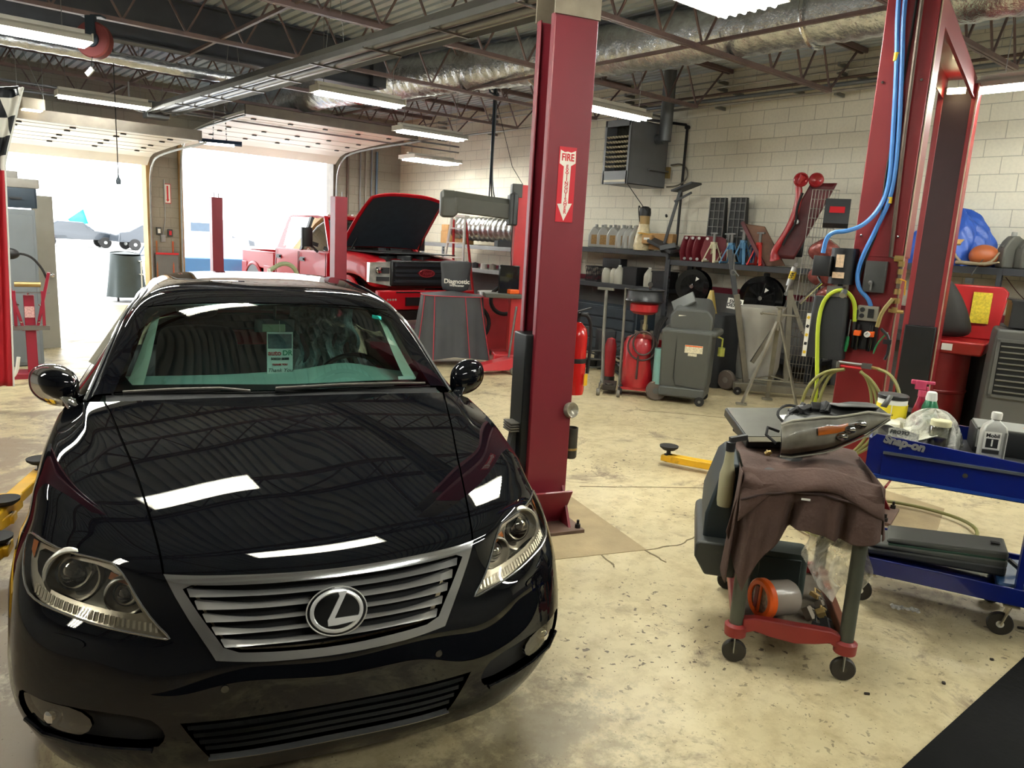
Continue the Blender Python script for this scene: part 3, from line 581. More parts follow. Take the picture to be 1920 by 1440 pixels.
ws_o = rectp(-2, 2, .0, 2.0); ws_i = smooth_poly(dens([(-1.93, .19), (0, .16), (1.93, .19), (1.93, 1.0), (1.9, 1.9), (0, 1.93), (-1.9, 1.9), (-1.93, 1.0)], .6), 1)
panel('windshield_border', green, ws_o, [ws_i], frit, CAR, off=-.004, res=.2, flange=.0)
beige = mat('beige_trim', 'd2cfba', .7, 0, .04)
for s in (1, -1):
    q = lambda P: [(s*x, y) for x, y in (P if s > 0 else P[::-1])]
    panel('pillar', green, q([(2, 0), (3.1, 0), (4, .0), (4, 2.2), (3.0, 2.2), (2, 2.0)]), [], paint, CAR, res=.12, flange=.01)
    panel('side_window', green, q([(4.02, .25), (5.9, .35), (5.9, 6.9), (4.02, 6.9)]), [], tint, CAR, res=.3, flange=.004)
    MB().tube([S_(s*4.0, v, .006, green) for v in np.linspace(.0, 7, 40)], .007, 6).build('window_trim', chr_g, CAR)
    panel('pillar_trim', green, q([(1.96, .10), (1.96, 1.92), (1.82, 1.92), (1.74, 1.0), (1.70, .30)]), [], beige, CAR, off=-.05, res=.2, flange=0, lab='pale interior pillar trim')
    MB().bar(S_(s*4.4, 3.9, -.03, green), S_(s*5.8, 3.7, -.03, green), .10, .03, (0, 1, 0)).build('door_pillar', beige, CAR)
    dr = panel('door_panel', side, [(.0, 0), (4, 0), (4, 4.99), (.0, 4.99)] if s > 0 else [(.0, 0), (4, 0), (4, 4.99), (.0, 4.99)], [], paint, CAR, res=.25, flange=.0, uc=0)
    if s < 0: dr.scale = (-1, 1, 1)
panel('roof', green, [(-2, 2.01), (2, 2.01), (3.0, 2.2), (4, 2.2), (4, 6.1), (-4, 6.1), (-4, 2.2), (-3.0, 2.2)], [], paint, CAR, res=.12, flange=.01)
for s in (1, -1): MB().tube([S_(s*2.75, v, .001, green) for v in np.linspace(2.1, 6, 30)], .006, 6).build('roof_trim', chr_g, CAR)
panel('rear_window', green, rectp(-3, 3, 6.12, 7.98), [], tint, CAR, res=.25, flange=.004)
panel('rear_pillars', green, [(-4, 6.12), (-3.02, 6.12), (-3.02, 7.98), (-4, 7.98)], [], paint, CAR, res=.25, flange=0); panel('rear_pillar', green, [(4, 6.12), (4, 7.98), (3.02, 7.98), (3.02, 6.12)], [], paint, CAR, res=.25, flange=0)
panel('rear_body', tail, rectp(-7, 7, 0, 5), [], paint, CAR, res=.2, flange=0, uc=7)
MB().box((0, 4.97, .80), (1.2, .12, .14)).build('tail_lamp_bar', mat('tail_lamp', '8a1018', .2, 0, 0, coat=.6), CAR, bevel=.02)
# cowl with wipers
cw = MB()
def cwf(u, v):
    x = (u*2-1); a = S_(x*1.98, 12, -.018); b = S_(x*2.2, .04, -.012, green); p = a.lerp(b, v); p.z -= .02*math.sin(PI*v); return p
cw.grid(cwf, 40, 6); cw.build('cowl', mat('cowl_black', '101112', .7, 0, .1), CAR)
for pts in ([(-.66, 1.40, 1.062), (-.45, 1.385, 1.072), (-.28, 1.37, 1.075), (-.16, 1.33, 1.068)], [(-.05, 1.375, 1.068), (.25, 1.39, 1.075), (.5, 1.42, 1.07), (.66, 1.45, 1.06)]):
    w_ = MB().tube(pts, .006, 6).build('wiper', mat('wiper', '55504a', .5, .3, .1), CAR); MB().bar(Vector(pts[0])+Vector((0, .01, -.008)), Vector(pts[2])+Vector((0, .012, -.008)), .006, .016).build('wiper_blade', rubber, w_)
# mirrors
for s in (1, -1):
    def mf(u, v):
        t = 2*PI*u; a = PI*v; r_ = math.sin(a)**.8
        x = .945-.098*math.cos(a)*1.0; z = 1.060+.086*r_*math.sin(t)+(x-.98)*.10; y = 1.655+.075*r_*math.cos(t)*(1 if math.cos(t) < 0 else .45)-(.985-x)*.22
        z -= .02*(1-(x-.88)/.2)*(math.sin(t) < 0)
        return (s*x, y, z)
    mi = MB().grid(mf, 28, 18, True).build('side_mirror', paint, CAR)
    MB().loft([[(s*(x+dx), y+dy, z) for dx, dy in ((-.03, -.03), (.03, -.035), (.035, .04), (-.03, .04))] for x, y, z in ((.85, 1.52, .95), (.865, 1.55, .985), (.90, 1.60, 1.01), (.925, 1.64, 1.04))]).build('mirror_arm', paint, mi, sub=1)
    MB().tube([(s*x, y, z) for x, y, z in ((.90, 1.592, 1.004), (.96, 1.596, 1.004), (1.01, 1.62, 1.02), (1.035, 1.65, 1.05))], .006, 6).build('turn_signal', mat('clear_lens', 'c9c4b8', .15, .5, 0), mi)
# cabin
cab = mat('cabin_black', '15171a', .7, 0, .1); dashm = mat('dashboard', '9db4a8', .55, 0, .1, 3)  # dash colour carries the greenish light reflected on its gray top
MB().box((0, 3.0, .55), (1.68, 3.0, .5)).build('cabin_floor', cab, CAR)
def dash(u, v):
    x = -.76+1.52*u; b = math.exp(-((x-.36)/.22)**2)*.055; c = math.exp(-((x)/.2)**2)*.01
    y = 1.50+(1-abs(u*2-1)**4)*0-.02+.62*v; z = .995+.03*v+(b+c)*math.sin(min(1, v*1.3)*PI*.55)-.10*max(0, v-.82)/.18; return (x, y, z)
MB().grid(dash, 50, 20).build('dashboard', dashm, CAR)
MB().box((0, 2.2, .80), (1.5, .16, .3)).build('dash_front', cab, CAR, bevel=.03)
sw = MB().tube([(.42+.19*math.cos(t), 2.10-.19*math.sin(t)*.38, .935+.19*math.sin(t)*.92) for t in [2*PI*i/40 for i in range(40)]], .014, 8, True).build('steering_wheel', glossblack, CAR)
MB().box((.42, 2.12, .93), (.3, .04, .05)).box((.42, 2.14, .89), (.12, .05, .14)).build('steering_hub', cab, sw, bevel=.01)
leather = mat('seat_leather', '23272b', .5, 0, .1)
def seat(x):
    o = MB().loft([[(x+dx*k, 2.78+(z-.6)*.28+dy, z) for dx, dy in ((-.25, -.05), (-.12, -.08), (.12, -.08), (.25, -.05), (.25, .08), (-.25, .08))] for z, k in ((.6, 1), (.9, 1.02), (1.1, .95), (1.16, .8))]).build('seat', leather, CAR, sub=2)
    MB().loft([[(x+dx*k, 2.95+dy*k, z) for dx, dy in ((-.13, -.05), (.13, -.05), (.13, .05), (-.13, .05))] for z, k in ((1.19, .8), (1.24, 1.05), (1.33, 1.0), (1.37, .7))]).build('headrest', leather, o, sub=2); return o
seat(-.37); sd = seat(.37)
def cov(u, v):
    x = .37+(u-.5)*.52*(1-.25*v); z = .78+.56*v; y = 2.66+(z-.6)*.28+.035*math.sin(u*31)*math.sin(v*3+1)+.02*math.sin(u*13+v*9)+.1*abs(u-.5)
    return (x+.015*math.sin(v*17+u*5), y, z+.04*abs(u-.5)*(v > .8)*3)
MB().grid(cov, 40, 24).build('seat_cover_film', film('cabin_film', 'dcf4ec', .95, .3), CAR)
rv = MB().rbox((0, 1.99, 1.272), (.20, .035, .065), .016).build('rearview_mirror', mat('mirror_shell', '3d4344', .5, 0, .05), CAR)
MB().box((-.005, 1.968, 1.262), (.115, .01, .04)).build('mirror_sensor', mat('sensor_cream', 'cfd4ae', .6, 0, 0), rv, bevel=.006)
MB().tube([(.0, 1.98, 1.30), (0, 1.93, 1.39)], .008, 6).build('mirror_stem', cab, rv)
# service tag hanging off the rear view mirror
tg = thing('service_tag', 'white and red service card hanging from the rear view mirror', 'tag', (.9395, 1.853, 0), R(-17.087))
tx, ty, tz = .022, 1.935, 1.128; tr_ = (R(90), 0, 0)
MB().box((tx, ty, tz), (.128, .0015, .235)).build('card', paper, tg)
MB().box((tx, ty-.002, tz+.07), (.118, .001, .075)).build('card_photo', mat('card_photo', '4c5a60', .6, 0, .6, 60), tg)
text('auto', .036, redink, tg, (tx-.026, ty-.002, tz+.008), tr_, bold=.001); text('DR', .036, mat('green_ink', '2f8a5c', .5, 0, 0), tg, (tx+.037, ty-.002, tz+.008), tr_, bold=.001)
text('5085868088', .018, blackink, tg, (tx, ty-.002, tz-.022), tr_, bold=.0006); text('THANK YOU', .013, redink, tg, (tx, ty-.002, tz-.052), tr_, bold=.0008); text('Thank You', .028, blackink, tg, (tx, ty-.002, tz-.082), tr_, shear=.3)
MB().box((tx, ty-.002, tz-.108), (.12, .001, .014)).build('card_band', redink, tg)
MB().tube([(tx, ty, tz+.117), (tx, 1.96, 1.30)], .0012, 4).build('string', paper, tg)
st = MB().box((.60, 1.585, 1.062), (.085, .002, .018), (R(-28), 0, R(8))).build('vin_sticker', paper, CAR)
st = MB(); st.box(S_(1.62, 1.72, -.003, green), (.05, .028, .002), (R(35), R(12), R(-5))); st.build('inspection_sticker', mat('teal_sticker', '1fa59a', .5, 0, 0), CAR)
# wheels
for s in (1, -1):
    for y in (.895, 3.865):
        t_ = MB().lathe([(.20, -.11), (.33, -.115), (.352, -.08), (.356, 0), (.352, .08), (.33, .115), (.20, .11)], (s*.81, y, .356), 'x', 40).build('wheel', rubber, CAR)
        MB().lathe([(.0, .02), (.05, .03), (.21, .0), (.235, .06)] if s > 0 else [(.0, -.02), (.05, -.03), (.21, .0), (.235, -.06)], (s*.87, y, .356), 'x', 30).build('alloy_rim', mat('alloy', 'a4a6a8', .3, .8, .05), t_)
# ================= vehicle lifts =================
def column(parent, x, y, s, w, d, h, carr=1.22, m=liftred):
    """C-shaped lift post; s = side of the opening along local x"""
    t = .014; a = w/2; b = d/2; c = MB()
    c.box((x-s*(a-t/2), y, h/2), (t, d, h))
    for q in (-1, 1): c.box((x, y+q*(b-t/2), h/2), (w-.004, t, h)); c.box((x+s*(a-t/2), y+q*(b-.028), h/2), (t, .05, h))
    o = c.build('post', m, parent, bevel=.006)
    MB().box((x, y, .012), (w+.12, d+.36, .024)).build('base_plate', mat('base_plate', '6a5448', .6, .2, .2), o, bevel=.003)
    for q in (-1, 1):
        g = MB()
        for xx in (a-.02, -a+.02): g.add([(x+xx-.008, y+q*b, .02), (x+xx-.008, y+q*(b+.13), .02), (x+xx-.008, y+q*b, .26), (x+xx+.008, y+q*b, .02), (x+xx+.008, y+q*(b+.13), .02), (x+xx+.008, y+q*b, .26)], [(0, 1, 2), (5, 4, 3), (0, 3, 4, 1), (1, 4, 5, 2), (2, 5, 3, 0)])
        g.box((x, y+q*(b+.05), .14), (w-.02, .012, .27), (R(q*-28), 0, 0))
        g.build('gusset', m, o)
    for sx in (-1, 1):
        for sy in (-1, 1): MB().cyl((x+sx*(a+.03), y+sy*(b+.14), .02), (x+sx*(a+.03), y+sy*(b+.14), .075), .009, n=8).cyl((x+sx*(a+.03), y+sy*(b+.14), .024), (x+sx*(a+.03), y+sy*(b+.14), .048), .019, n=6).build('anchor_bolt', mat('bolt_dark', '2b2826', .5, .6, .2), o)
    k = MB().box((x+s*(a*.45), y, carr/2+.12), (w*.9, d-.06, carr-.24)).box((x+s*(a+.02), y, carr/2+.1), (.03, d*.72, carr-.3))
    k.build('carriage', mat('carriage_black', '121416', .4, .3, .2), o, bevel=.008)
    MB().cyl((x+s*.02, y-.02, .3), (x+s*.02, y-.02, 1.9), .032).build('hydraulic_cylinder', glossblack, o)
    return o
def arm(parent, p0, p1, z=.12, pad=True, w=.12, lift=.1):
    """swing arm with a telescoping end and a round pad"""
    p0, p1 = Vector((*p0, z)), Vector((*p1, z)); d = p1-p0; m = p0+d*.55
    o = MB().bar(p0, m, w, .09).build('arm', yellow, parent, bevel=.01)
    MB().bar(m-d*.1, p1, w*.72, .06).box(tuple(p1), (w*.8, w*.8, .05)).build('arm_extension', yellow, o, bevel=.008)
    MB().cyl(p0-Vector((0, 0, .07)), p0+Vector((0, 0, .07)), w*.62).build('arm_pivot', yellow, o)
    if pad:
        MB().cyl(p1, p1+Vector((0, 0, lift)), .018).cyl(p1-Vector((0, 0, .03)), p1+Vector((0, 0, .03)), .035).build('pad_stem', black, o)
        MB().lathe([(0, 0), (.05, .0), (.075, .02), (.078, .034), (.06, .030), (0, .030)], p1+Vector((0, 0, lift)), n=24).build('lift_pad', rubber, o)
    return o
L1 = thing('two_post_lift', 'dark red two-post lift standing either side of the black sedan', 'vehicle lift', (3.135, 3.42, 0), R(-17))
c1 = column(L1, 0, 0, -1, .275, .25, 3.03)
pl = MB().box((0, -.128, 3.42), (.285, .012, .8)).box((.14, 0, 3.42), (.012, .26, .8)).box((0, .128, 3.42), (.285, .012, .8)).build('post_extension', mat('worn_plate', 'a59a86', .35, .7, .2, 6), L1)
sc_ = MB()
for x in (-.085, .085): sc_.lathe([(0, -.016), (.01, -.014), (.013, 0)], (x, -.135, 3.16), 'y', 8)
sc_.build('screws', chrome, pl)
column(L1, -3.27, 0, 1, .275, .25, 3.03)
def l1(x, y): # building -> lift frame
    a = R(-17); dx, dy = x-3.135, y-3.42; return (dx*math.cos(a)+dy*math.sin(a), -dx*math.sin(a)+dy*math.cos(a))
arm(L1, l1(.20, 4.45), l1(.66, 5.46), .13, lift=.07); arm(L1, l1(-.15, 4.0), l1(.40, 4.80), .10, lift=.08)
arm(L1, l1(.02, 3.75), l1(.30, 4.20), .16, w=.16, lift=.03)
arm(L1, l1(2.75, 3.65), l1(2.15, 4.9), .10, lift=.05); arm(L1, l1(2.75, 3.3), l1(1.9, 3.3), .10, lift=.05)
ph = MB()
for k in range(4): ph.box((-.17, -.01, .615+k*.016), (.15, .12, .010))
ph.build('pad_stack', mat('adapter_plate', '5e5a52', .5, .4, .2), L1, bevel=.002)
MB().add([(-.11, -.03, .60), (-.21, -.03, .60), (-.25, -.03, .34), (-.16, -.03, .30), (-.11, .03, .60), (-.21, .03, .60), (-.25, .03, .34), (-.16, .03, .30)], [(0, 1, 2, 3), (7, 6, 5, 4), (0, 4, 5, 1), (1, 5, 6, 2), (2, 6, 7, 3), (3, 7, 4, 0)]).build('pad_bracket', dgray, L1)
# fire extinguisher sign on the post
FS = thing('extinguisher_sign', 'red FIRE EXTINGUISHER sign with white downward arrow on the red post', 'sign', (3.135, 3.42, 0), R(-17))
MB().box((-.003, -.127, 2.105), (.112, .0016, .425)).build('sign_plate', mat('sign_red', 'c4202e', .4, 0, .03), FS)
ar = [(-.048, .195), (-.022, .183), (0, .187), (.022, .183), (.050, .195), (.052, .125), (.024, .108), (.020, -.105), (.046, -.103), (-.003, -.205), (-.050, -.110), (-.023, -.107), (-.022, .103), (-.050, .118)]
a_ = MB(); n = len(ar); a_.add([(x-.003, -.1282, z+2.105) for x, z in ar], [tuple(range(n))]); a_.build('white_arrow', mat('sign_white', 'efeadb', .5, 0, .02), FS)
text('FIRE', .056, redink, FS, (-.002, -.1286, 2.258), (R(90), 0, 0), sx=.80, bold=.0016)
for i, ch in enumerate('EXTINGUISHER'): text(ch, .031, redink, FS, (-.002, -.1286, 2.206-i*.0232), (R(90), 0, 0), bold=.0006)
# extinguisher, lamp and cup on the side of the post
FE = thing('fire_extinguisher', 'red fire extinguisher hung on the side of the center lift post', 'fire extinguisher', (3.135, 3.42, 0), R(-17))
ex = (.215, .02); er = mat('extinguisher_red', 'd41a18', .25, 0, .04, coat=.6)
MB().lathe([(0, .82), (.066, .825), (.070, .85), (.070, 1.20), (.062, 1.245), (.035, 1.275), (.026, 1.285), (0, 1.29)], (*ex, 0)).build('cylinder', er, FE)
MB().cyl((*ex, 1.28), (*ex, 1.325), .016).box((ex[0]+.02, ex[1]-.01, 1.335), (.09, .03, .022)).box((ex[0]+.03, ex[1]-.02, 1.365), (.10, .022, .010), (0, R(-15), 0)).build('valve', black, FE)
MB().tube([(ex[0]+.0, ex[1]-.03, 1.34), (ex[0]+.06, ex[1]-.04, 1.33), (ex[0]+.088, ex[1]-.03, 1.22), (ex[0]+.086, ex[1]-.03, 1.08), (ex[0]+.078, ex[1]-.03, .96)], .011, 8, smooth=2).build('hose', rubber, FE)
MB().lathe([(.0715, 1.03), (.0725, 1.035), (.0725, 1.055), (.0715, 1.06)], (*ex, 0)).box((.145, .02, 1.045), (.05, .04, .03)).build('bracket', black, FE)
MB().box((ex[0]+.05, ex[1]-.068, .925), (.032, .004, .075), (0, 0, R(25))).build('inspection_tag', mat('tag_yellow', 'e8b41c', .6, 0, .03), FE)
LM = MB().at((.128, -.145, .755), (R(80), 0, R(15))).lathe([(0, .0), (.03, .006), (.038, .012), (.046, .016), (.050, .006), (.048, -.02), (0, -.026)], n=28).build('round_lamp', mat('lamp_glass_gray', '8f8a7a', .25, .3, .3, 30), None)
LM.location = (3.135, 3.42, 0); LM.rotation_euler = (0, 0, R(-17)); tag(LM, 'small round glass lamp stuck on the corner of the center lift post', 'lamp')
CP = MB().lathe([(.036, .0), (.042, .01), (.042, .20), (.038, .20), (.038, .02), (0, .02)], (.185, -.06, .42)).build('cup_holder', mat('cup_black', '3a3830', .6, .1, .3, 12)); CP.location = (3.135, 3.42, 0); CP.rotation_euler = (0, 0, R(-17))
tag(CP, 'black tube holder clipped to the side of the center lift post', 'holder'); MB().lathe([(.0435, .055), (.0445, .06), (.0445, .068), (.0435, .07)], (.185, -.06, .42)).box((.15, -.06, .482), (.03, .06, .008)).build('wire_ring', brass, CP)
# ---- second lift to the right
L2P = ((5.22, 2.40, 0), R(15.5))
L2 = thing('two_post_lift', 'bright red two-post lift at right carrying blue air lines', 'vehicle lift', *L2P)
lr2 = mat('lift_red_bright', '7c171d', .45, 0, .08, 2, dirt=('5e1518', .2, 3), coat=.08)
column(L2, 0, 0, 1, .28, .305, 3.45, 1.15, lr2)
MB().box((-.139, 0, 2.62), (.006, .30, 1.65)).box((.02, -.157, 2.62), (.25, .006, 1.65)).build('post_sleeve', lr2, L2, bevel=.003)
s_ = MB()
for y in (-.11, .115): s_.lathe([(0, -.010), (.008, -.008), (.010, 0)], (-.143, y, 1.93), 'x', 8).lathe([(0, -.010), (.008, -.008), (.010, 0)], (-.143, y, 1.93+.97), 'x', 8)
s_.build('screws', chrome, L2)
MB().box((-.12, -.160, 1.7), (.028, .006, 3.4)).build('edge_trim_and_glint', mat('worn_edge_and_glint', 'b8a690', .35, .7, .2, 8), L2)
column(L2, 3.0, 0.0, -1, .28, .34, 3.45, 1.15, lr2)
MB().box((2.985, 0, 1.75), (.24, .30, 3.35)).build('inner_shadow', mat('shadow_maroon', '2a0d12', .6, 0, .1), L2); MB().box((2.855, -.160, 1.75), (.006, .012, 3.4)).build('edge_trim_and_glint', mat('worn_edge_and_glint', 'b8a690', .35, .7, .2, 8), L2)  # maroon box paints the post's shaded inside, pale strip its white edge highlight
MB().box((1.5, -.12, 3.42), (3.0, .008, .20)).box((1.5, .12, 3.42), (3.0, .008, .20)).box((1.5, 0, 3.52), (3.0, .25, .008)).box((1.5, -.128, 3.32), (3.0, .024, .008)).build('overhead_beam', lr2, L2)
MB().box((2.70, .0, 3.36), (.04, .15, .05)).build('beam_lamp', mat('small_lamp', 'fff4c0', .4, 0, 0, emit=9), L2)
MB().box((2.84, 0, .62), (.04, .24, .95)).build('carriage_cover', mat('carriage_black', '121416', .4, .3, .2), L2, bevel=.004)
MB().box((2.80, -.0, .30), (.08, .4, .04)).build('arm_rest', dgray, L2)
def l2(x, y):
    a = R(15.5); dx, dy = x-5.22, y-2.40; return (dx*math.cos(a)+dy*math.sin(a), -dx*math.sin(a)+dy*math.cos(a))
arm(L2, l2(5.30, 2.75), l2(4.88, 3.75), .07, lift=.07); arm(L2, l2(5.6, 2.9), l2(6.2, 3.9), .07, lift=.05)
# fittings on the second lift's near post, in its own axes
def on2(name, label, cat): return thing(name, label, cat, *L2P)
blue = mat('blue_air_hose', '3f7cc0', .45, 0, .05); condm = mat('conduit_brown', '5d5046', .5, .5, .15)
t = on2('air_hose', 'blue air hose curving off the red post to the black power unit', 'hose')
MB().tube([(-.17, .095, 3.6), (-.17, .080, 3.3), (-.165, .042, 3.0), (-.165, .006, 2.58), (-.165, -.018, 2.25), (-.18, .02, 2.10), (-.25, .09, 1.99), (-.32, .18, 1.945), (-.34, .25, 1.94), (-.34, .29, 1.90), (-.34, .298, 1.80)], .0145, 8, smooth=2).build('hose', blue, t)
MB().lathe([(.0155, 0), (.0155, .05)], (-.166, .052, 3.02)).build('tape_band', mat('tape_yellow', 'e6c22a', .6, 0, .05), t)
t = on2('air_hose', 'blue air hose running straight down the red post to the outlet box', 'hose')
MB().tube([(-.17, .050, 3.6), (-.17, .047, 3.3), (-.165, .012, 3.0), (-.165, -.040, 2.45), (-.165, -.038, 2.18), (-.18, .02, 1.98), (-.19, .085, 1.78), (-.19, .10, 1.66), (-.19, .07, 1.57), (-.185, .01, 1.52), (-.175, -.012, 1.47)], .0145, 8, smooth=2).build('hose', blue, t)
MB().tube([(-.15, -.02, 3.6), (-.15, -.01, 2.9), (-.15, .02, 2.3), (-.16, .0, 2.02), (-.17, .07, 1.75), (-.17, .085, 1.65)], .008, 6, smooth=2).build('black_cable', rubber, t)
MB().lathe([(.0155, 0), (.0155, .04)], (-.166, -.030, 2.14)).build('tape_band', mat('tape_yellow', 'e6c22a', .6, 0, .05), t)
t = on2('pipe', 'brown steel conduit down the red post with elbow and brass shutoff valve', 'pipe')
MB().tube([(-.165, -.045, 3.6), (-.165, -.060, 2.6), (-.165, -.085, 1.80), (-.165, -.13, 1.79), (-.165, -.155, 1.76), (-.165, -.155, 1.6)], .0125, 8).build('conduit', condm, t)
f = MB()
for z, r_ in ((1.74, .022), (1.69, .018), (1.63, .020), (1.56, .022), (1.50, .026), (1.44, .02)): f.cyl((-.165, -.155, z), (-.165, -.155, z+.035), r_, n=10)
f.cyl((-.165, -.11, 1.79), (-.165, -.165, 1.79), .021, n=10).cyl((-.165, -.12, 1.45), (-.165, -.21, 1.45), .013, n=8); f.build('fittings', brass, t)
MB().tube([(-.19, -.165, 1.66), (-.2, -.20, 1.65), (-.2, -.205, 1.56)], .005, 6).build('valve_handle', mat('valve_yellow', 'c8902c', .4, .3, .1), t)
MB().tube([(-.2, -.14, 1.53), (-.23, -.09, 1.44), (-.22, -.075, 1.34)], .014, 8, smooth=2).build('rubber_tail', mat('hose_tan', '8a7a48', .6, 0, .1), t)
sb = on2('switch_box', 'dark gray rectangular disconnect switch box on the red post', 'switch box')
MB().rbox((-.17, -.010, 1.665), (.05, .135, .205), .012).build('enclosure', mat('switch_gray', '3b3c3a', .55, 0, .1), sb)
MB().lathe([(0, -.024), (.014, -.022), (.016, 0)], (-.195, .005, 1.625), 'x', 14).box((-.215, -.002, 1.60), (.02, .012, .05)).build('toggle', steel, sb)
ob = on2('outlet_box', 'steel outlet box with two black sockets and a switch', 'outlet')
MB().box((-.165, .0, 1.42), (.05, .13, .10)).build('box', mat('outlet_steel', 'aaa798', .4, .6, .1), ob, bevel=.003)
k = MB()
for z in (1.443, 1.402): k.lathe([(0, -.006), (.015, -.006), (.016, 0)], (-.19, .034, z), 'x', 14)
k.box((-.192, -.02, 1.422), (.006, .036, .06)).build('sockets', black, ob)
fr_ = on2('air_regulator', 'air filter and regulator with orange knobs and white gauge on black plate', 'air regulator')
MB().box((-.155, .004, 1.27), (.012, .155, .19)).build('back_plate', black, fr_)
orange = mat('orange_plastic', 'e8601c', .4, 0, .05)
for y, nm in ((.045, 'filter_bowl'), (-.035, 'regulator_bowl')):
    MB().lathe([(0, 1.165), (.014, 1.17), (.017, 1.19), (.018, 1.27), (0, 1.27)], (-.185, y, 0)).build(nm, glossblack, fr_)
    MB().rbox((-.185, y, 1.285), (.05, .045, .035), .008).build('regulator_head', orange, fr_); MB().cyl((-.185, y, 1.30), (-.185, y, 1.345), .013).build('knob', black, fr_)
MB().lathe([(0, -.012), (.018, -.012), (.020, -.008), (.020, .01)], (-.212, -.02, 1.283), 'x', 20).build('gauge', white, fr_); MB().box((-.226, -.018, 1.288), (.002, .003, .018), (R(40), 0, 0)).build('gauge_needle', black, fr_)
ylime = mat('lime_hose', 'b7c832', .5, 0, .06); yhose = mat('yellow_green_hose', '7c7a44', .5, 0, .1)
t = on2('air_hose', 'bright lime air hose arching from the regulator down to the floor', 'hose')
MB().tube([(-.20, .07, 1.36), (-.21, .08, 1.48), (-.23, .13, 1.555), (-.25, .20, 1.565), (-.26, .27, 1.50), (-.27, .29, 1.35), (-.28, .262, 1.1), (-.28, .235, .9), (-.28, .24, .6), (-.3, .22, .25), (-.32, .1, .02)], .014, 8, smooth=2).build('hose', ylime, t)
MB().tube([(-.2, .07, 1.30), (-.2, .068, 1.44)], .012, 8).build('coupler', black, t)
hr = on2('hose_reel', 'coils of yellow-green air hose hanging from a silver manifold on the post', 'hose')
MB().cyl((-.30, .116, 1.087), (-.30, -.05, 1.087), .010).box((-.30, -.06, 1.083), (.03, .06, .035)).cyl((-.30, .116, 1.05), (-.3, .116, 1.09), .012).build('manifold', steel, hr)
MB().cyl((-.30, .10, 1.062), (-.30, -.03, 1.062), .008).build('red_line', redink, hr); MB().cyl((-.30, -.09, 1.078), (-.30, -.14, 1.075), .010).build('brass_fitting', brass, hr)
MB().tube([(-.30, -.13, 1.072), (-.32, -.20, 1.06), (-.36, -.27, .99), (-.38, -.31, .85), (-.38, -.33, .7), (-.36, -.30, .45)], .011, 8, smooth=2).build('hose', yhose, hr)
MB().tube([(-.3, .05, .5), (-.28, .5, .25), (-.2, .6, .04), (.4, -.3, .03), (.2, -.9, .03), (-.6, -.7, .03), (-.9, 0, .03), (-.5, .3, .03)], .012, 8, smooth=3).build('floor_coil', yhose, hr)
for i, w_ in enumerate((.10, .15, .21)):
    MB().tube([(-.31-.012*i, .07, 1.045), (-.32-.012*i, .10+w_*.4, 1.02), (-.33-.01*i, .10+w_*.8, .93), (-.34, .10+w_, .80), (-.34, .10+w_, .60), (-.33, .05, .42)], .0105, 8, smooth=2).build('hose_coil', yhose, hr)
    MB().tube([(-.31-.012*i, -.03, 1.045), (-.32-.012*i, -.05-w_*.3, 1.0), (-.33-.01*i, -.06-w_*.6, .90), (-.34, -.07-w_*.7, .75), (-.34, -.06-w_*.7, .6), (-.33, .0, .42)], .0105, 8, smooth=2).build('hose_coil', yhose, hr)
t = on2('hand_file', 'green handled tool clipped beside the regulator', 'tool')
MB().tube([(-.20, .105, 1.15), (-.2, .10, 1.20), (-.2, .098, 1.255)], lambda q: .010+.004*math.sin(q*PI), 8).build('grip', mat('green_grip', '1f7a45', .4, 0, .05), t); MB().cyl((-.2, .098, 1.25), (-.2, .096, 1.37), .006).build('shaft', chrome, t)
t = on2('blow_gun', 'black blow gun hanging with a coil of green hose', 'air tool')
MB().tube([(-.22, -.10, 1.33), (-.23, -.16, 1.28), (-.23, -.165, 1.18), (-.23, -.15, 1.13)], .010, 8, smooth=1).box((-.23, -.15, 1.25), (.02, .05, .03)).build('gun', black, t)
MB().tube([(-.215+.01*math.sin(q*1.7), -.11+.035*math.cos(q*.9), 1.16+.15*abs(math.sin(q*.45))) for q in range(40)], .0045, 6, smooth=1).build('green_hose', mat('green_grip', '1f7a45', .4, 0, .05), t)
pu = on2('power_unit', 'black hydraulic power unit with labels and tall reservoir on the lift post', 'hydraulic unit')
MB().rbox((-.2, .315, 1.715), (.14, .115, .135), .01).build('motor_box', black, pu)
MB().cyl((-.15, .20, 1.60), (-.15, .20, 1.84), .085).build('motor', black, pu)
lab_ = mat('label_peach', 'e0c2a0', .6, 0, .2, 60)
MB().box((-.245, .205, 1.755), (.002, .05, .085)).box((-.245, .205, 1.66), (.002, .075, .04)).build('warning_label', lab_, pu)
MB().box((-.20, .215, 1.55), (.09, .10, .07)).cyl((-.25, .15, 1.555), (-.3, .15, 1.53), .02).build('valve_block', steel, pu)
MB().tube([(-.25, .33, 1.64), (-.27, .30, 1.60), (-.28, .36, 1.53), (-.28, .39, 1.49)], .010, 8).cyl((-.28, .39, 1.49), (-.28, .42, 1.455), .014).build('release_lever', chrome, pu)
MB().rbox((-.17, .235, 1.30), (.16, .25, .42), .03, top=.9).build('reservoir', mat('reservoir_black', '26282a', .55, 0, .1), pu)
ls = MB(); ls.box((-.256, .355, 1.24), (.002, .028, .30)).build('label_strip', paper, pu)
for i in range(5): MB().box((-.258, .355, 1.12+i*.06), (.002, .018, .02), (R(8*i), 0, 0)).build('label_mark', blackink if i % 2 else mat('tape_yellow', 'e6c22a', .6, 0, .05), pu)
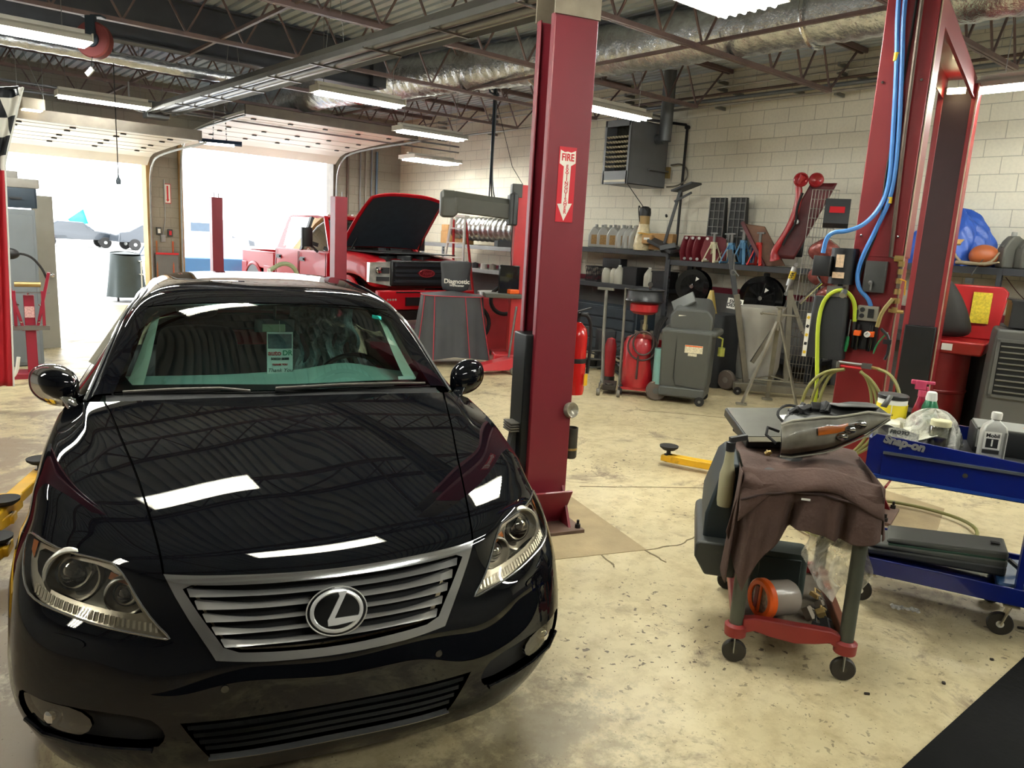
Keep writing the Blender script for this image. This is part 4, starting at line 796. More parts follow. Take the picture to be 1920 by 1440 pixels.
# ---- four-post alignment rack under the pickup
RK = thing('four_post_rack', 'four short red rack posts around the red pickup', 'vehicle rack', (7.12, 10.85, 0), 0)
rr = mat('rack_red', '7c2430', .45, 0, .06, coat=.2)
for x, y, h in ((-2.06, -.75, 2.24), (-2.55, 3.0, 2.22), (1.75, -.3, 2.1), (1.75, 4.1, 2.1)):
    o = MB().box((x, y, h/2), (.19, .16, h)).build('rack_post', rr, RK, bevel=.006); MB().cyl((x-.03, y, h), (x-.03, y, h+.09), .010, n=8).cyl((x+.05, y, h), (x+.05, y, h+.07), .010, n=8).build('threaded_rod', steel, o)
    MB().box((x, y, .01), (.34, .3, .02)).build('foot_plate', rr, o)
for x in (-.85, .85): MB().box((x, 1.9, .03), (.5, 5.6, .06)).build('runway', rr, RK)
# ================= red pickup =================
TR = thing('pickup_truck', 'red heavy duty pickup truck with its hood propped open', 'truck', (7.12, 10.85, .06), R(.7))
tred = mat('truck_red', 'a80f1c', .4, 0, .03, coat=.15, spec=.25); tblk = mat('truck_black', '0c0d10', .4, 0, .1); tglass = glassy('truck_glass', (.32, .38, .38), .04, ior=1.2)
def sec(y, pts): return [(x, y, z) for x, z in pts]+[(-x, y, z) for x, z in pts[::-1]]
# lower body side profile, front clip, cab and bed lofted along the truck
def loftbody(name, secs, m, sub=1, caps=True): return MB().loft(secs, caps).build(name, m, TR, sub=sub, smooth=50)
loftbody('front_fenders', [sec(y, [(w_*.62, z1-.02), (w_*.80, z1), (w_*.95, z1-.05), (w_, z1-.16), (w_, .95), (w_*.99, zb), (w_*.8, zb)]) for y, w_, z1, zb in ((.22, .96, 1.22, .80), (.28, 1.0, 1.27, .78), (.50, 1.015, 1.32, .95), (.72, 1.015, 1.34, 1.05), (1.05, 1.015, 1.36, 1.06), (1.35, 1.015, 1.37, .90), (1.5, 1.015, 1.37, .55), (1.75, 1.01, 1.38, .45))], tred)
loftbody('cab', [sec(y, [(.93, 1.34), (1.0, 1.28), (1.015, 1.0), (1.01, .6), (.97, .48), (.6, .48)]) for y in (1.76, 1.8, 2.9, 4.0, 4.04)], tred, 0)
def gh(y, zt, wt, zb=1.32, wb=.96): return [( .0, y, zt), (wt*.7, y, zt-.005), (wt, y, zt-.05), (wb, y, zb), (-wb, y, zb), (-wt, y, zt-.05), (-wt*.7, y, zt-.005)]
rf = MB().loft([[(-.5, 2.38, 1.96), (.5, 2.38, 1.96), (.70, 2.40, 1.93), (.70, 2.40, 1.90), (-.70, 2.40, 1.90), (-.70, 2.40, 1.93)], [(-.5, 2.7, 2.0), (.5, 2.7, 2.0), (.735, 2.7, 1.96), (.745, 2.7, 1.91), (-.745, 2.7, 1.91), (-.735, 2.7, 1.96)], [(-.5, 3.9, 2.0), (.5, 3.9, 2.0), (.735, 3.9, 1.96), (.745, 3.9, 1.91), (-.745, 3.9, 1.91), (-.735, 3.9, 1.96)], [(-.5, 4.0, 1.97), (.5, 4.0, 1.97), (.72, 4.0, 1.94), (.73, 4.0, 1.90), (-.73, 4.0, 1.90), (-.72, 4.0, 1.94)]]).build('roof', tred, TR, smooth=50)
for s in (1, -1):
    P = lambda x, y, z: (s*x, y, z)
    MB().bar(P(.93, 1.78, 1.33), P(.71, 2.42, 1.93), .07, .07).build('windshield_pillar', tred, TR); MB().bar(P(.96, 2.92, 1.30), P(.75, 2.92, 1.93), .09, .05).build('door_pillar', tblk, TR)
    MB().add([P(.97, 3.62, 1.30), P(.97, 4.04, 1.30), P(.73, 4.0, 1.93), P(.75, 3.86, 1.93), P(.93, 3.72, 1.30), P(.93, 4.04, 1.30), P(.70, 4.0, 1.93), P(.72, 3.86, 1.93)], [(0, 1, 2, 3), (7, 6, 5, 4), (0, 3, 7, 4), (1, 5, 6, 2)]).build('rear_pillar', tred, TR)
    MB().add([P(.955, 1.85, 1.33), P(.962, 2.9, 1.31), P(.75, 2.9, 1.92), P(.72, 2.46, 1.92)], [(0, 1, 2, 3)]).build('front_door_glass', tglass, TR); MB().add([P(.962, 2.95, 1.31), P(.965, 3.75, 1.31), P(.75, 3.86, 1.92), P(.75, 2.95, 1.92)], [(0, 1, 2, 3)]).build('rear_door_glass', tglass, TR)
    for y0, y1 in ((1.80, 2.90), (2.95, 3.98)):
        MB().tube([P(1.017, y0, 1.28), P(1.019, y0, .62), P(1.019, y0+.03, .52), P(1.019, y1-.03, .52), P(1.019, y1, .62), P(1.017, y1, 1.28)], .005, 4).build('door_seam', tblk, TR)
        MB().bar(P(1.03, y1-.22, 1.14), P(1.03, y1-.06, 1.14), .03, .035).box(P(1.018, y1-.14, 1.14), (.004, .2, .08)).build('door_handle', tblk, TR, bevel=.005)
    MB().rbox(P(1.21, 2.16, 1.56), (.20, .14, .34), .05).build('tow_mirror', tblk, TR); MB().bar(P(1.0, 2.15, 1.42), P(1.14, 2.16, 1.46), .05, .07).bar(P(1.0, 2.15, 1.30), P(1.14, 2.16, 1.42), .04, .04).build('mirror_arm', tblk, TR)
    for y in (.98, 5.15):
        w_ = MB().lathe([(.20, -.13), (.36, -.135), (.395, -.10), (.40, 0), (.395, .10), (.36, .135), (.2, .13)], P(.86, y, .405 if y < 2 else .40), 'x', 36).build('wheel', rubber, TR)
        MB().lathe([(0, .05*s), (.06, .06*s), (.2, .02*s), (.235, .09*s)], P(.90, y, .40), 'x', 24).build('wheel_rim', mat('alloy', 'a4a6a8', .3, .8, .05), w_)
        MB().lathe([(.43, -.02), (.455, -.03), (.50, -.01), (.50, .02), (.44, .03)], P(1.02, y, .47), 'x', 24, a0=R(0), a1=R(180)).build('wheel_flare', tred, TR)
        MB().lathe([(0, -.1), (.43, -.1), (.43, .1), (0, .1)], P(.93, y, .47), 'x', 24, a0=R(0), a1=R(180)).build('wheel_well', tblk, TR)
    MB().bar(P(1.05, 1.75, .42), P(1.05, 3.9, .42), .14, .05).build('running_board', tblk, TR)
    lp = MB().add([P(.66, .13, 1.24), P(1.0, .24, 1.22), P(1.005, .26, .90), P(.66, .13, .84), P(.66, .20, 1.24), P(1.0, .34, 1.22), P(1.0, .34, .90), P(.66, .2, .84)], [(0, 1, 2, 3), (0, 4, 5, 1), (1, 5, 6, 2), (2, 6, 7, 3), (3, 7, 4, 0)]).build('headlight', mat('headlamp_clear', 'c4c4bc', .15, .6, .3, 9), TR)
    MB().box(P(.80, .165, 1.10), (.22, .02, .10), (0, 0, R(s*17))).box(P(.80, .165, .96), (.22, .02, .07), (0, 0, R(s*17))).build('lamp_insert', tblk, lp); MB().lathe([(0, -.02), (.05, -.015), (.06, 0)], P(.86, .165, 1.10), 'y', 18).build('lamp_reflector', chrome, lp)
    MB().box(P(.74, .0, .62), (.28, .05, .12)).build('fog_light_pocket', tblk, TR); 
    fl = MB()
    for k in range(4): fl.lathe([(0, -.035), (.018, -.03), (.022, 0)], P(.66+k*.05, .0, .63), 'y', 10)
    fl.build('led_fog_light', mat('headlamp_clear', 'c4c4bc', .15, .6, .3, 9), TR)
    MB().bar(P(.72, 1.45, 1.36), P(.67, 1.28, 1.60), .02).build('hood_strut', tblk, TR)
MB().add([(-.93, 1.80, 1.34), (.93, 1.80, 1.34), (.70, 2.41, 1.92), (-.70, 2.41, 1.92)], [(0, 1, 2, 3)]).build('windshield', tglass, TR)
MB().box((0, 3.0, .9), (1.8, 2.2, .7)).build('cabin', tblk, TR); 
for x in (-.42, .42): MB().rbox((x, 2.9, 1.42), (.5, .16, .5), .06).build('seat', mat('truck_seat', '3a3d42', .7, 0, .1), TR)
# grille, bumper, engine bay, raised hood
g = MB().loft([[(-.68, .10, .84), (.68, .10, .84), (.68, .10, 1.27), (-.68, .10, 1.27)], [(-.68, .4, .84), (.68, .4, .84), (.68, .4, 1.27), (-.68, .4, 1.27)]]).build('grille', tblk, TR, bevel=.03)
b_ = MB()
for z in (.93, 1.03, 1.10, 1.20): b_.bar((-.62, .085, z), (.62, .085, z), .03, .05)
b_.build('grille_bar', mat('grille_gray', '1e2228', .35, 0, .1), g)
ov = MB().grid(lambda u, v: (.17*v*math.cos(2*PI*u), .06, 1.065+.072*v*math.sin(2*PI*u)), 30, 2, True); ov.loft([[(.17*math.cos(2*PI*i/30), y, 1.065+.072*math.sin(2*PI*i/30)) for i in range(30)] for y in (.06, .1)]); ov.build('oval_badge', mat('badge_red', '7c1a24', .3, 0, .05), g)
MB().tube([(.155*math.cos(2*PI*i/30), .058, 1.065+.060*math.sin(2*PI*i/30)) for i in range(30)], .005, 6, True).build('badge_rim', mat('badge_rim', 'b44a50', .3, .5, 0), g)
text('Ford', .10, mat('badge_rim', 'b44a50', .3, .5, 0), g, (0, .055, 1.065), (R(90), 0, 0), 'badge_lettering', shear=.3)
MB().loft([[(-w_, y, z) for w_, y, z in ((.98, .10, .78), (.98, .10, .50), (.85, .12, .44))]+[(w_, y, z) for w_, y, z in ((.85, .12, .44), (.98, .10, .50), (.98, .10, .78))]]*1+[[(-w_, y, z) for w_, y, z in ((.98, -.02, .78), (.98, -.04, .52), (.85, .0, .46))]+[(w_, y, z) for w_, y, z in ((.85, .0, .46), (.98, -.04, .52), (.98, -.02, .78))]]).build('bumper', tred, TR, bevel=.02)
MB().box((0, -.045, .60), (.95, .03, .14)).box((0, -.03, .755), (1.3, .03, .02)).build('bumper_intake', tblk, TR); MB().box((0, .12, .36), (1.7, .2, .16)).build('air_dam', tblk, TR)
e_ = MB().box((0, .9, 1.0), (1.3, 1.3, .4)); random.seed(3)
for k in range(22): e_.box((random.uniform(-.55, .55), random.uniform(.4, 1.5), random.uniform(1.18, 1.30)), (random.uniform(.1, .35), random.uniform(.1, .3), .12), (0, 0, random.uniform(0, 1)))
e_.box((0, .98, 1.375), (1.56, 1.30, .02)); e_.build('engine', mat('engine_dark', '2a2c2e', .5, .3, .5, 12), TR, bevel=.01)
def hood(u, v): # underside sheet, hinge at the cowl, raised
    x = (u-.5)*1.66*(1-.10*v**2); a = R(49); l = 1.42*v; bow = .06*(1-(2*u-1)**2)*math.sin(PI*min(1, v+.1)) - .10*abs(2*u-1)**3*v
    return (x, 1.62-l*math.cos(a)*1.0, 1.42+l*math.sin(a)+bow-.10*v**3)
hd = MB().grid(hood, 16, 12).build('hood', tred, TR, solid=.015)
MB().grid(lambda u, v: (hood(.04+.92*u, .03+.93*v)[0], hood(.04+.92*u, .03+.93*v)[1]-.022, hood(.04+.92*u, .03+.93*v)[2]-.024), 16, 12).build('hood_liner', mat('hood_liner', '232a33', .8, 0, .15, 8), hd)
# bed
for s in (1, -1): MB().box((s*.985, 4.95, 1.02), (.06, 1.7, .36)).build('bed_side', tred, TR, bevel=.03); MB().box((s*1.0, 4.35, .72), (.06, .5, .4)).build('bed_lower_side', tred, TR, bevel=.02); MB().box((s*1.0, 5.65, .80), (.06, .3, .3)).build('bed_rear_corner', tred, TR, bevel=.02)
MB().box((0, 4.95, .86), (1.9, 1.7, .05)).box((0, 5.8, 1.0), (1.96, .06, .4)).box((0, 4.1, 1.05), (1.9, .05, .46)).build('bed', tred, TR)
ml = MB()
for x in (-.5, -.2, 0, .2, .5): ml.rbox((x, 2.62, 2.0), (.09, .14, .04), .02)
ml.build('cab_marker_lights', mat('marker_amber', 'b0a890', .3, 0, .1), TR)
# ================= shelving along the block wall =================
rackm = mat('rack_charcoal', '3d3f42', .5, .3, .1); lshelf = mat('rack_gray', '8a8c8c', .5, .3, .1)
def rack(label, x0, x1, y0, y1, levels, m=rackm, h=None, board=True):
    o = thing('shelf_rack', label, 'shelving', ((x0+x1)/2, (y0+y1)/2, 0)); w, d = (x1-x0)/2, (y1-y0)/2
    for z in levels:
        b = MB(); b.box((-w, 0, z-.04), (.03, 2*d, .08)).box((w, 0, z-.04), (.03, 2*d, .08)).box((0, -d, z-.03), (2*w, .03, .06)).box((0, d, z-.03), (2*w, .03, .06))
        b.build('shelf_beam', m, o, bevel=.003)
        if board: MB().box((0, 0, z-.008), (2*w-.02, 2*d-.02, .014)).build('shelf_board', mat('shelf_board', '4a4844', .7, 0, .15), o)
    h = h or levels[0]
    for sx in (-1, 1):
        for sy in (-1, 1):
            p = MB()
            for a in (-.02, .02): p.box((sx*w+a, sy*d, h/2), (.008, .045, h))
            n = int(h/.08)
            for k in range(n): p.box((sx*w, sy*d, (k+.5)*h/n), (.045, .045, h/n*.45))
            p.build('shelf_post', m, o, smooth=0)
    return o
rack('charcoal rack holding the motor oil jugs, right of the center lift post', 9.55, 10.12, 7.72, 10.3, (1.72, 1.13, .45), h=1.73)
rack('charcoal rack with jack stands and hose reels under it', 9.55, 10.12, 5.15, 7.68, (1.60, .35), h=1.60)
rack('charcoal rack at far right under the blue tarp', 9.55, 10.12, .6, 5.0, (1.76, .9), h=1.76)
rack('light gray rack behind the step ladder near the truck hood', 9.4, 9.95, 11.4, 14.6, (1.62, 1.15, .5), lshelf, h=1.65)
p = MB()
for a in (-.02, .02): p.box((9.55+a, 3.05, .88), (.008, .05, 1.76))
for k in range(20): p.box((9.55, 3.05, .05+k*.087), (.045, .05, .035))
tag(p.build('rack_upright', rackm, smooth=0), 'perforated charcoal upright in the middle of the far right rack', 'rack upright')
# motor oil jugs
jugm = mat('jug_silver', 'a6a6a0', .35, .35, .06); juglab = mat('jug_label', '8a6a3a', .5, 0, .35, 60)
def oiljug(label=None, m=jugm, lab=True):
    o = thing('oil_jug', label, 'jug', group=None)
    P = [(-.10, 0), (.10, 0), (.10, .20), (.075, .25), (.02, .285), (-.025, .285), (-.065, .24), (-.10, .17)]
    MB().prism(P, .115, 'xz', -.0575).build('bottle', m, o, bevel=.014)
    MB().lathe([(.023, .28), (.023, .315), (.020, .32), (0, .32)], (-.0, 0, 0), n=12).build('cap', mat('cap_gray', '8d8d86', .5, 0, .1), o)
    MB().box((-.068, 0, .215), (.018, .03, .09), (0, R(40), 0)).build('handle', m, o, bevel=.006)
    if lab: MB().box((.015, -.059, .11), (.11, .003, .13)).build('label', juglab, o)
    o.scale = (1.22, 1.22, 1.25); return o
jg = oiljug(); jg.location = (9.72, 9.50, 1.72); jg.rotation_euler = (0, 0, R(-80)); k = 0
jg['label'] = 'silver motor oil jug at the left end of the front row'; jg['category'] = 'jug'; jg['group'] = 'motor oil jugs on the top shelf'
ordw = ['second', 'third', 'fourth', 'fifth', 'sixth', 'seventh']
for i, (y, r) in enumerate(((9.27, -80), (9.04, -80), (8.84, -35), (8.69, -35), (8.55, -35))): dup(jg, (9.70, y, 1.72), R(r), 'silver motor oil jug, %s from the left in the front row' % ordw[i])
for i in range(6): dup(jg, (9.93, 9.55-.19*i, 1.72), R(-80), 'silver motor oil jug in the back row, %s from the left' % (['first']+ordw)[i])
gj = MB().lathe([(0, 0), (.072, .0), (.078, .01), (.078, .15), (.070, .19), (.035, .25), (.020, .265), (.020, .285), (0, .287)], n=18); 
def gallon(loc, label, grp):
    o = MB().lathe([(0, 0), (.072, .0), (.078, .01), (.078, .15), (.070, .19), (.035, .25), (.020, .265)], n=18).build('gallon_jug', mat('jug_clouded', 'b9b6a6', .4, 0, .08)); o.location = loc; o.scale = (1.2, 1.2, 1.12)
    MB().cyl((0, 0, .262), (0, 0, .285), .021, n=12).build('cap', white, o); MB().tube([(.07, .0, .16), (.10, 0, .20), (.07, 0, .235), (.03, 0, .245)], .010, 6, smooth=1).build('handle', mat('jug_clouded', 'b9b6a6', .4, 0, .08), o); tag(o, label, 'jug', grp)
for i, (y, l) in enumerate(((9.12, 'cloudy white gallon jug, leftmost on the middle shelf'), (8.93, 'cloudy white gallon jug between two others on the middle shelf'), (8.80, 'cloudy white gallon jug beside the black bin, right of its two neighbors'), (8.17, 'lone cloudy white gallon jug between the black bins'))): gallon((9.68-.04*(i == 2), y, 1.13), l, 'gallon jugs on the middle shelf')
def crate(loc, d, name, label, cat, m, rz=0, mesh=True):
    o = thing(name, label, cat, loc, rz); w, l, h = d
    b = MB().box((0, 0, .006), (w, l, .012))
    if mesh:
        n = 7
        for s in (-1, 1):
            for i in range(n):
                a = -l/2+(i+.5)*l/n; b.bar((s*w/2, a-.03, .01), (s*w/2, a+.03, h), .008); b.bar((s*w/2, a+.03, .01), (s*w/2, a-.03, h), .008)
                c = -w/2+(i+.5)*w/n; b.bar((c-.02, s*l/2, .01), (c+.02, s*l/2, h), .008)
        for z in (h,): b.bar((-w/2, -l/2, z), (w/2, -l/2, z), .015).bar((-w/2, l/2, z), (w/2, l/2, z), .015).bar((-w/2, -l/2, z), (-w/2, l/2, z), .015).bar((w/2, -l/2, z), (w/2, l/2, z), .015)
    else:
        for s in (-1, 1): b.box((s*w/2, 0, h/2), (.012, l, h)).box((0, s*l/2, h/2), (w, .012, h))
        b.box((0, 0, h-.01), (w+.03, l+.03, .02))
        b2 = MB().box((0, 0, h*.8), (w-.02, l-.02, .02)).build('contents', black, o)
    b.build('body', m, o, smooth=0); return o
crate((9.72, 9.42, 1.13), (.26, .28, .26), 'wire_basket', 'black wire milk crate on the middle shelf beside the white jugs', 'crate', black)
crate((9.75, 8.53, 1.13), (.3, .30, .30), 'storage_bin', 'black square bin right of the three white jugs', 'bin', black, mesh=False)
crate((9.78, 7.93, 1.13), (.3, .28, .27), 'storage_bin', 'black square bin at the right end of the middle shelf', 'bin', black, mesh=False)
MB_ = MB().rbox((9.72, 9.0, 1.47), (.2, .42, .16), .03).build('tool_case', black); tag(MB_, 'black case up under the top shelf behind the white jugs', 'case')
o = thing('sprayer_bag', 'clear plastic bag of tan material with black cap standing on the rack', 'bag', (9.62, 8.33, 1.72))
MB().lathe([(0, 0), (.14, .0), (.15, .06), (.13, .2), (.10, .33), (.085, .40), (.085, .56), (.07, .58), (0, .58)], n=24).build('bag', mat('bag_tan', 'd2c49c', .35, 0, .25, 18, bump=.6, bscale=25), o)
MB().lathe([(.088, .42), (.09, .56), (.08, .565)], n=24).build('tan_bottle', mat('bottle_tan', 'a88c58', .3, 0, .1), o)
MB().lathe([(.095, .55), (.098, .60), (.090, .67), (.05, .70), (0, .705)], n=24).build('cap', black, o); MB().tube([(-.08, .03, .45), (-.10, .05, .60), (-.08, .08, .72), (-.05, .07, .68)], .008, 6, smooth=1).build('strap', rubber, o)
def carton(loc, d, label, rz=0, m=wood, rx=0, mark=None, name='cardboard_box'):
    o = thing(name, label, 'box', loc, rot=(rx, 0, rz)); MB().box((0, 0, d[2]/2), d).build('box', m, o, bevel=.003)
    if mark: MB().box((0, -d[1]/2-.001, d[2]*.55), (d[0]*.6, .002, d[2]*.25)).build('printing', mark, o)
    else: MB().box((0, 0, d[2]+.0005), (d[0]*.98, .05, .001)).build('tape', mat('tape_tan', '9c7a48', .4, 0, .05), o)
    return o
carton((9.50, 8.12, 1.83), (.16, .12, .14), 'small brown carton with orange-yellow flap leaning on the clear bag', R(-70), mark=paper)
o = MB().box((9.50, 8.20, 1.985), (.15, .20, .004), (R(8), R(-6), R(20))).build('yellow_card', mat('flap_yellow', 'dca840', .6, 0, .1)); tag(o, 'yellow cardboard sheet lying on the small carton', 'card')
carton((9.70, 7.98, 1.74), (.42, .14, .26), 'large open brown carton tilted behind the swivel stand', R(-80))
st = thing('swivel_stand', 'black post stand holding a tilted flat tray above the shelf', 'stand', (9.6, 7.83, 1.72))
MB().bar((0, .05, .05), (.10, -.12, .98), .045).build('post', dgray, st, bevel=.004); MB().box((.10, -.22, 1.00), (.26, .40, .03), (R(-17), 0, 0)).build('tray', dgray, st, bevel=.003); MB().bar((.05, -.06, .78), (.1, -.33, .92), .03).build('brace', dgray, st)
MB().box((0, .02, .1), (.3, .5, .05), (R(20), R(-10), 0)).box((-.05, -.1, .06), (.2, .25, .08), (R(-15), R(12), R(30))).build('base', dgray, st, bevel=.004); MB().cyl((.02, .05, .55), (.07, .1, .57), .02, n=8).build('knob', black, st)
# red plates, ramps, jack stands
for i, y in enumerate((7.52, 7.40, 7.28, 7.12)):
    o = MB().prism([(0, 0), (.30, 0), (.33, .10), (.30, .31), (.24, .34), (.03, .34), (0, .26), (-.03, .12)], .02, 'xz').build('red_plate', mat('plate_red', '6e1a24', .4, .1, .15, 5, dirt=('3c2418', .25, 4))); o.location = (9.62, y, 1.60); o.scale = (1.1, 1.1, 1.13); o.rotation_euler = (0, 0, R(-26 if i < 3 else -64))
    MB().lathe([(0, -.02), (.02, -.02), (.02, .04), (0, .04)], (.05, 0, .31), 'y', 8).lathe([(0, -.02), (.02, -.02), (.02, .04), (0, .04)], (.05, 0, .03), 'y', 8).build('spacer', white, o)
    tag(o, 'dark red steel plate with white spacers standing on edge, %s of four' % ['first', 'second', 'third', 'broad last'][i], 'steel plate', 'red plates on the rack')
for i, (y, l) in enumerate(((7.17, 'black ribbed wheel ramp stood on end, the left one'), (6.80, 'black ribbed wheel ramp stood on end beside its twin'))):
    o = thing('wheel_ramp', l, 'ramp', (9.95, y, 1.6), R(-82), 'wheel ramps on the rack')
    b = MB().add([(-.15, 0, 0), (.15, 0, 0), (.13, 0, .98), (-.13, 0, .98), (-.15, .16, 0), (.15, .16, 0), (.13, .06, .98), (-.13, .06, .98)], [(3, 2, 1, 0), (4, 5, 6, 7), (0, 1, 5, 4), (1, 2, 6, 5), (2, 3, 7, 6), (3, 0, 4, 7)]).build('ramp_body', mat('ramp_black', '2c2d2d', .6, 0, .1), o, bevel=.004)
    r_ = MB()
    for z in (.12, .26, .40, .54, .66, .78, .9): r_.bar((-.145+z*.02, -.012, z), (.145-z*.02, -.012, z), .018, .012)
    for x in (-.135, -.045, .045, .135): r_.bar((x, -.012, .0), (x*.88, -.012, .98), .018, .012)
    r_.build('ribs', mat('ramp_rib', '6a6a66', .6, 0, .1), o)
def jackstand(m, label, loc, h=.28, w=.17, rz=0):
    o = thing('jack_stand', label, 'jack stand', loc, rz, 'jack stands on the rack'); b = MB()
    for sx in (-1, 1):
        for sy in (-1, 1): b.bar((sx*w/2, sy*w/2, 0), (sx*.022, sy*.022, h*.8), .035, .012)
    b.box((0, 0, h*.74), (.06, .06, h*.3)).bar((-w/2, -w/2, .015), (w/2, -w/2, .015), .02).bar((-w/2, w/2, .015), (w/2, w/2, .015), .02); b.build('legs', m, o, bevel=.003)
    MB().box((0, 0, h+.02), (.02, .03, .1)).box((0, 0, h+.075), (.035, .10, .018)).build('saddle', mat('saddle_gray', '7c7c78', .5, .5, .15), o); MB().tube([(.03, 0, h*.8), (.07, .03, h*.75), (.09, .05, h*.6)], .006, 6).build('ratchet_handle', steel, o); o.scale = (1.25, 1.25, 1.22)
cream = mat('stand_cream', 'cfc8a6', .5, 0, .1); sblue = mat('stand_blue', '4f80a4', .45, 0, .08); sred = mat('stand_red', 'c02f28', .45, 0, .08)
jackstand(cream, 'cream jack stand in front of the left black ramp', (9.62, 6.93, 1.6)); jackstand(cream, 'cream jack stand half hidden behind the other cream one', (9.82, 6.82, 1.6))
jackstand(sblue, 'blue jack stand beside the cream ones', (9.62, 6.62, 1.6)); jackstand(sblue, 'blue jack stand, the middle of the three blue ones', (9.62, 6.42, 1.6), .32); jackstand(mat('stand_navy', '2a4070', .45, 0, .08), 'dark blue jack stand behind the lighter blue one', (9.85, 6.38, 1.6), .36)
jackstand(sred, 'orange-red jack stand by the brown panel', (9.60, 6.14, 1.6), .30)
bp = thing('brown_board', 'brown stained leather-like panel with dark edge leaning on the rack', 'panel', (9.62, 5.98, 1.6), R(-75))
MB().add([(-.42, 0, .58), (-.12, .02, .55), (.22, .05, .02), (-.02, -.02, .0), (-.42, .03, .58), (-.12, .05, .55), (.22, .08, .02), (-.02, .01, .0)], [(0, 1, 2, 3), (7, 6, 5, 4), (0, 4, 5, 1), (1, 5, 6, 2), (2, 6, 7, 3), (3, 7, 4, 0)]).build('panel', mat('panel_brown', '6b4630', .55, 0, .2, 8, dirt=('45302a', .3, 6)), bp, bevel=.008)
MB().bar((-.43, -.02, .60), (-.04, -.06, .0), .03, .05).build('trim_edge', mat('trim_maroon', '5a2428', .4, 0, .1), bp)
MB().box((.28, .15, .3), (.28, .1, .3)).build('black_pad', black, bp, bevel=.03)
cr = thing('creeper', 'red molded mechanic creeper stood on end with two round ears', 'creeper', (9.60, 5.52, 1.6), R(-62), rot=(0, 0, R(-62)))
def crp(side):
    pts = [(-.30, .02, .10), (-.33, .0, .2), (-.27, -.01, .32), (-.16, 0, .55), (-.10, 0, .80), (-.09, 0, .98), (-.12, 0, 1.12), (-.06, 0, 1.22)]
    return MB().tube([(x+side, y, z) for x, y, z in pts], lambda t: .045+.035*max(0, 1-t/.18)+.04*max(0, (t-.82)/.18)*(t > .82), 14, smooth=2)
crp(0).build('frame_side', mat('creeper_red', 'a4262a', .3, 0, .06, coat=.5), cr)
MB().grid(lambda u, v: (-.27+.42*v+(u-.5)*.22+.10*u, .04+.03*math.cos(PI*(u-.5)), .12+1.02*v), 10, 18).build('bed', mat('creeper_bed', '5e1d22', .45, 0, .2, 6), cr, solid=.03)
for x in (-.09, .10): MB().lathe([(0, .02), (.05, .02), (.088, -.0), (.096, -.04), (.08, -.06), (.05, -.03), (0, -.02)], (x, .0, 1.17), 'y', 24).build('ear', mat('creeper_red', 'a4262a', .3, 0, .06, coat=.5), cr)
MB().lathe([(0, -.06), (.03, -.06), (.04, -.02), (0, -.02)], (-.08, 0, .62), 'y', 14).build('caster_mount', steel, cr); MB().tube([(-.05, -.04, 1.0), (-.1, -.05, .8), (-.08, -.06, .6), (-.18, -.05, .42), (-.22, -.05, .3)], .016, 6, smooth=2).build('black_tube', rubber, cr)
# tall wire cage with bagged parts
wc = thing('wire_cage', 'tall narrow wire rack leaning beside the red creeper', 'wire rack', (9.35, 5.18, 0), R(-60)); b = MB()
for i in range(9): b.tube([(-.16+.04*i, 0, .1), (-.16+.04*i+.06, 0, 2.62)], .004, 4)
for i in range(22): b.tube([(-.16+.06*(i/21), 0, .1+i*.12), (.16+.06*(i/21), 0, .1+i*.12)], .004, 4)
b.build('wires', mat('cage_wire', 'a09c90', .4, .6, .1), wc, smooth=0)
for i, (x, y, z, s) in enumerate(((9.3, 5.0, 1.86, .17), (9.25, 4.95, 1.55, .16), (9.22, 4.8, 1.3, .15), (9.3, 4.72, 1.05, .15))):
    o = MB().grid(lambda u, v: (x+s*math.cos(2*PI*u)*math.sin(PI*v)*(1+.18*math.sin(9*u+4*v)), y+s*1.25*math.sin(2*PI*u)*math.sin(PI*v), z-s*.8*math.cos(PI*v)+.02*math.sin(14*u)), 22, 12, True).build('wrapped_part', mat('wrap_red', '8c4a44', .2, .1, .3, 14, bump=.8, bscale=18)); tag(o, 'red part in shiny clear wrap, %s on the wire rack' % ['topmost', 'second from top', 'third from top', 'lowest'][i], 'packaged part', 'wrapped red parts')
o = carton((9.35, 4.93, 2.17), (.30, .12, .36), 'dark gray and red product box perched on the wire rack', R(-62), dgray, R(-28), mark=redink, name='product_box')
sh = thing('shock_absorber', 'silver shock absorber with yellow label hung from the rack', 'shock absorber', (9.33, 5.42, 1.28), R(-62))
MB().cyl((-.05, 0, .0), (-.03, 0, .09), .014).cyl((-.03, 0, .09), (.02, 0, .34), .042).build('tube', mat('shock_silver', 'b8b8b4', .3, .7, .05), sh); MB().cyl((-.012, 0, .18), (.008, 0, .28), .0425).build('label_band', mat('shock_yellow', 'd8b820', .5, 0, .05), sh); text('VIA', .055, blackink, sh, (-.003, -.046, .23), (R(90), R(-70), 0), bold=.002)
MB().lathe([(0, -.02), (.026, -.02), (.026, .02), (0, .02)], (-.055, 0, -.02), 'y', 14).lathe([(0, -.02), (.026, -.02), (.026, .02), (0, .02)], (.028, 0, .37), 'y', 14).build('eyelet', steel, sh)
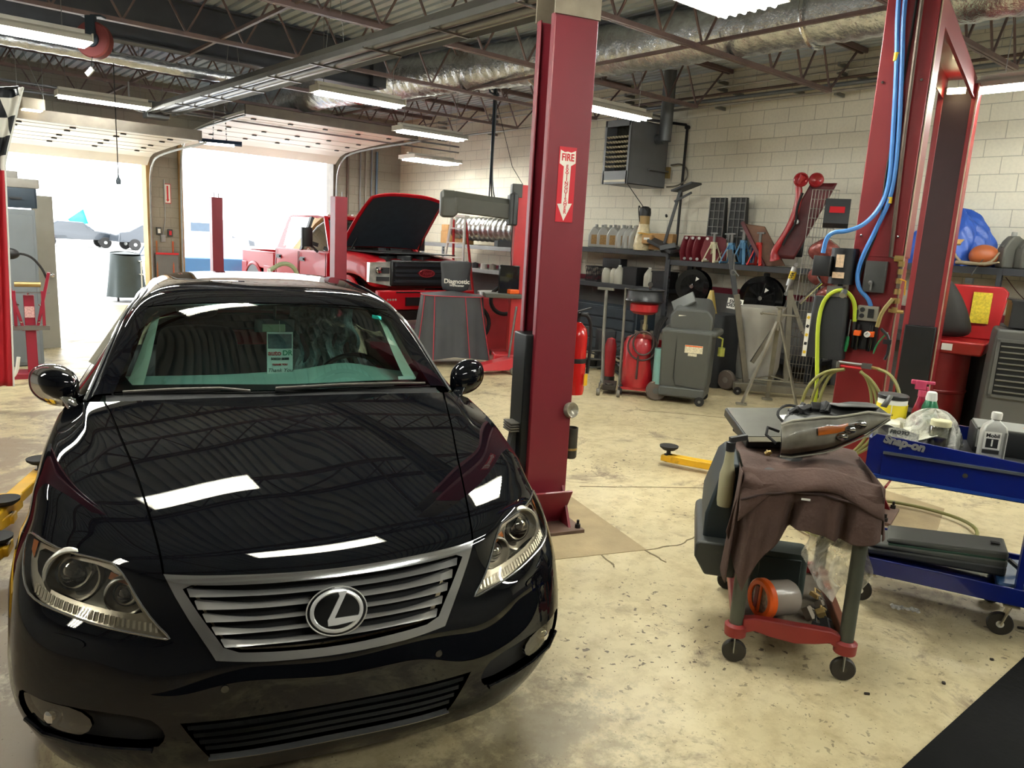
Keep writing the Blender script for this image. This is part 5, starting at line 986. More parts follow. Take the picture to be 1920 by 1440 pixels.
# hose reels under the shelf
for (x, y, z, r_, l) in ((9.62, 7.22, 1.22, .26, 'black hose reel under the shelf left of the engine hoist'), (9.62, 6.02, 1.15, .31, 'large black hose reel behind the engine hoist')):
    o = thing('hose_reel', l, 'hose reel', (x, y, z), R(-70)); 
    for yy in (-.1, .1): MB().lathe([(0, 0), (r_, 0), (r_, .012), (0, .012)], (0, yy, 0), 'y', 32).build('reel_disc', glossblack, o)
    MB().lathe([(.0, -.1), (r_*.7, -.1), (r_*.7, .1), (0, .1)], (0, 0, 0), 'y', 24).build('hose_wrap', rubber, o); MB().box((0, .16, .1), (.08, .04, .5)).build('mount', black, o); MB().lathe([(0, -.13), (.03, -.13), (.04, -.1)], (0, 0, 0), 'y', 12).build('hub', chrome, o)
    MB().add([(.05, -.118, .08), (.11, -.118, .12), (.06, -.118, .15)], [(0, 1, 2)]).build('warning_triangle', paper, o)
# ---- equipment on the floor
gm = thing('fluid_machine', 'dark gray wheeled air conditioning service machine with label', 'service machine', (7.24, 5.40, 0), R(-57))
gp = mat('machine_gray', '4b4d4a', .5, 0, .08, 3, dirt=('5c5648', .2, 4))
MB().loft([[(-.30*a, -.25*b, z), (.24*a, -.26*b, z), (.27*a, .22*b, z), (-.30*a, .25*b, z)] for z, a, b in ((.16, .95, .95), (.22, 1, 1), (.80, 1.05, 1.05), (.86, 1.1, 1.1))]).build('cabinet', gp, gm, bevel=.03)
MB().loft([[(-.30, -.27, z0), (.30, -.27, z0), (.36, .2, z0), (-.30, .27, z0)] for z0 in (.80, .88)]).build('shoulder', gp, gm, bevel=.03)
MB().loft([[(-.24+dx, -.24, z), (.24-dx, -.24, z), (.24-dx, .2, z+k), (-.24+dx, .2, z+k)] for z, dx, k in ((.86, 0, 0), (1.02, .0, .06), (1.08, .05, .12), (1.10, .09, .12))]).build('top_hood', gp, gm, bevel=.035)
MB().box((0, -.18, 1.03), (.30, .10, .05), (R(25), 0, R(4))).build('papers', paper, gm); MB().box((-.12, -.05, 1.17), (.28, .2, .03), (R(35), R(-30), 0)).build('screen_flap', gp, gm, bevel=.01)
MB().box((.06, -.268, .655), (.20, .004, .09)).build('label', mat('warning_label_cream', 'd8d0b4', .6, 0, .25, 60), gm); MB().box((.06, -.271, .69), (.19, .003, .012)).build('label_stripe', orange if 'orange' in globals() else redink, gm); MB().box((.05, -.268, .59), (.10, .004, .03)).build('small_label', mat('warning_label_cream', 'd8d0b4', .6, 0, .25, 60), gm)
MB().tube([(-.14, -.262, .84), (-.14, -.265, .3), (-.11, -.265, .22), (.2, -.262, .19)], .004, 4).build('panel_seam', black, gm)
MB().loft([[(-.30, -.27, z), (.22, -.27, z), (.26, .2, z), (-.30, .25, z)] for z in (.08, .20)]).build('base', gp, gm, bevel=.02)
for x, y in ((-.30, -.20), (-.30, .22)): wheel(gm, (x-.03, y, .12), .12, .05, 'y', mat('tire_dusty', '5a5048', .8, 0, .15), gp, 'wheel')
for x, y in ((.18, -.27), (.2, .18)): wheel(gm, (x, y, .055), .055, .03, 'y', rubber, steel); 
MB().tube([(.30, -.05, .80), (.36, -.05, .78), (.36, -.05, .66)], .012, 6).lathe([(0, .58), (.04, .58), (.04, .68), (0, .68)], (.36, -.06, 0)).build('side_jar', mat('jar_green', '8a8c40', .3, 0, .1), gm)
for i in range(5): MB().tube([(-.28-.02*i, -.1+.05*i, .98), (-.36-.02*i, -.12+.03*i, .85), (-.40-.01*i, -.1, .5), (-.38, -.05, .18)], .010, 6, smooth=2).build('service_hose', rubber, gm)
MB().cyl((-.32, -.16, .2), (-.32, -.16, .62), .07).build('refrigerant_tank', mat('tank_teal', '6f9a94', .4, 0, .08), gm)
od = thing('oil_drain', 'red oil drain tank with black catch pan and looped hose', 'oil drain', (6.98, 5.93, 0), R(-50))
MB().lathe([(0, .10), (.19, .105), (.205, .14), (.205, .62), (.17, .70), (.08, .735), (0, .74)], n=32).build('tank', red, od)
MB().cyl((.03, 0, .72), (.03, 0, 1.0), .022).cyl((.03, 0, .80), (.03, 0, .86), .032).build('riser_pipe', mat('brass_pipe', 'b0a884', .3, .7, .1), od)
MB().lathe([(.02, .97), (.12, .985), (.165, 1.02), (.17, 1.10), (.15, 1.13)], n=28).build('red_bowl', red, od)
MB().lathe([(.0, 1.11), (.20, 1.12), (.235, 1.14), (.22, 1.16), (.215, 1.26), (.235, 1.275), (.205, 1.28), (.19, 1.18), (0, 1.16)], n=32).build('catch_pan', mat('pan_black', '15171a', .38, 0, .1), od)
MB().lathe([(0, -.01), (.03, -.01), (.03, .01), (0, .01)], (.05, -.02, 1.34), 'y', 16).tube([(.05, 0, 1.25), (.05, 0, 1.33)], .012, 6).build('pressure_gauge', chrome, od)
MB().tube([(.02+.17*math.cos(a), -.215-.01*math.sin(a), .62+.17*math.sin(a)) for a in [2*PI*i/24 for i in range(24)]], .011, 8, True).tube([(.03+.12*math.cos(a), -.235, .66+.14*math.sin(a)) for a in [2*PI*i/24 for i in range(24)]], .011, 8, True).tube([(-.02, -.22, .50), (-.02, -.22, .22)], .012, 8).build('drain_hose', mat('drain_hose', '3a2a26', .5, 0, .1), od)
MB().box((0, 0, .09), (.40, .34, .03)).build('base_frame', red, od)
for x in (-.2, .2): wheel(od, (x, -.12, .06), .06, .04, 'x', rubber, red)
MB().cyl((.26, .05, .1), (.26, .05, .62), .085).cyl((.26, .05, .62), (.26, .05, .68), .05).build('side_tank', red, od); MB().box((.25, -.037, .42), (.05, .006, .2)).build('side_label', paper, od)
MB().tube([(-.22, -.02, .1), (-.23, 0, .9), (-.235, 0, 1.28)], .016, 8).build('push_handle', mat('handle_gray', '77756c', .5, .4, .1), od)
rc = MB().lathe([(0, .08), (.07, .085), (.075, .12), (.075, .50), (.05, .58), (0, .60)], (7.2, 6.62, 0), n=20).build('gas_cylinder', mat('cyl_dark_red', '8c1a22', .4, 0, .1)); tag(rc, 'small dark red gas cylinder behind the chrome floor jack', 'gas cylinder'); MB().cyl((7.2, 6.62, .0), (7.2, 6.62, .09), .08).build('foot_ring', black, rc)
pj = MB().tube([(6.88, 6.42, .05), (7.02, 6.6, .7), (7.12, 6.70, 1.22)], .022, 8).build('pry_pole', mat('handle_gray', '77756c', .5, .4, .1)); tag(pj, 'long gray metal handle standing behind the fire extinguisher', 'handle'); MB().box((7.11, 6.70, 1.22), (.04, .22, .03), (0, 0, R(20))).build('cross_grip', mat('handle_gray', '77756c', .5, .4, .1), pj)
fj = thing('floor_jack', 'low chrome and black floor jack beside the red oil drain', 'floor jack', (6.72, 6.15, 0), R(40))
for y in (-.11, .11): MB().bar((-.25, y, .06), (.12, y, .10), .012, .05).bar((-.1, y, .1), (.22, y, .24), .016, .02).build('side_rail', chrome, fj)
MB().box((0, 0, .09), (.35, .16, .06)).lathe([(0, .12), (.05, .12), (.05, .14), (0, .14)], (-.12, 0, 0)).build('frame', mat('jack_frame', '3a342e', .5, .4, .2), fj, bevel=.005)
for x, y in ((-.25, -.12), (-.25, .12), (.15, -.12), (.15, .12)): wheel(fj, (x, y, .045), .045, .04, 'y', mat('jack_wheel', '6e6a60', .5, .4, .1), steel)
eh = thing('engine_hoist', 'gray steel folding engine hoist with uprights, legs and chain hooks', 'engine hoist', (8.35, 5.45, 0), R(-50))
hm = mat('hoist_gray', '757062', .5, .4, .15, 8)
MB().bar((.12, 0, .12), (-.12, 0, 1.25), .09, .07).build('mast', hm, eh, bevel=.004); MB().bar((-.12, .03, 1.20), (-.26, .03, 1.80), .08, .06).build('folded_boom', mat('boom_dark', '4c4e50', .5, .3, .1), eh, bevel=.004)
MB().bar((.16, -.02, .40), (.52, .02, 1.12), .045, .05).bar((.60, 0, .2), (.52, 0, 1.35), .07, .06).build('brace', hm, eh, bevel=.003); MB().bar((.52, 0, 1.32), (.72, -.02, .85), .06, .05).bar((.72, -.02, .85), (.95, 0, .60), .05, .05).build('ram_arm', hm, eh)
MB().bar((-.05, -.12, .10), (.95, -.10, .10), .08, .09).bar((-.05, .2, .10), (.95, .2, .10), .07, .08).bar((0, -.2, .1), (0, .3, .1), .07, .08).build('base_leg', hm, eh, bevel=.004)
MB().tube([(-.2, -.02, 1.75), (-.19, -.02, 1.55), (-.12, -.03, 1.48)], .012, 6).lathe([(.02, -.01), (.04, -.01), (.04, .01), (.02, .01)], (-.19, -.02, 1.52), 'y', 12).build('hook', mat('hook_steel', '6c6c68', .4, .7, .1), eh)
for x, y in ((0, -.2), (.95, -.1), (.95, .2)): wheel(eh, (x, y, .05), .05, .035, 'y', rubber, steel)
ts = thing('tripod_stand', 'worn gray three-legged high jack stand with T handle', 'tripod stand', (8.0, 4.75, 0), R(-50)); tm = mat('stand_gray', '807b6c', .5, .3, .15, 8)
b = MB()
for a in (200, 330, 85): q = (.34*math.cos(R(a)), .34*math.sin(R(a)), .02); b.bar(q, (.02*math.cos(R(a)), .02*math.sin(R(a)), 1.0), .05, .02); 
b.build('legs', tm, ts, bevel=.002); b = MB(); A_ = [(.24*math.cos(R(a)), .24*math.sin(R(a)), .32) for a in (200, 330, 85)]
for i in range(3): b.bar(A_[i], A_[(i+1) % 3], .03, .012)
for a in (200, 330, 85): b.box((.35*math.cos(R(a)), .35*math.sin(R(a)), .012), (.12, .09, .02))
b.build('cross_braces', tm, ts); MB().cyl((0, 0, .9), (0, 0, 1.17), .026).cyl((0, 0, 1.16), (0, 0, 1.18), .05).build('screw_column', tm, ts); MB().tube([(-.2, 0, 1.09), (.2, 0, 1.08)], .012, 8).sphere((-.2, 0, 1.09), .02, 8, 6).sphere((.2, 0, 1.08), .02, 8, 6).build('turn_handle', tm, ts)
wd = thing('waste_drum', 'stained white plastic drum behind the engine hoist', 'drum', (8.95, 5.58, 0)); MB().lathe([(0, .12), (.26, .12), (.30, .3), (.31, 1.0), (.33, 1.03), (.33, 1.08), (0, 1.08)], n=28).build('drum', mat('drum_white', 'b9b6aa', .6, 0, .12, 3, dirt=('6c665a', .25, 4)), wd); MB().box((0, 0, .06), (.5, .5, .12)).build('dolly', black, wd)
wd2 = MB().rbox((8.5, 5.95, .48), (.5, .5, .96), .08).build('black_bin', mat('bin_black', '202326', .6, 0, .1)); tag(wd2, 'large dark plastic bin between the gray machine and the hoist', 'bin')
wheel(wd2, (8.35, 5.6, .13), .13, .07, 'x', mat('tire_dusty', '5a5048', .8, 0, .15), steel)
sg = thing('oil_sign', 'white hand-lettered card reading 5W30 DEXOS on the drum', 'sign', (8.62, 5.78, 1.10), R(-55)); MB().box((0, 0, .0), (.20, .004, .14), (R(-12), R(6), 0)).build('card', paper, sg)
text('5W30\nDEXOS', .062, blackink, sg, (0, -.005, 0), (R(78), R(6), 0), bold=.002)
fn = MB().lathe([(.10, 0), (.09, .02), (.05, .20), (.03, .28), (.025, .30)], (8.42, 6.02, .96), n=16).build('yellow_jug', mat('jug_yellow', 'b8a050', .3, 0, .1)); tag(fn, 'translucent yellow jug under the shelf by the hose reel', 'jug')
# low clutter behind the machines
bench = thing('work_cabinet', 'blue-gray low tool cabinet under the oil jug rack', 'cabinet', (9.25, 8.9, 0)); MB().box((0, 0, .40), (.45, 2.2, .8)).build('body', mat('cabinet_blue', '2a333b', .5, .2, .15), bench, bevel=.01)
for k in range(4): MB().box((-.235, 0, .16+k*.18), (.02, 2.1, .15)).build('drawer', mat('cabinet_slate', '3a434b', .45, .3, .1), bench, bevel=.004)
random.seed(11)
cl_c = ['3a3a3c', '5c5650', '2a2c30', '7a7468', '8c2a2a', '46505a', '96907e']
for i in range(26):
    x, y = random.uniform(9.0, 9.6), (random.uniform(6.5, 8.1) if i % 4 else random.uniform(9.9, 10.6)); w_, d_, h_ = random.uniform(.12, .3), random.uniform(.12, .35), random.uniform(.15, .5)
    c_ = random.choice(cl_c); nm = ['parts_box', 'can', 'bucket'][i % 3]; o = MB()
    if i % 3 == 0: o.box((0, 0, h_/2), (w_, d_, h_))
    else: o.lathe([(0, 0), (w_/2, 0), (w_/2*1.1, h_*.85), (w_/2*1.12, h_), (w_/2*1.0, h_), (w_/2*.95, h_*.7), (0, h_*.7)], n=16)
    o = o.build(nm, mat('clutter_'+c_, c_, .5, .1, .2), bevel=.006); o.location = (x, y, .0); o.rotation_euler = (0, 0, random.uniform(0, 3))
    MB().box((0, 0, h_+.01), (w_*.5, d_*.4, .02)).build('lid', black, o)
    tag(o, 'small %s in the dim clutter on the floor under the racks' % nm.replace('_', ' '), nm.replace('_', ' '), 'dim clutter under the racks')
random.seed(4)
for i in range(20):
    x, y = random.uniform(7.7, 8.7), random.uniform(6.1, 8.3); w_, d_, h_ = random.uniform(.1, .3), random.uniform(.12, .35), random.uniform(.12, .62)
    nm = ['oil_pan', 'cable_heap', 'stand', 'case'][i % 4]; o = MB(); c_ = random.choice(['26282b', '1c1d1f', '3a3835', '4a2022', '5a5a58', '2c3a34'])
    if nm == 'oil_pan': o.lathe([(0, .02), (w_*.8, .02), (w_, .12), (w_*1.05, .12), (w_*.8, .04), (0, .04)], n=20)
    elif nm == 'cable_heap':
        o.tube([((w_+.03*math.sin(k*1.3))*math.cos(k*.7), (d_*.6+.03*math.cos(k))*math.sin(k*.7), .03+.012*k+.03*math.sin(k*2)) for k in range(24)], .014, 6, smooth=1)
    elif nm == 'stand': o.box((0, 0, h_/2+.1), (.05, .05, h_+.2)).box((0, 0, .02), (w_, d_, .04)).box((0, 0, h_+.2), (w_*.7, .05, .04))
    else: o.rbox((0, 0, h_/2), (w_, d_, h_), .03)
    o = o.build(nm, mat('clutter_'+c_, c_, .5, .1, .2)); o.location = (x, y, 0); o.rotation_euler = (0, 0, random.uniform(0, 3))
    tag(o, 'dark %s in the jumble between the red drain tank and the racks' % nm.replace('_', ' '), nm.replace('_', ' '), 'jumble behind the red drain tank')
# ---- right end: parts washer, tarp, cooler
pw = thing('parts_washer', 'red parts washer with raised lid, yellow notice and round drum under it', 'parts washer', (8.9, 3.2, 0), R(-72))
prd = mat('washer_red', 'a8181c', .35, 0, .06, coat=.3)
MB().loft([[(-.36, -.3, .84), (.30, -.3, .84), (.36, .26, .84), (-.36, .26, .84)], [(-.40, -.34, .98), (.33, -.34, .98), (.40, .3, .98), (-.40, .3, .98)]]).build('basin', prd, pw, bevel=.02)
MB().add([(-.42, .22, .98), (.40, .22, .98), (.46, .30, 1.50), (.40, .31, 1.56), (-.42, .31, 1.56), (-.42, .25, .98), (.40, .25, .98), (.46, .33, 1.50), (.40, .34, 1.56), (-.42, .34, 1.56)], [(0, 1, 2, 3, 4), (9, 8, 7, 6, 5), (0, 5, 6, 1), (1, 6, 7, 2), (2, 7, 8, 3), (3, 8, 9, 4), (4, 9, 5, 0)]).build('lid', prd, pw, bevel=.015)
MB().box((.22, .255, 1.32), (.18, .004, .34), (R(-9), 0, R(0))).build('yellow_notice', mat('notice_yellow', 'd8c030', .6, 0, .25, 40), pw); MB().box((-.02, -.335, .915), (.10, .004, .07)).build('white_label', paper, pw)
MB().lathe([(0, 0), (.29, .0), (.29, .84), (0, .84)], (-.08, 0, 0), n=30).lathe([(.29, .40), (.30, .41), (.30, .43), (.29, .44)], (-.08, 0, 0), n=30).build('drum', mat('washer_drum', '7a1216', .4, .1, .1), pw)
MB().loft([[(-.25*k+dx, -.12*k, z), (.25*k+dx, -.15*k, z), (.22*k+dx, .14*k, z), (-.22*k+dx, .14*k, z)] for z, k, dx in ((.98, 1.15, -.05), (1.15, 1.05, -.06), (1.40, .75, -.1), (1.58, .45, -.16), (1.63, .25, -.18))]).build('black_seat_cover', mat('dark_vinyl', '24221f', .7, 0, .2, 4, bump=.3, bscale=8), pw, sub=2)
db = MB().rbox((9.45, 2.95, .42), (.5, .5, .84), .06).build('trash_bag', mat('bag_black', '121212', .5, 0, .1, bump=.5, bscale=6)); tag(db, 'dark covered bin beside the parts washer drum', 'bin')
tp = thing('blue_tarp', 'crumpled bright blue tarp heaped on the far right rack', 'tarp', (9.78, 3.80, 1.76))
def tarp(u, v):
    a = 2*PI*u; r_ = math.sin(PI*v*.5)**.8; k = 1+.10*math.sin(5*a+3*v)+.08*abs(math.sin(6*a+9*v))+.06*abs(math.sin(11*a-8*v))
    x = .26*r_*math.cos(a)*k; y = .52*r_*math.sin(a)*k; z = .50*math.cos(PI*v*.5)*(1-.25*math.sin(a))*(1+.06*math.sin(7*a+12*v)+.08*abs(math.sin(9*v+3*a))) ; return (x, y, z)
MB().grid(tarp, 90, 36, True).build('tarp', mat('tarp_blue', '2c52a8', .4, 0, .15, 5, bump=.7, bscale=14), tp, smooth=60)
carton((9.58, 3.55, 1.90), (.13, .10, .16), 'tan filter box standing on a black can at the rack edge', R(-70), mat('carton_gold', 'c09a58', .6, 0, .08), mark=mat('print_brown', '5a4628', .6, 0, 0))
o = MB().lathe([(0, 0), (.065, 0), (.07, .02), (.07, .12), (.055, .14), (0, .14)], (9.58, 3.55, 1.76), n=16).build('filter_can', black); tag(o, 'black and silver filter can under the tan box', 'can')
bl = thing('foam_ball', 'large orange-brown ball with a slit resting on the rack', 'ball', (9.62, 3.27, 1.885)); MB().grid(lambda u, v: ((.15+.01*math.sin(6*PI*u))*math.cos(2*PI*u)*math.sin(PI*v), (.15+.01*math.sin(6*PI*u))*math.sin(2*PI*u)*math.sin(PI*v), -.125*math.cos(PI*v)), 36, 20, True).build('ball', mat('ball_orange', 'a4562c', .5, 0, .1, 4), bl); MB().lathe([(0, 0), (.012, .01), (.02, .03), (0, .05)], (-.147, .02, -.01), 'x', 8).build('slit', shutblack, bl)
an = MB().tube([(9.5, 3.5, 1.80), (9.48, 3.38, 1.795), (9.47, 3.2, 1.79), (9.48, 3.12, 1.83), (9.5, 3.08, 1.93)], lambda t: .026-.016*t, 8, smooth=1).tube([(9.5, 3.45, 1.80), (9.47, 3.50, 1.86), (9.46, 3.53, 1.92)], lambda t: .018-.008*t, 8).tube([(9.47, 3.2, 1.79), (9.46, 3.14, 1.80), (9.46, 3.05, 1.82)], lambda t: .018-.008*t, 8).build('antler', mat('antler', '8c7f66', .6, 0, .15)); tag(an, 'pale curved antler lying in front of the orange ball', 'antler')
j2 = None
for i, (y, l) in enumerate(((3.02, 'gray jug at the left of the pair on the right rack'), (2.84, 'gray jug second in line on the right rack'), (2.66, 'gray jug at the right edge of the picture on the rack'))):
    j2 = oiljug(l, mat('jug_dark', '56564f', .55, .1, .08), False) if i == 0 else dup(j2, label=l); j2['category'] = 'jug'; j2.location = (9.68, y, 1.76); j2.rotation_euler = (0, 0, R(-40)); j2['group'] = 'gray jugs on the right rack'; j2['label'] = l
pg = MB().tube([(9.50, 3.22, 1.86), (9.48, 3.28, 1.74), (9.47, 3.31, 1.66)], .006, 6).box((9.47, 3.32, 1.60), (.05, .075, .06)).build('power_plug', mat('plug_gray', '4a4a46', .6, 0, .1)); tag(pg, 'gray power plug dangling on its cord from the rack edge', 'plug')
cw_ = MB().tube([(9.9, 3.1, 1.66), (9.85, 2.9, 1.45), (9.9, 2.7, 1.30), (10.0, 2.4, 1.22)], .005, 6, smooth=2).build('wire', mat('wire_brown', '5e3a30', .6, 0, .1)); tag(cw_, 'thin brown wire sagging under the right rack', 'wire')
cl_ = thing('air_cooler', 'large dark gray portable cooler with black louvers at right edge', 'air cooler', (8.6, 2.42, 0), R(-68)); cm = mat('cooler_gray', '4a4a47', .6, 0, .08)
MB().loft([[(-.30*k, -.25, z), (.35*k, -.25, z), (.35*k, .3, z), (-.30*k, .3, z)] for z, k in ((.05, 1.02), (.9, .96), (1.12, .93), (1.18, .88))]).build('cabinet', cm, cl_, bevel=.02)
MB().box((.02, -.258, .80), (.50, .012, .52)).build('louver_recess', shutblack, cl_); b = MB()
for k in range(9): b.box((.02, -.27, .58+k*.055), (.48, .02, .008), (R(25), 0, 0))
b.build('louvers', mat('louver_gray', '5c5a52', .5, 0, .05), cl_); b = MB(); b.box((.02, -.265, 1.075), (.56, .02, .03)).box((.02, -.265, .53), (.56, .02, .03)).box((-.245, -.265, .80), (.03, .02, .56)).box((.285, -.265, .80), (.03, .02, .56)); b.build('louver_frame', cm, cl_)
crate((8.7, 2.38, 1.2), (.5, .5, .26), 'black_tote', 'black lidded tote sitting on top of the gray cooler', 'tote', black, R(-68), False)
ck = MB().rbox((7.45, 2.63, .11), (.32, .27, .22), .05).build('concrete_block', mat('concrete_block', '857a62', .85, 0, .15, 8, bump=.5)); tag(ck, 'weathered concrete block on the floor behind the blue cart', 'block')
# ================= wheel alignment tower, ladder, flex duct =================
at = thing('alignment_tower', 'red wheel alignment tower with long gray camera boom', 'alignment machine', (6.75, 8.0, 0), R(-30)); ared = mat('tower_red', 'b02228', .4, 0, .06, coat=.3)
MB().box((0, 0, 1.25), (.26, .22, 2.5)).build('tower', ared, at, bevel=.01); MB().box((-.12, -.03, 2.42), (.14, .18, .18)).build('tower_cap', mat('cap_dark', '3c3e3a', .5, 0, .1), at, bevel=.01)
MB().loft([[(x, y*k, 2.22+dz+z*k) for y, z in ((-.10, -.14), (.10, -.14), (.11, .06), (.05, .14), (-.05, .14), (-.11, .06))] for x, k, dz in ((-.12, .95, -.05), (-.55, .95, -.02), (-.95, 1.0, .01))]).build('boom', mat('boom_gray', '46463e', .5, 0, .08), at, bevel=.01)
MB().loft([[(x, y*k, 2.22+z*k) for y, z in ((-.12, -.18), (.12, -.18), (.13, .05), (.05, .14), (-.05, .14), (-.13, .05))] for x, k in ((-.90, .8), (-.96, 1.1), (-1.10, 1.12), (-1.14, .9))]).build('camera_head', mat('boom_gray', '46463e', .5, 0, .08), at, bevel=.02)
MB().box((-.16, -.02, 2.17), (.12, .24, .42)).build('carriage', mat('carriage_dark', '2c3030', .5, 0, .1), at, bevel=.02); MB().box((-.18, -.16, 1.22), (.28, .05, .42)).build('monitor', glossblack, at, bevel=.01); MB().box((-.05, 0, .12), (.6, .5, .2)).build('base', ared, at, bevel=.02)
MB().box((-.25, -.12, 1.02), (.5, .3, .06)).build('side_shelf', mat('boom_gray', '46463e', .5, 0, .08), at, bevel=.01); MB().tube([(-.16, -.14, 2.4), (-.17, -.15, 1.6), (-.12, -.15, 1.1)], .006, 4).build('cable', rubber, at)
MB().box((-.12, -.2, 1.08), (.14, .1, .06), (0, 0, R(20))).build('orange_tool', orange, at, bevel=.01)
ld = thing('step_ladder', 'red and white fiberglass step ladder beside the truck hood', 'ladder', (8.72, 12.3, 0), R(-62)); lr_ = mat('ladder_red', 'b0242a', .5, 0, .06); lw_ = mat('ladder_white', 'e2e0da', .5, .1, .04)
MB().bar((-.30, -.35, 0), (-.14, 0, 2.15), .06, .03).bar((.30, -.35, 0), (.14, 0, 2.15), .06, .03).build('front_rail', lw_, ld); MB().bar((-.28, .45, 0), (-.13, .06, 2.1), .05, .03).bar((.28, .45, 0), (.13, .06, 2.1), .05, .03).build('rear_rail', lr_, ld)
for k in range(7): z = .25+k*.28; w_ = .30-.16*z/2.15; MB().box((0, -.35+.35*z/2.15, z), (2*w_, .09, .025)).build('step', lw_, ld)
MB().box((0, .03, 2.17), (.34, .2, .04)).build('ladder_top', lw_, ld)
fd = thing('flexible_duct', 'roll of silver flexible duct lying on top of the gray rack', 'flexible duct', (9.6, 12.2, 1.95)); 
def fdx(u, v): a = 2*PI*u; r_ = .24*(1+.05*math.sin(v*90)); return (r_*math.cos(a), -1.1+2.4*v, r_*math.sin(a))
MB().grid(fdx, 20, 90, True).build('duct', mat('foil', 'a8a8a4', .28, .9, .2, 20, bump=.6, bscale=18), fd, smooth=60)
for i, (y, z, w_, h_, l) in enumerate(((13.9, 1.62, .3, .26, 'brown carton at the left end of the gray rack'), (13.4, 1.62, .34, .42, 'tan carton behind the step ladder'), (13.9, 1.88, .26, .14, 'small pale carton stacked on the brown one'), (11.9, 1.62, .3, .28, 'blue and white carton right of the ladder'))): carton((9.65, y, z), (.3, w_, h_), l, 0, wood if i != 3 else mat('carton_blue', '5a7088', .6, 0, .1))
for i, y in enumerate((11.62, 11.48, 11.36)): o = dup(jg, (9.6, y, 1.62), R(-70), 'gray jug on the pale rack, %s of three' % ('first', 'middle', 'last')[i], group='jugs on the pale rack')
for i in range(9): o = MB().lathe([(0, 0), (.07, 0), (.07, .10), (0, .12)], n=12).build('parts_can', mat('can_mixed%d' % (i % 3), ('c8c8c0', '3a3c40', '8c8478')[i % 3], .4, .3, .2)); o.location = (9.55, 11.6+i*.3, 1.15); tag(o, 'small can on the middle of the gray rack, number %s from the right' % ('one', 'two', 'three', 'four', 'five', 'six', 'seven', 'eight', 'nine')[i], 'can', 'cans on the gray rack')
# ================= draped diagnostic cart =================
dc = thing('covered_cart', 'cart under a gray diagnostic cover with red piping', 'covered cart', (6.08, 8.66, 0), R(-27)); drp = mat('drape_gray', '3f4144', .75, 0, .1, 3, bump=.2, bscale=6)
def drape(w, d, z0, z1, fl, seed, fold=.05):
    def f(u, v):
        a = 2*PI*u; n = 4; c, s = math.cos(a), math.sin(a); p = (abs(c)**n+abs(s)**n)**(-1/n); k = 1+fl*(1-v)+fold*math.sin(9*a+seed)*(1-v)+fold*.5*math.sin(19*a+seed*2)*(1-v)
        return (w/2*p*c*k, d/2*p*s*k, z0+(z1-z0)*v+.02*math.sin(4*a+seed)*(1-v))
    return f
MB().grid(drape(.85, .62, .12, .97, .20, 1.0, .075), 120, 12, True).build('skirt', drp, dc, smooth=70)
MB().grid(lambda u, v: (.85/2*v*math.cos(2*PI*u)*(abs(math.cos(2*PI*u))**4+abs(math.sin(2*PI*u))**4)**(-.25), .31*v*math.sin(2*PI*u)*(abs(math.cos(2*PI*u))**4+abs(math.sin(2*PI*u))**4)**(-.25), .97+.06*(1-v)), 48, 4, True).build('cover_top', drp, dc)
f = drape(.86, .63, .12, .97, .20, 1.0, .075); rp_ = mat('piping_red', 'b02a3a', .6, 0, .05)
MB().tube([f(u/48, 1) for u in range(48)], .006, 6, True).build('top_piping', rp_, dc)
for u in (.60, .655, .80, .875): MB().tube([f(u+(.02 if u > .65 else -.01)*(1-v/10), v/10) for v in range(11)], .006, 6).build('side_piping', rp_, dc)
MB().loft([[(x*k+.05, y*k+.05, z) for x, y in ((-.22, -.10), (.22, -.10), (.22, .12), (-.22, .12))] for z, k in ((1.0, .85), (1.08, 1.0), (1.25, .98), (1.42, 1.12), (1.44, 1.1))]).build('screen_cover', drp, dc, sub=1)
text('Diagnostic', .085, mat('letter_cream', 'd8d4c8', .6, 0, 0), dc, (.05, -.075, 1.16), (R(84), 0, 0), bold=.002); text('Workcenter', .04, mat('letter_cream', 'd8d4c8', .6, 0, 0), dc, (.05, -.083, 1.105), (R(84), 0, 0), bold=.001)
MB().box((.05, .1, 1.0), (.08, .08, .2)).build('screen_post', black, dc)
rj = thing('floor_jack', 'red trolley jack on the floor left of the center lift post', 'floor jack', (6.1, 7.75, 0), R(-10))
MB().add([(-.4, -.12, .06), (.35, -.14, .06), (.35, .14, .06), (-.4, .12, .06), (-.35, -.06, .10), (.30, -.10, .22), (.30, .10, .22), (-.35, .06, .10)], [(3, 2, 1, 0), (4, 5, 6, 7), (0, 1, 5, 4), (1, 2, 6, 5), (2, 3, 7, 6), (3, 0, 4, 7)]).build('frame', ared, rj, bevel=.01); MB().cyl((.28, 0, .2), (.36, 0, .9), .016).build('handle', steel, rj)
for x, y in ((-.35, -.12), (-.35, .12), (.28, -.15), (.28, .15)): wheel(rj, (x, y, .05), .05, .04, 'y', mat('jack_wheel', '6e6a60', .5, .4, .1), steel)
cbx = carton((6.75, 10.3, .06), (.34, .3, .3), 'red and white parts box on the rack runway in front of the truck', R(-30), mat('box_redwhite', 'd84a48', .6, 0, .05), mark=paper)
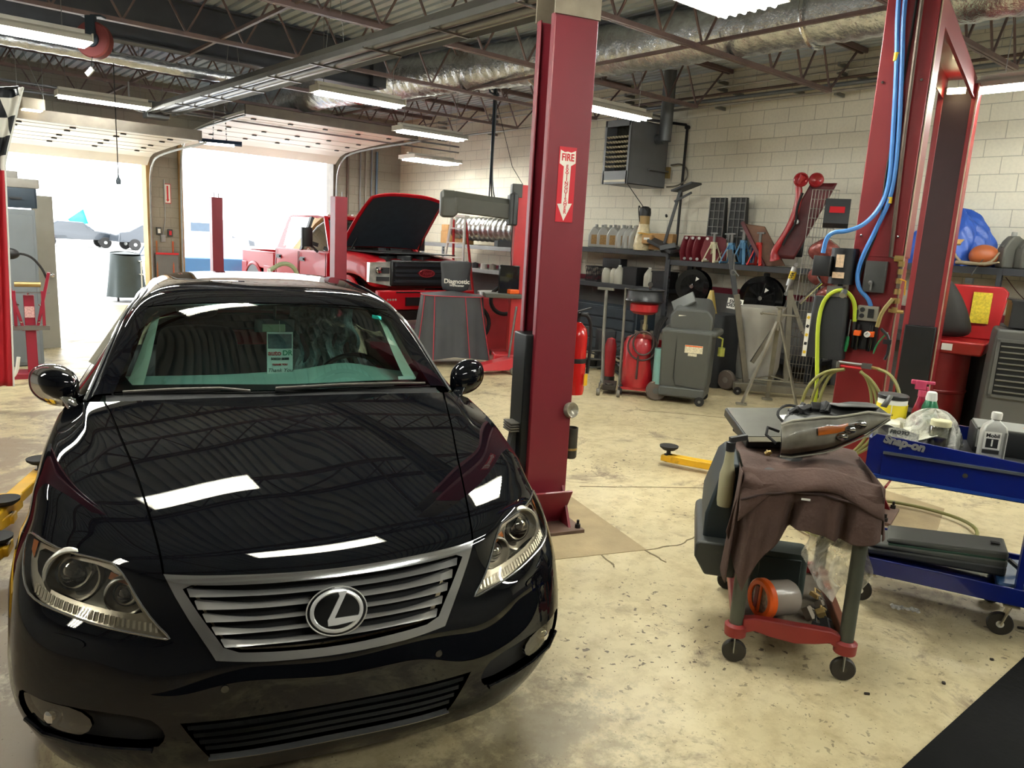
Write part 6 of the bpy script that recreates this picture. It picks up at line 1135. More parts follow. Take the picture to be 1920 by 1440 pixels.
# tall clutter between cart and post: tire machine shapes
for i, (x, y, r_, z) in enumerate(((6.5, 8.75, .26, .55), (6.9, 8.5, .2, .9))):
    o = MB().tube([(r_*math.cos(a), 0, r_*math.sin(a)) for a in [2*PI*q/24 for q in range(24)]], .03, 8, True).build('hose_loop', rubber); o.location = (x, y, z); o.rotation_euler = (0, 0, R(-35)); tag(o, 'black hose loop hung behind the covered cart, the %s one' % ('larger', 'smaller')[i], 'hose')
tcm = thing('tire_changer', 'red and black tire changer behind the covered cart', 'tire changer', (7.35, 9.1, 0), R(-35)); MB().box((0, 0, .45), (.7, .6, .9)).build('cabinet', mat('changer_red', '8c1e24', .4, 0, .1), tcm, bevel=.02); MB().box((.25, .2, 1.1), (.14, .14, 1.4)).build('column', mat('changer_red', '8c1e24', .4, 0, .1), tcm, bevel=.01); MB().lathe([(0, .9), (.3, .92), (.3, .97), (0, .98)], (-.1, -.05, 0)).build('turntable', steel, tcm); MB().bar((.25, .2, 1.7), (-.15, -.05, 1.7), .09).build('swing_arm', dgray, tcm)
# ================= draped parts cart in front =================
ct = thing('utility_cart', 'red utility cart on casters draped with a brown cloth', 'cart', (2.885, 1.48, 0), R(-53))
cred = mat('cart_red', '84231f', .5, 0, .1, 6, dirt=('4a3a30', .22, 9)); cpost = mat('cart_post', '474a3f', .55, .1, .12, 8)
for x, y in ((-.225, 0), (.225, 0), (-.225, .74), (.225, .74)):
    MB().lathe([(0, .14), (.030, .14), (.029, .8), (0, .8)], (x, y, 0), n=18).build('leg', cpost, ct)
    MB().lathe([(0, .125), (.046, .13), (.048, .175), (.034, .185), (0, .185)], (x, y, 0), n=20).build('corner_cup', cred, ct)
    w_ = wheel(ct, (x+.004, y+.0, .052), .052, .028, 'y', mat('caster_black', '26221e', .5, 0, .2), mat('caster_hub', '3a342c', .5, .2, .2), 'caster', 24)
    MB().bar((x, y-.020, .055), (x, y-.020, .125), .03, .004).bar((x, y+.020, .055), (x, y+.020, .125), .03, .004).box((x+.004, y, .128), (.06, .05, .008)).build('caster_fork', zinc, w_)
rl = MB().loft([[(x, -.022, zt), (x, .022, zt), (x, .022, zb), (x, -.022, zb)] for x, zt, zb in ((-.20, .215, .145), (-.15, .225, .165), (-.08, .225, .15), (.02, .222, .138), (.10, .222, .15), (.16, .22, .165), (.20, .205, .14))]); rl.build('front_rail', cred, ct, bevel=.006)
MB().box((-.225, .37, .185), (.035, .70, .06)).build('side_rail', cred, ct, bevel=.006); MB().box((.225, .37, .185), (.035, .70, .06)).build('side_rail', mat('rail_brown', '7c4a34', .5, 0, .1), ct, bevel=.006); MB().box((0, .74, .185), (.42, .035, .06)).build('back_rail', cred, ct, bevel=.006)
MB().box((0, .37, .155), (.43, .72, .012)).build('bottom_shelf', mat('shelf_dirty', '5a5040', .7, 0, .25, 9), ct)
MB().rbox((0, .38, .80), (.46, .72, .10), .03).build('top_tray', mat('tray_black', '1e1f20', .6, 0, .1), ct)
MB().tube([(-.20, .78, .82), (-.28, .86, .86), (0, .90, .87), (.28, .86, .86), (.20, .78, .82)], .014, 8, smooth=1).build('push_handle', black, ct)
# brown cloth over the tray, hanging in folds
bc = thing('brown_cloth', 'dusty brown cloth hanging in folds over the utility cart', 'cloth', (2.885, 1.48, 0), R(-53))
browncl = mat('cloth_brown', '4c3830', .9, 0, .18, 4, bump=.35, bscale=70, dirt=('82603c', .16, 3.5))
def hemz(u): # hem height along the front, left to right
    return np.interp(u, [0, .06, .14, .24, .34, .42, .55, .62, .75, .88, 1], [.60, .46, .36, .50, .60, .665, .67, .655, .63, .635, .66])
def cloth(u, v):
    # v 0..0.3 over the top from the back, 0.3..1 hanging down the front
    x = -.27+.545*u; 
    if v < .34:
        t = v/.34; y = .60-.63*t; z = .862+.012*math.sin(9*u+3*t)+.008*math.sin(23*u)*t-.02*max(0, t-.9)/.1
        return (x*(1.0+.02*math.sin(5*t)), y, z+.012*math.sin(14*t)*(1-t))
    t = (v-.34)/.66; zt = .842; z = zt+(hemz(u)-zt)*t; fold = (.028*math.sin(u*17+1.1)+.018*math.sin(u*33+.7)+.010*math.sin(u*51))*min(1, t*1.6)
    return (x-.035*t*(1-u)*1.2+.008*math.sin(u*21)*t, -.035-.022*t+fold, z+.0*t)
MB().grid(cloth, 90, 60).build('drape', browncl, bc, smooth=80, solid=.004)
def collar(u, v): # thick rolled overlap along the front edge
    x = -.275+.555*u; sag = .035*math.sin(PI*u)**2; a = v; z = .880-.07*v-.012*math.sin(u*8)-(.09*max(0, .22-u)/.22)*v+.02*math.sin(PI*u); return (x, .03-.085*math.sin(v*PI*.55)-.012*math.sin(u*13+v*2)*v, z-.05*v*abs(2*u-1)**2)
MB().grid(collar, 70, 14).build('folded_edge', browncl, bc, smooth=80, solid=.006)
def lside(u, v): y = -.04+.62*u; return (-.275-.02*math.sin(u*14)*v-.02*v, y, .875-.02*math.sin(PI*u)-(.50-.38*u)*v)
MB().grid(lside, 40, 20).build('left_side', browncl, bc, smooth=80, solid=.004)
def rside(u, v): y = -.04+.50*u; return (.275+.018*math.sin(u*15)*v+.02*v, y, .875-(.22-.02*u+.18*max(0, u-.6))*v)
MB().grid(rside, 40, 20).build('right_side', browncl, bc, smooth=80, solid=.004)
MB().tube([(-.272+.55*i/30, -.052-.006*math.sin(i), .812-.05*abs(2*i/30-1)**2+.012*math.sin(PI*i/30)) for i in range(31)], .005, 6).build('seam', mat('seam_dark', '3a2a26', .9, 0, .1), bc)
MB().box((-.02, -.066, .800), (.035, .004, .008)).build('white_tag', paper, bc)
# the clear bag below it
def bag(u, v):
    x = .03+.24*u; top = .66; bot = np.interp(u, [0, .25, .45, .6, .8, 1], [.50, .38, .335, .42, .40, .43]); z = top+(bot-top)*v
    return (x*(1-.0*v)+.02*math.sin(v*6+u*3)+.05*(u-.5)*(1-v), .03+.05*math.sin(PI*u)*math.sin(PI*v)+.015*math.sin(u*25+v*7), z)
pb = MB().grid(bag, 60, 40).build('plastic_bag', film('bag_film', 'e4dfd0', .5, .08), smooth=80); pb.location = (2.885, 1.48, 0); pb.rotation_euler = (0, 0, R(-53)); tag(pb, 'clear plastic bag hanging below the brown cloth', 'plastic bag')
# on the lower shelf
tb = thing('wipes_tub', 'clear round tub with an orange rimmed lid lying on the cart', 'tub', (2.885, 1.48, 0), R(-53)); C_ = MB(); a0 = Vector((-.115, .10, .268)); d0 = Vector((.85, .52, -.06)).normalized()
M_ = Matrix.Translation(a0) @ d0.to_track_quat('Z', 'Y').to_matrix().to_4x4()
MB(M_).lathe([(.078, 0), (.078, .14), (.07, .155), (0, .157)], n=30).build('tub', mat('tub_clear', '8e8478', .25, 0, .08, 4), tb); MB(M_).lathe([(.060, -.014), (.062, -.022), (.080, -.022), (.090, -.012), (.090, .012), (.078, .014)], n=30).box((0, 0, -.018), (.012, .125, .008)).build('lid_rim', orange, tb)
MB(M_).lathe([(0, -.008), (.062, -.010)], n=30).build('lid_label', mat('lid_label', 'b8a89c', .5, 0, .5, 60), tb); MB(M_).box((.025, .0, -.016), (.022, .10, .004)).build('lid_stripe', mat('label_dark_red', '8a3a38', .5, 0, .2), tb)
gc = MB().rbox((-.02, .46, .275), (.25, .16, .22), .02).build('tool_case', mat('case_slate', '39443f', .5, 0, .08)); gc.location = (2.885, 1.48, 0); gc.rotation_euler = (0, 0, R(-53)); tag(gc, 'dark slate case standing behind the orange lidded tub', 'case'); MB().box((-.02, .378, .285), (.19, .01, .15)).build('case_panel', mat('case_panel', '2d3633', .5, 0, .08), gc, bevel=.004)
random.seed(5)
for i in range(7):
    o = MB().box((0, 0, 0), (random.uniform(.02, .05), random.uniform(.02, .06), random.uniform(.02, .04)), (random.random(), random.random(), 0)).tube([(0, 0, .01), (.03, .02, .02), (.05, 0, .0)], .005, 6).build('small_part', mat('part_%d' % (i % 3), ('2c2c2c', '8a8070', 'b89a60')[i % 3], .5, .3, .2), bevel=.003); q = Vector((random.uniform(.04, .17), random.uniform(.1, .5), .185)); a = R(-53)
    o.location = (2.885+q.x*math.cos(a)-q.y*math.sin(a), 1.48+q.x*math.sin(a)+q.y*math.cos(a), q.z); tag(o, 'small loose metal or plastic part on the cart bottom shelf', 'small part', 'loose parts on the cart')
# gray case strapped on the left side
sc2 = thing('side_case', 'black molded case standing at the left side of the draped cart', 'case', (2.885, 1.48, 0), R(-53)); sl = mat('case_dark', '1f2a2e', .55, 0, .1)
MB().loft([[(-.39*1+dx, .12, z), (-.27, .12, z), (-.27, .62-dx, z), (-.39+dx, .62-dx, z)] for z, dx in ((.50, -.01), (.62, -.01), (.82, .04), (.86, .07))]).build('upper_shell', sl, sc2, bevel=.012)
MB().loft([[(-.43+dx, .05, z), (-.25, .05, z), (-.25, .65, z), (-.43+dx, .65, z)] for z, dx in ((.36, .05), (.44, .0), (.50, .0), (.515, .02))]).build('lower_tray', mat('case_tray', '2f312e', .5, 0, .15, 6, dirt=('6a604c', .2, 8)), sc2, bevel=.01)
ub = thing('squeeze_bottle', 'cloudy plastic bottle with a black nozzle hooked on the cart', 'bottle', (2.885, 1.48, 0), R(-53)); MB().lathe([(0, .67), (.030, .675), (.034, .70), (.034, .82), (.022, .87), (.018, .93)], (-.325, .10, 0), n=18).build('bottle', mat('bottle_cream', '9c9678', .45, 0, .12), ub)
MB().lathe([(.020, .925), (.020, .965), (0, .97)], (-.325, .10, 0), n=14).bar((-.33, .10, .975), (-.26, .14, .985), .02, .022).build('nozzle', black, ub)
# laptop-like module and headlamp on top
LT = thing('metal_tray', 'flat dark gray electronic module with a bright lower lip', 'module', (3.31, 1.93, .905), rot=(R(13), R(-2), R(-36))); MB().box((0, 0, .035), (.38, .34, .045)).build('case', mat('module_dark', '191a1a', .4, .1, .1), LT, bevel=.006); MB().box((.0, .01, .0595), (.365, .31, .004)).build('top_plate', mat('module_plate', '55544c', .45, .3, .15, 8), LT); MB().box((0, -.168, .056), (.37, .03, .006), (R(20), 0, 0)).build('front_lip', mat('module_lip', 'a09a86', .4, .5, .1), LT); MB().box((.09, .06, .062), (.07, .05, .001), (0, 0, R(10))).build('white_sticker', paper, LT)
HP = thing('headlamp_assembly', 'removed car headlamp with amber strip lying on the brown cloth', 'headlamp', (3.20, 1.60, .965), rot=(R(8), R(-6), R(-52)))
def lensf(u, v): # long clear lens, pointed at the right
    x = -.20+.47*u; h = np.interp(u, [0, .1, .4, .8, 1], [.15, .175, .17, .11, .02]); zc = np.interp(u, [0, .5, 1], [.035, .045, .10]); return (x, -.09-.05*math.sin(PI*v)*(1-u*.5)+.12*u, zc+(v-.5)*h)
MB().grid(lambda u, v: (lensf(u, v)[0], lensf(u, v)[1]+.02, lensf(u, v)[2]), 30, 12).build('inner_reflector', mat('lamp_inner', 'a6a298', .4, 0, .35, 10), HP)
MB().grid(lensf, 30, 14).build('lens', glassy('loose_lens', 'ecebe6', .0, .04, ior=1.22), HP)
MB().loft([[(lensf(u, 0)[0], lensf(u, 0)[1]+.01, lensf(u, 0)[2]), (lensf(u, 1)[0], lensf(u, 1)[1]+.01, lensf(u, 1)[2]), (lensf(u, 1)[0]*.8+.02, .10+.05*u, lensf(u, 1)[2]+.01), (lensf(u, 0)[0]*.8+.02, .10+.05*u, lensf(u, 0)[2])] for u in (0, .1, .3, .5, .7, .9, 1)]).build('housing', mat('housing_gray', '3c3c3a', .5, 0, .1), HP, bevel=.003)
MB().tube([lensf(u/20, 1) for u in range(21)], .006, 6).tube([lensf(u/20, 0) for u in range(21)], .005, 6).build('lens_rim', mat('rim_pale', 'a9a697', .4, .1, .1), HP)
MB().grid(lambda u, v: (lensf(.33+.28*u, .58+.20*v)[0], lensf(.33+.28*u, .58+.20*v)[1]+.010, lensf(.33+.28*u, .58+.20*v)[2]), 8, 4).build('amber_strip', mat('amber_strong', 'e87a18', .3, 0, .1), HP)
for u_, v_ in ((.62, .55), (.72, .62), (.55, .40)): MB().sphere(tuple(Vector(lensf(u_, v_))+Vector((0, .012, 0))), (.028, .012, .02), 12, 8).build('bright_reflector', chrome, HP)
random.seed(8); b = MB()
for k in range(16): b.box((random.uniform(-.16, .02), random.uniform(.0, .12), random.uniform(.09, .16)), (random.uniform(.02, .07), random.uniform(.02, .05), random.uniform(.02, .05)), (random.random(), random.random(), random.random()))
b.build('back_mounts', mat('mount_black', '1c1c1c', .5, .1, .3), HP, bevel=.003); MB().tube([(-.18, -.06, .1), (-.22, -.02, .14), (-.16, .05, .16), (-.08, .04, .13)], .006, 6, smooth=2).tube([(-.22, -.09, .02), (-.26, -.06, .05), (-.25, -.02, .07), (-.20, -.02, .05)], .007, 6).build('wiring', rubber, HP)
MB().add([(.0, .12, .14), (.24, .16, .09), (.22, .02, .15), (.05, -.02, .17)], [(0, 1, 2, 3)]).build('rear_flap', mat('flap_gray', '5a5a56', .55, .1, .1), HP, solid=.006)
MB().add([(.27, .10, .12), (.30, .12, .17), (.285, .13, .17), (.25, .12, .12)], [(0, 1, 2, 3)]).build('mount_tab', mat('flap_gray', '5a5a56', .55, .1, .1), HP, solid=.006)
gt = MB().lathe([(0, 0), (.010, 0), (.012, .012), (.008, .03), (0, .03)], n=12).lathe([(.012, .01), (.016, .012), (.016, .016), (.012, .018)], n=12).build('brass_fitting', brass); gt.location = (3.02, 1.78, .88); gt.rotation_euler = (R(60), 0, R(30)); tag(gt, 'small brass fitting lying on the brown cloth', 'fitting')
# ================= blue tool cart =================
bc2 = thing('tool_cart', 'royal blue steel tool cart with drawer, open tray and casters', 'tool cart', (3.79, 1.60, 0), R(-67)); cb = mat('cart_blue', '041a70', .3, .1, .04, 3, coat=.6)
XR = 1.02
top = MB().add([(-.03, -.04, .925), (-.06, -.04, .89), (-.06, -.04, .70), (XR, -.04, .70), (XR, -.04, .86), (-.03, -.028, .925), (-.06, -.028, .89), (-.06, -.028, .70), (XR, -.028, .70), (XR, -.028, .86)], [(0, 1, 2, 3, 4), (9, 8, 7, 6, 5), (0, 5, 6, 1), (1, 6, 7, 2), (2, 7, 8, 3), (3, 8, 9, 4), (4, 9, 5, 0)])
top.box((-.055, .25, .80), (.012, .56, .20)).box((XR, .25, .79), (.012, .56, .18)).box((XR/2-.03, .53, .81), (XR+.06, .012, .22)).box((XR/2-.03, .25, .705), (XR+.06, .56, .012)); top.build('top_box', cb, bc2, smooth=0)
MB().box((XR/2-.03, .25, .845), (XR+.04, .54, .008)).build('work_surface', mat('surface_dark', '2c2e30', .6, .1, .2), bc2)
dr_ = MB().box((.50, -.047, .775), (.98, .012, .125)).build('drawer', cb, bc2, bevel=.003); MB().box((.50, -.060, .842), (.98, .018, .013)).build('drawer_pull', mat('pull_alu', '9aa4b4', .25, .8, .05), dr_); MB().lathe([(0, -.008), (.010, -.008), (.012, 0)], (.37, -.053, .790), 'y', 16).build('drawer_lock', mat('lock_dark', '5a5648', .4, .6, .1), dr_)
MB().box((.48, -.05, .716), (1.06, .02, .014)).build('lower_lip', mat('lip_blue', '20449c', .3, .2, .05), bc2)
text('Snap-on', .056, mat('badge_metal', 'a8a8a6', .3, .4, .1), bc2, (.095, -.043, .898), (R(90), R(6), 0), 'nameplate', depth=.003, bold=.003, shear=.15)
MB().box((XR/2-.02, .25, .205), (XR+.04, .5, .012)).box((XR/2-.02, 0, .225), (XR+.04, .014, .085)).box((XR/2-.02, .5, .235), (XR+.04, .014, .085)).box((-.03, .25, .235), (.014, .5, .085)).build('lower_tray', cb, bc2, bevel=.003)
for x, y in ((-.02, .02), (XR-.0, .02), (-.02, .5), (XR, .5)): MB().box((x, y, .47), (.045, .045, .5)).build('corner_post', cb, bc2)
MB().box((.675, .04, .47), (.03, .05, .50)).build('center_post', cb, bc2)
for x, y in ((.63, .05), (-.0, .06), (.63, .45), (-.0, .45)):
    w_ = wheel(bc2, (x, y, .058), .058, .03, 'y', mat('caster_black', '26221e', .5, 0, .2), white, 'caster', 26); MB().bar((x, y-.022, .06), (x+.03, y-.022, .165), .005, .04, (0, 1, 0)).bar((x, y+.022, .06), (x+.03, y+.022, .165), .005, .04, (0, 1, 0)).box((x+.03, y, .165), (.07, .07, .008)).build('caster_fork', mat('fork_cream', 'b8b098', .4, .5, .1), w_)
def incart(name, label, cat, x, y, z, rz=0):
    a = R(-67); return thing(name, label, cat, (3.79+x*math.cos(a)-y*math.sin(a), 1.60+x*math.sin(a)+y*math.cos(a), z), a+rz)
o = incart('wipes_bucket', 'yellow and white tub of wipes with a black lid', 'tub', .02, .40, .85); MB().lathe([(0, 0), (.070, 0), (.072, .02), (.074, .19), (.070, .20)], n=30).build('tub', white, o); MB().lathe([(.0745, .03), (.0765, .03), (.0775, .165), (.0755, .165)], n=30).build('label', mat('label_yellow', 'e6d02c', .45, 0, .04), o); MB().lathe([(.077, .192), (.078, .21), (.074, .215), (0, .212)], n=30).build('lid', black, o); MB().box((.0, -.0775, .10), (.004, .003, .13)).build('label_line', paper, o)
text('TUB O TOWELS', .014, blackink, o, (-.038, -.078, .115), (R(90), 0, R(-14)), bold=.0004)
o = incart('spray_bottle', 'dark red spray bottle with a pink trigger head', 'bottle', .155, .45, .85); MB().lathe([(0, 0), (.038, 0), (.040, .02), (.038, .13), (.022, .19), (.018, .22)], n=22).build('bottle', mat('spray_red', '981838', .25, 0, .05, coat=.4), o); MB().lathe([(.020, .215), (.020, .25), (0, .25)], n=16).box((-.012, 0, .275), (.055, .026, .05)).box((.025, 0, .292), (.06, .022, .016)).bar((.02, 0, .27), (.032, 0, .225), .012, .016).box((-.045, 0, .288), (.03, .02, .024)).build('trigger_head', mat('trigger_pink', 'c24464', .4, 0, .05), o, bevel=.004)
o = incart('green_can', 'green bottle with a white cap beside the red spray bottle', 'bottle', .20, .40, .85); MB().lathe([(0, 0), (.038, 0), (.040, .015), (.040, .17), (.028, .205), (.024, .215)], n=22).build('bottle', mat('can_green', '1d6a48', .3, .2, .05, coat=.4), o); MB().lathe([(.027, .205), (.029, .215), (.024, .25), (.018, .255), (0, .255)], n=18).build('cap', white, o)
o = incart('glass_jar', 'clear glass jar with a cream lid inside plastic wrap', 'jar', .25, .18, .85); MB().lathe([(0, 0), (.046, 0), (.050, .02), (.050, .11), (.044, .125)], n=24).build('jar', glassy('jar_glass', 'dfe0d4', .15, .03), o); MB().lathe([(.047, .12), (.048, .145), (.044, .15), (0, .148)], n=24).build('lid', mat('lid_cream', 'd6d0a4', .5, 0, .05), o); MB().lathe([(0, .01), (.04, .01), (.04, .06), (0, .065)], n=16).build('contents', mat('jar_contents', '6a5c48', .6, 0, .2), o)
def pbag(u, v): a = 2*PI*u; r_ = (1+.12*math.sin(5*a)+.08*math.sin(9*a+4*v)); return (.14*r_*math.cos(a)*math.sin(PI*v*.5)*1.0, .11*r_*math.sin(a)*math.sin(PI*v*.5), .175*math.cos(PI*v*.5)*(1+.08*math.sin(7*a)))
o = incart('plastic_wrap', 'crumpled clear plastic bag around the glass jar', 'plastic bag', .22, .26, .852); MB().grid(pbag, 60, 26, True).build('bag', film('bag_clear2', 'e4e2d6', .5, .06), o, smooth=80)
o = incart('white_rag', 'white lettered shop rag beside the plastic bag', 'rag', .10, .22, .852); MB().grid(lambda u, v: (-.16+.30*u, -.10+.22*v, .055+.03*math.sin(u*7+v*5)+.015*math.sin(v*13+u*3)), 30, 20).build('cloth', mat('rag_white', 'd8d6c4', .85, 0, .06, bump=.4), o, solid=.005); MB().grid(lambda u, v: (-.08+.14*u, -.103, .03+.05*v+.01*math.sin(5*u)), 12, 4).build('printed_edge', mat('rag_print', 'cfcdbc', .8, 0, .5, 90), o)
text('PROTO', .026, mat('print_gray', '44463f', .7, 0, 0), o, (-.03, -.106, .065), (R(90), 0, 0), bold=.001, shear=.2)
o = incart('foam_tray', 'white foam tray under the yellow tub', 'tray', -.01, .33, .852); MB().rbox((0, 0, .045), (.16, .3, .09), .02).build('tray', mat('foam_white', 'd6d2bc', .8, 0, .05), o)
o = incart('oil_bottle', 'silver quart bottle of motor oil with white cap', 'bottle', .475, .14, .85, R(8)); bm = mat('bottle_silver', 'b4b4ac', .35, .2, .03)
MB().loft([[(x*k, y*k2, z) for x, y in ((-.055, -.032), (.055, -.032), (.055, .032), (-.055, .032))] for z, k, k2 in ((0, .95, .95), (.01, 1, 1), (.135, 1, 1), (.165, .86, .85), (.19, .35, .55), (.20, .30, .5))]).build('bottle', bm, o, bevel=.008)
MB().lathe([(.023, .198), (.024, .225), (.021, .232), (0, .232)], (.0, 0, 0), n=20).build('cap', mat('cap_white', 'cfcdc2', .45, 0, .03), o); MB().box((-.010, -.0335, .095), (.072, .002, .085)).build('label', paper, o); MB().box((-.010, -.035, .082), (.052, .001, .045)).box((-.010, -.035, .040), (.072, .001, .018)).build('black_panel', blackink, o)
text('Mobil', .026, blackink, o, (-.010, -.0356, .120), (R(90), 0, 0), bold=.0006); text('1', .046, paper, o, (-.010, -.0362, .083), (R(90), 0, 0), bold=.001); MB().grid(lambda u, v: (.038+.010*math.sin(PI*u), -.034, .01+.13*v-.0*u), 4, 8).build('grip_panel', mat('grip_gray', '8c8c86', .5, .1, .05), o)
o = incart('battery_box', 'black and gray boxed unit behind the oil bottle', 'box', .62, .36, .852, R(2)); MB().rbox((0, 0, .06), (.44, .26, .12), .02).build('case', mat('box_black', '1b1c1c', .5, 0, .1), o); MB().box((0, 0, .124), (.42, .24, .012)).build('gray_lid', mat('box_lid_gray', '6e6e68', .5, .2, .08), o, bevel=.004); MB().box((.08, -.02, .131), (.16, .05, .002)).build('orange_label', mat('label_orange', 'c8683c', .6, 0, .2), o); MB().bar((-.205, -.13, .03), (-.205, -.13, .12), .015, .012).build('clasp', chrome, o)
# lower tray load
o = incart('folded_mat_case', 'long dark gray padded case lying on the cart lower tray', 'case', .32, .26, .215); cg = mat('pad_gray', '54554d', .7, 0, .1, 4)
def slabc(z0, z1, l, w, dx, m, nm): MB().loft([[(dx-l/2, -w/2, z0), (dx+l/2, -w/2, z0+.03), (dx+l/2, w/2, z0+.03), (dx-l/2, w/2, z0)], [(dx-l/2, -w/2, z1), (dx+l/2, -w/2, z1+.05), (dx+l/2, w/2, z1+.05), (dx-l/2, w/2, z1)]]).build(nm, m, o, bevel=.012)
slabc(.02, .055, .66, .26, -.02, mat('pad_dark', '363733', .6, 0, .1), 'lower_shell'); slabc(.06, .085, .62, .25, .0, cg, 'middle_shell'); slabc(.088, .098, .52, .24, .04, mat('pad_green', '2c4a38', .7, 0, .05), 'green_layer'); slabc(.10, .125, .54, .24, .04, cg, 'top_shell'); MB().box((.26, 0, .178), (.04, .03, .004)).build('latch_hole', shutblack, o)
MB().tube([(.32, -.05, .12), (.38, -.06, .08), (.40, -.05, .03)], .012, 6, smooth=1).build('strap', black, o)
o = incart('blue_cloth', 'flat blue plastic lid at the right of the lower tray', 'lid', .74, .22, .215); MB().box((0, 0, .04), (.30, .34, .05), (R(3), R(-4), 0)).build('lid', mat('lid_blue', '24466e', .4, 0, .15, 6), o, bevel=.01)
# things on the floor
yb = thing('yellow_bucket', 'yellow topped black bucket on the floor behind the carts', 'bucket', (5.30, 2.02, 0)); yb.location = (4.55, 2.05, 0); MB().lathe([(0, 0), (.10, 0), (.115, .22), (.118, .24)], n=24).build('bucket', mat('bucket_black', '24221c', .5, 0, .2), yb); MB().lathe([(.119, .20), (.125, .21), (.125, .25), (.11, .255), (0, .25)], n=24).build('yellow_rim', yellow, yb)
fb = MB().grid(lambda u, v: (.07*(u-.5)*2, .018*math.cos(PI*(v))*(1+.4*math.sin(9*u)), .012+.010*math.sin(u*19)*math.sin(v*7)), 24, 8).build('plastic_scrap', film('scrap_film', 'e8e8e0', .6, .05), smooth=80); fb.location = (3.93, 1.42, .002); fb.rotation_euler = (0, 0, R(-55)); tag(fb, 'scrap of crumpled clear plastic on the floor by the blue cart', 'scrap')
rdj = MB().box((0, 0, .06), (.3, .22, .12)).tube([(.1, 0, .12), (0, .1, .2), (-.1, 0, .12)], .02, 6).build('red_tool_base', red, bevel=.01); rdj.location = (4.75, 2.25, 0); tag(rdj, 'red tool base on the floor behind the draped cart', 'tool')
random.seed(21)
for i in range(9):
    x, y = random.uniform(3.0, 4.6), random.uniform(.75, 1.9); o = MB().rbox((0, 0, .004), (random.uniform(.012, .03), random.uniform(.008, .016), .008), .003).build('floor_debris', mat('debris', '2c2620', .8, 0, .2)); o.location = (x, y, 0); o.rotation_euler = (0, 0, random.uniform(0, 3)); tag(o, 'tiny dark fleck lying on the painted floor', 'debris', 'flecks on the floor')
# ================= overhead services =================
foil = mat('foil_duct', 'd0d4d8', .26, .85, .2, 12, bump=1.0, bscale=30)
def ductobj(name, label, pts, r, n=28, seg=160, wr=.02, cat='duct', m=foil):
    P = [Vector(p) for p in pts]; L = [0]
    for a, b in zip(P, P[1:]): L.append(L[-1]+(b-a).length)
    def at(t):
        s = t*L[-1]
        for i in range(len(P)-1):
            if s <= L[i+1] or i == len(P)-2: return P[i].lerp(P[i+1], (s-L[i])/(L[i+1]-L[i])), (P[i+1]-P[i]).normalized()
    def f(u, v):
        c, d = at(v); x = d.cross(Vector((0, 0, 1))).normalized(); y = x.cross(d); a = 2*PI*u
        k = r*(1+wr*math.sin(v*L[-1]*38+2*math.sin(a*3))+wr*.7*math.sin(v*L[-1]*13+a*5)); return tuple(c+x*math.cos(a)*k+y*math.sin(a)*k)
    o = MB().grid(f, n, seg, True).build(name, m, smooth=70); return tag(o, label, cat)
d = ductobj('insulated_duct', 'big crinkled silver foil duct running under the roof deck', [(7.75, -1, 4.17), (7.5, 3.5, 4.17), (7.2, 7.3, 4.17), (6.75, 9.5, 4.17), (6.1, 12.6, 4.14), (6.0, 16.5, 4.1)], .30, seg=420)
for y, x in ((4.4, 7.43), (8.2, 7.05), (11.8, 6.27)): MB().tube([(x+.315*math.cos(a), y, 4.17+.315*math.sin(a)) for a in [2*PI*i/24 for i in range(24)]], .025, 6, True).build('foil_band', mat('foil_bright', 'd8d8d4', .12, 1, .1, 30, bump=.6), d)
ductobj('foil_pipe', 'slim silver foil pipe crossing below the dark girder at upper left', [(-2, 11.0, 3.74), (1.5, 11.0, 3.74), (3.2, 11.0, 3.74), (4.3, 11.05, 3.76)], .075, 16, 160, .05)
# radiant tube heater
rh = thing('radiant_heater', 'long gray radiant tube heater with twin tubes under a bent reflector', 'heater', (3.62, 8.6, 3.42), R(1.5)); gal = mat('heater_gray', '8a8984', .35, .7, .12, 3)
L_ = 4.6
MB().loft([[(x, y, z) for x, z in ((-.20, -.02), (-.20, .03), (-.08, .14), (.08, .14), (.20, .03), (.20, -.02), (.19, .02), (.075, .13), (-.075, .13), (-.19, .02))] for y in (-L_, L_)], False).build('reflector', gal, rh, smooth=0)
for x, r_ in ((-.085, .05), (.085, .05)): MB().cyl((x, -L_, .04), (x, L_, .04), r_, n=16).build('burner_tube', mat('tube_steel', '77787a', .3, .8, .12, 5), rh)
for k in range(9): y = -L_+.4+k*1.05; MB().bar((-.21, y, -.015), (.21, y, -.015), .02, .015).bar((-.18, y, .05), (0, y, .16), .01).bar((.18, y, .05), (0, y, .16), .01).build('tube_bracket', steel, rh)
MB().box((0, L_+.14, .05), (.34, .26, .24)).build('burner_box', mat('burner_box', '5c5e60', .4, .4, .1), rh, bevel=.01)
MB().box((.085, -1.2, .095), (.09, .34, .012)).build('heater_label', paper, rh); b = MB()
for y in (-3.8, -1.2, 1.5, 4.1): b.tube([(-.1, y, .13), (-.05, y, .6)], .004, 4).tube([(.1, y, .13), (.05, y, .6)], .004, 4)
b.build('hanger_wires', steel, rh)
MB().tube([(-.2, L_+.1, .0), (-.35, L_+.1, .02), (-.4, L_+.1, .15), (-.4, L_+.1, .42)], .014, 8, smooth=2).build('gas_line', mat('gas_gray', '8c8c8c', .4, .5, .1), rh)
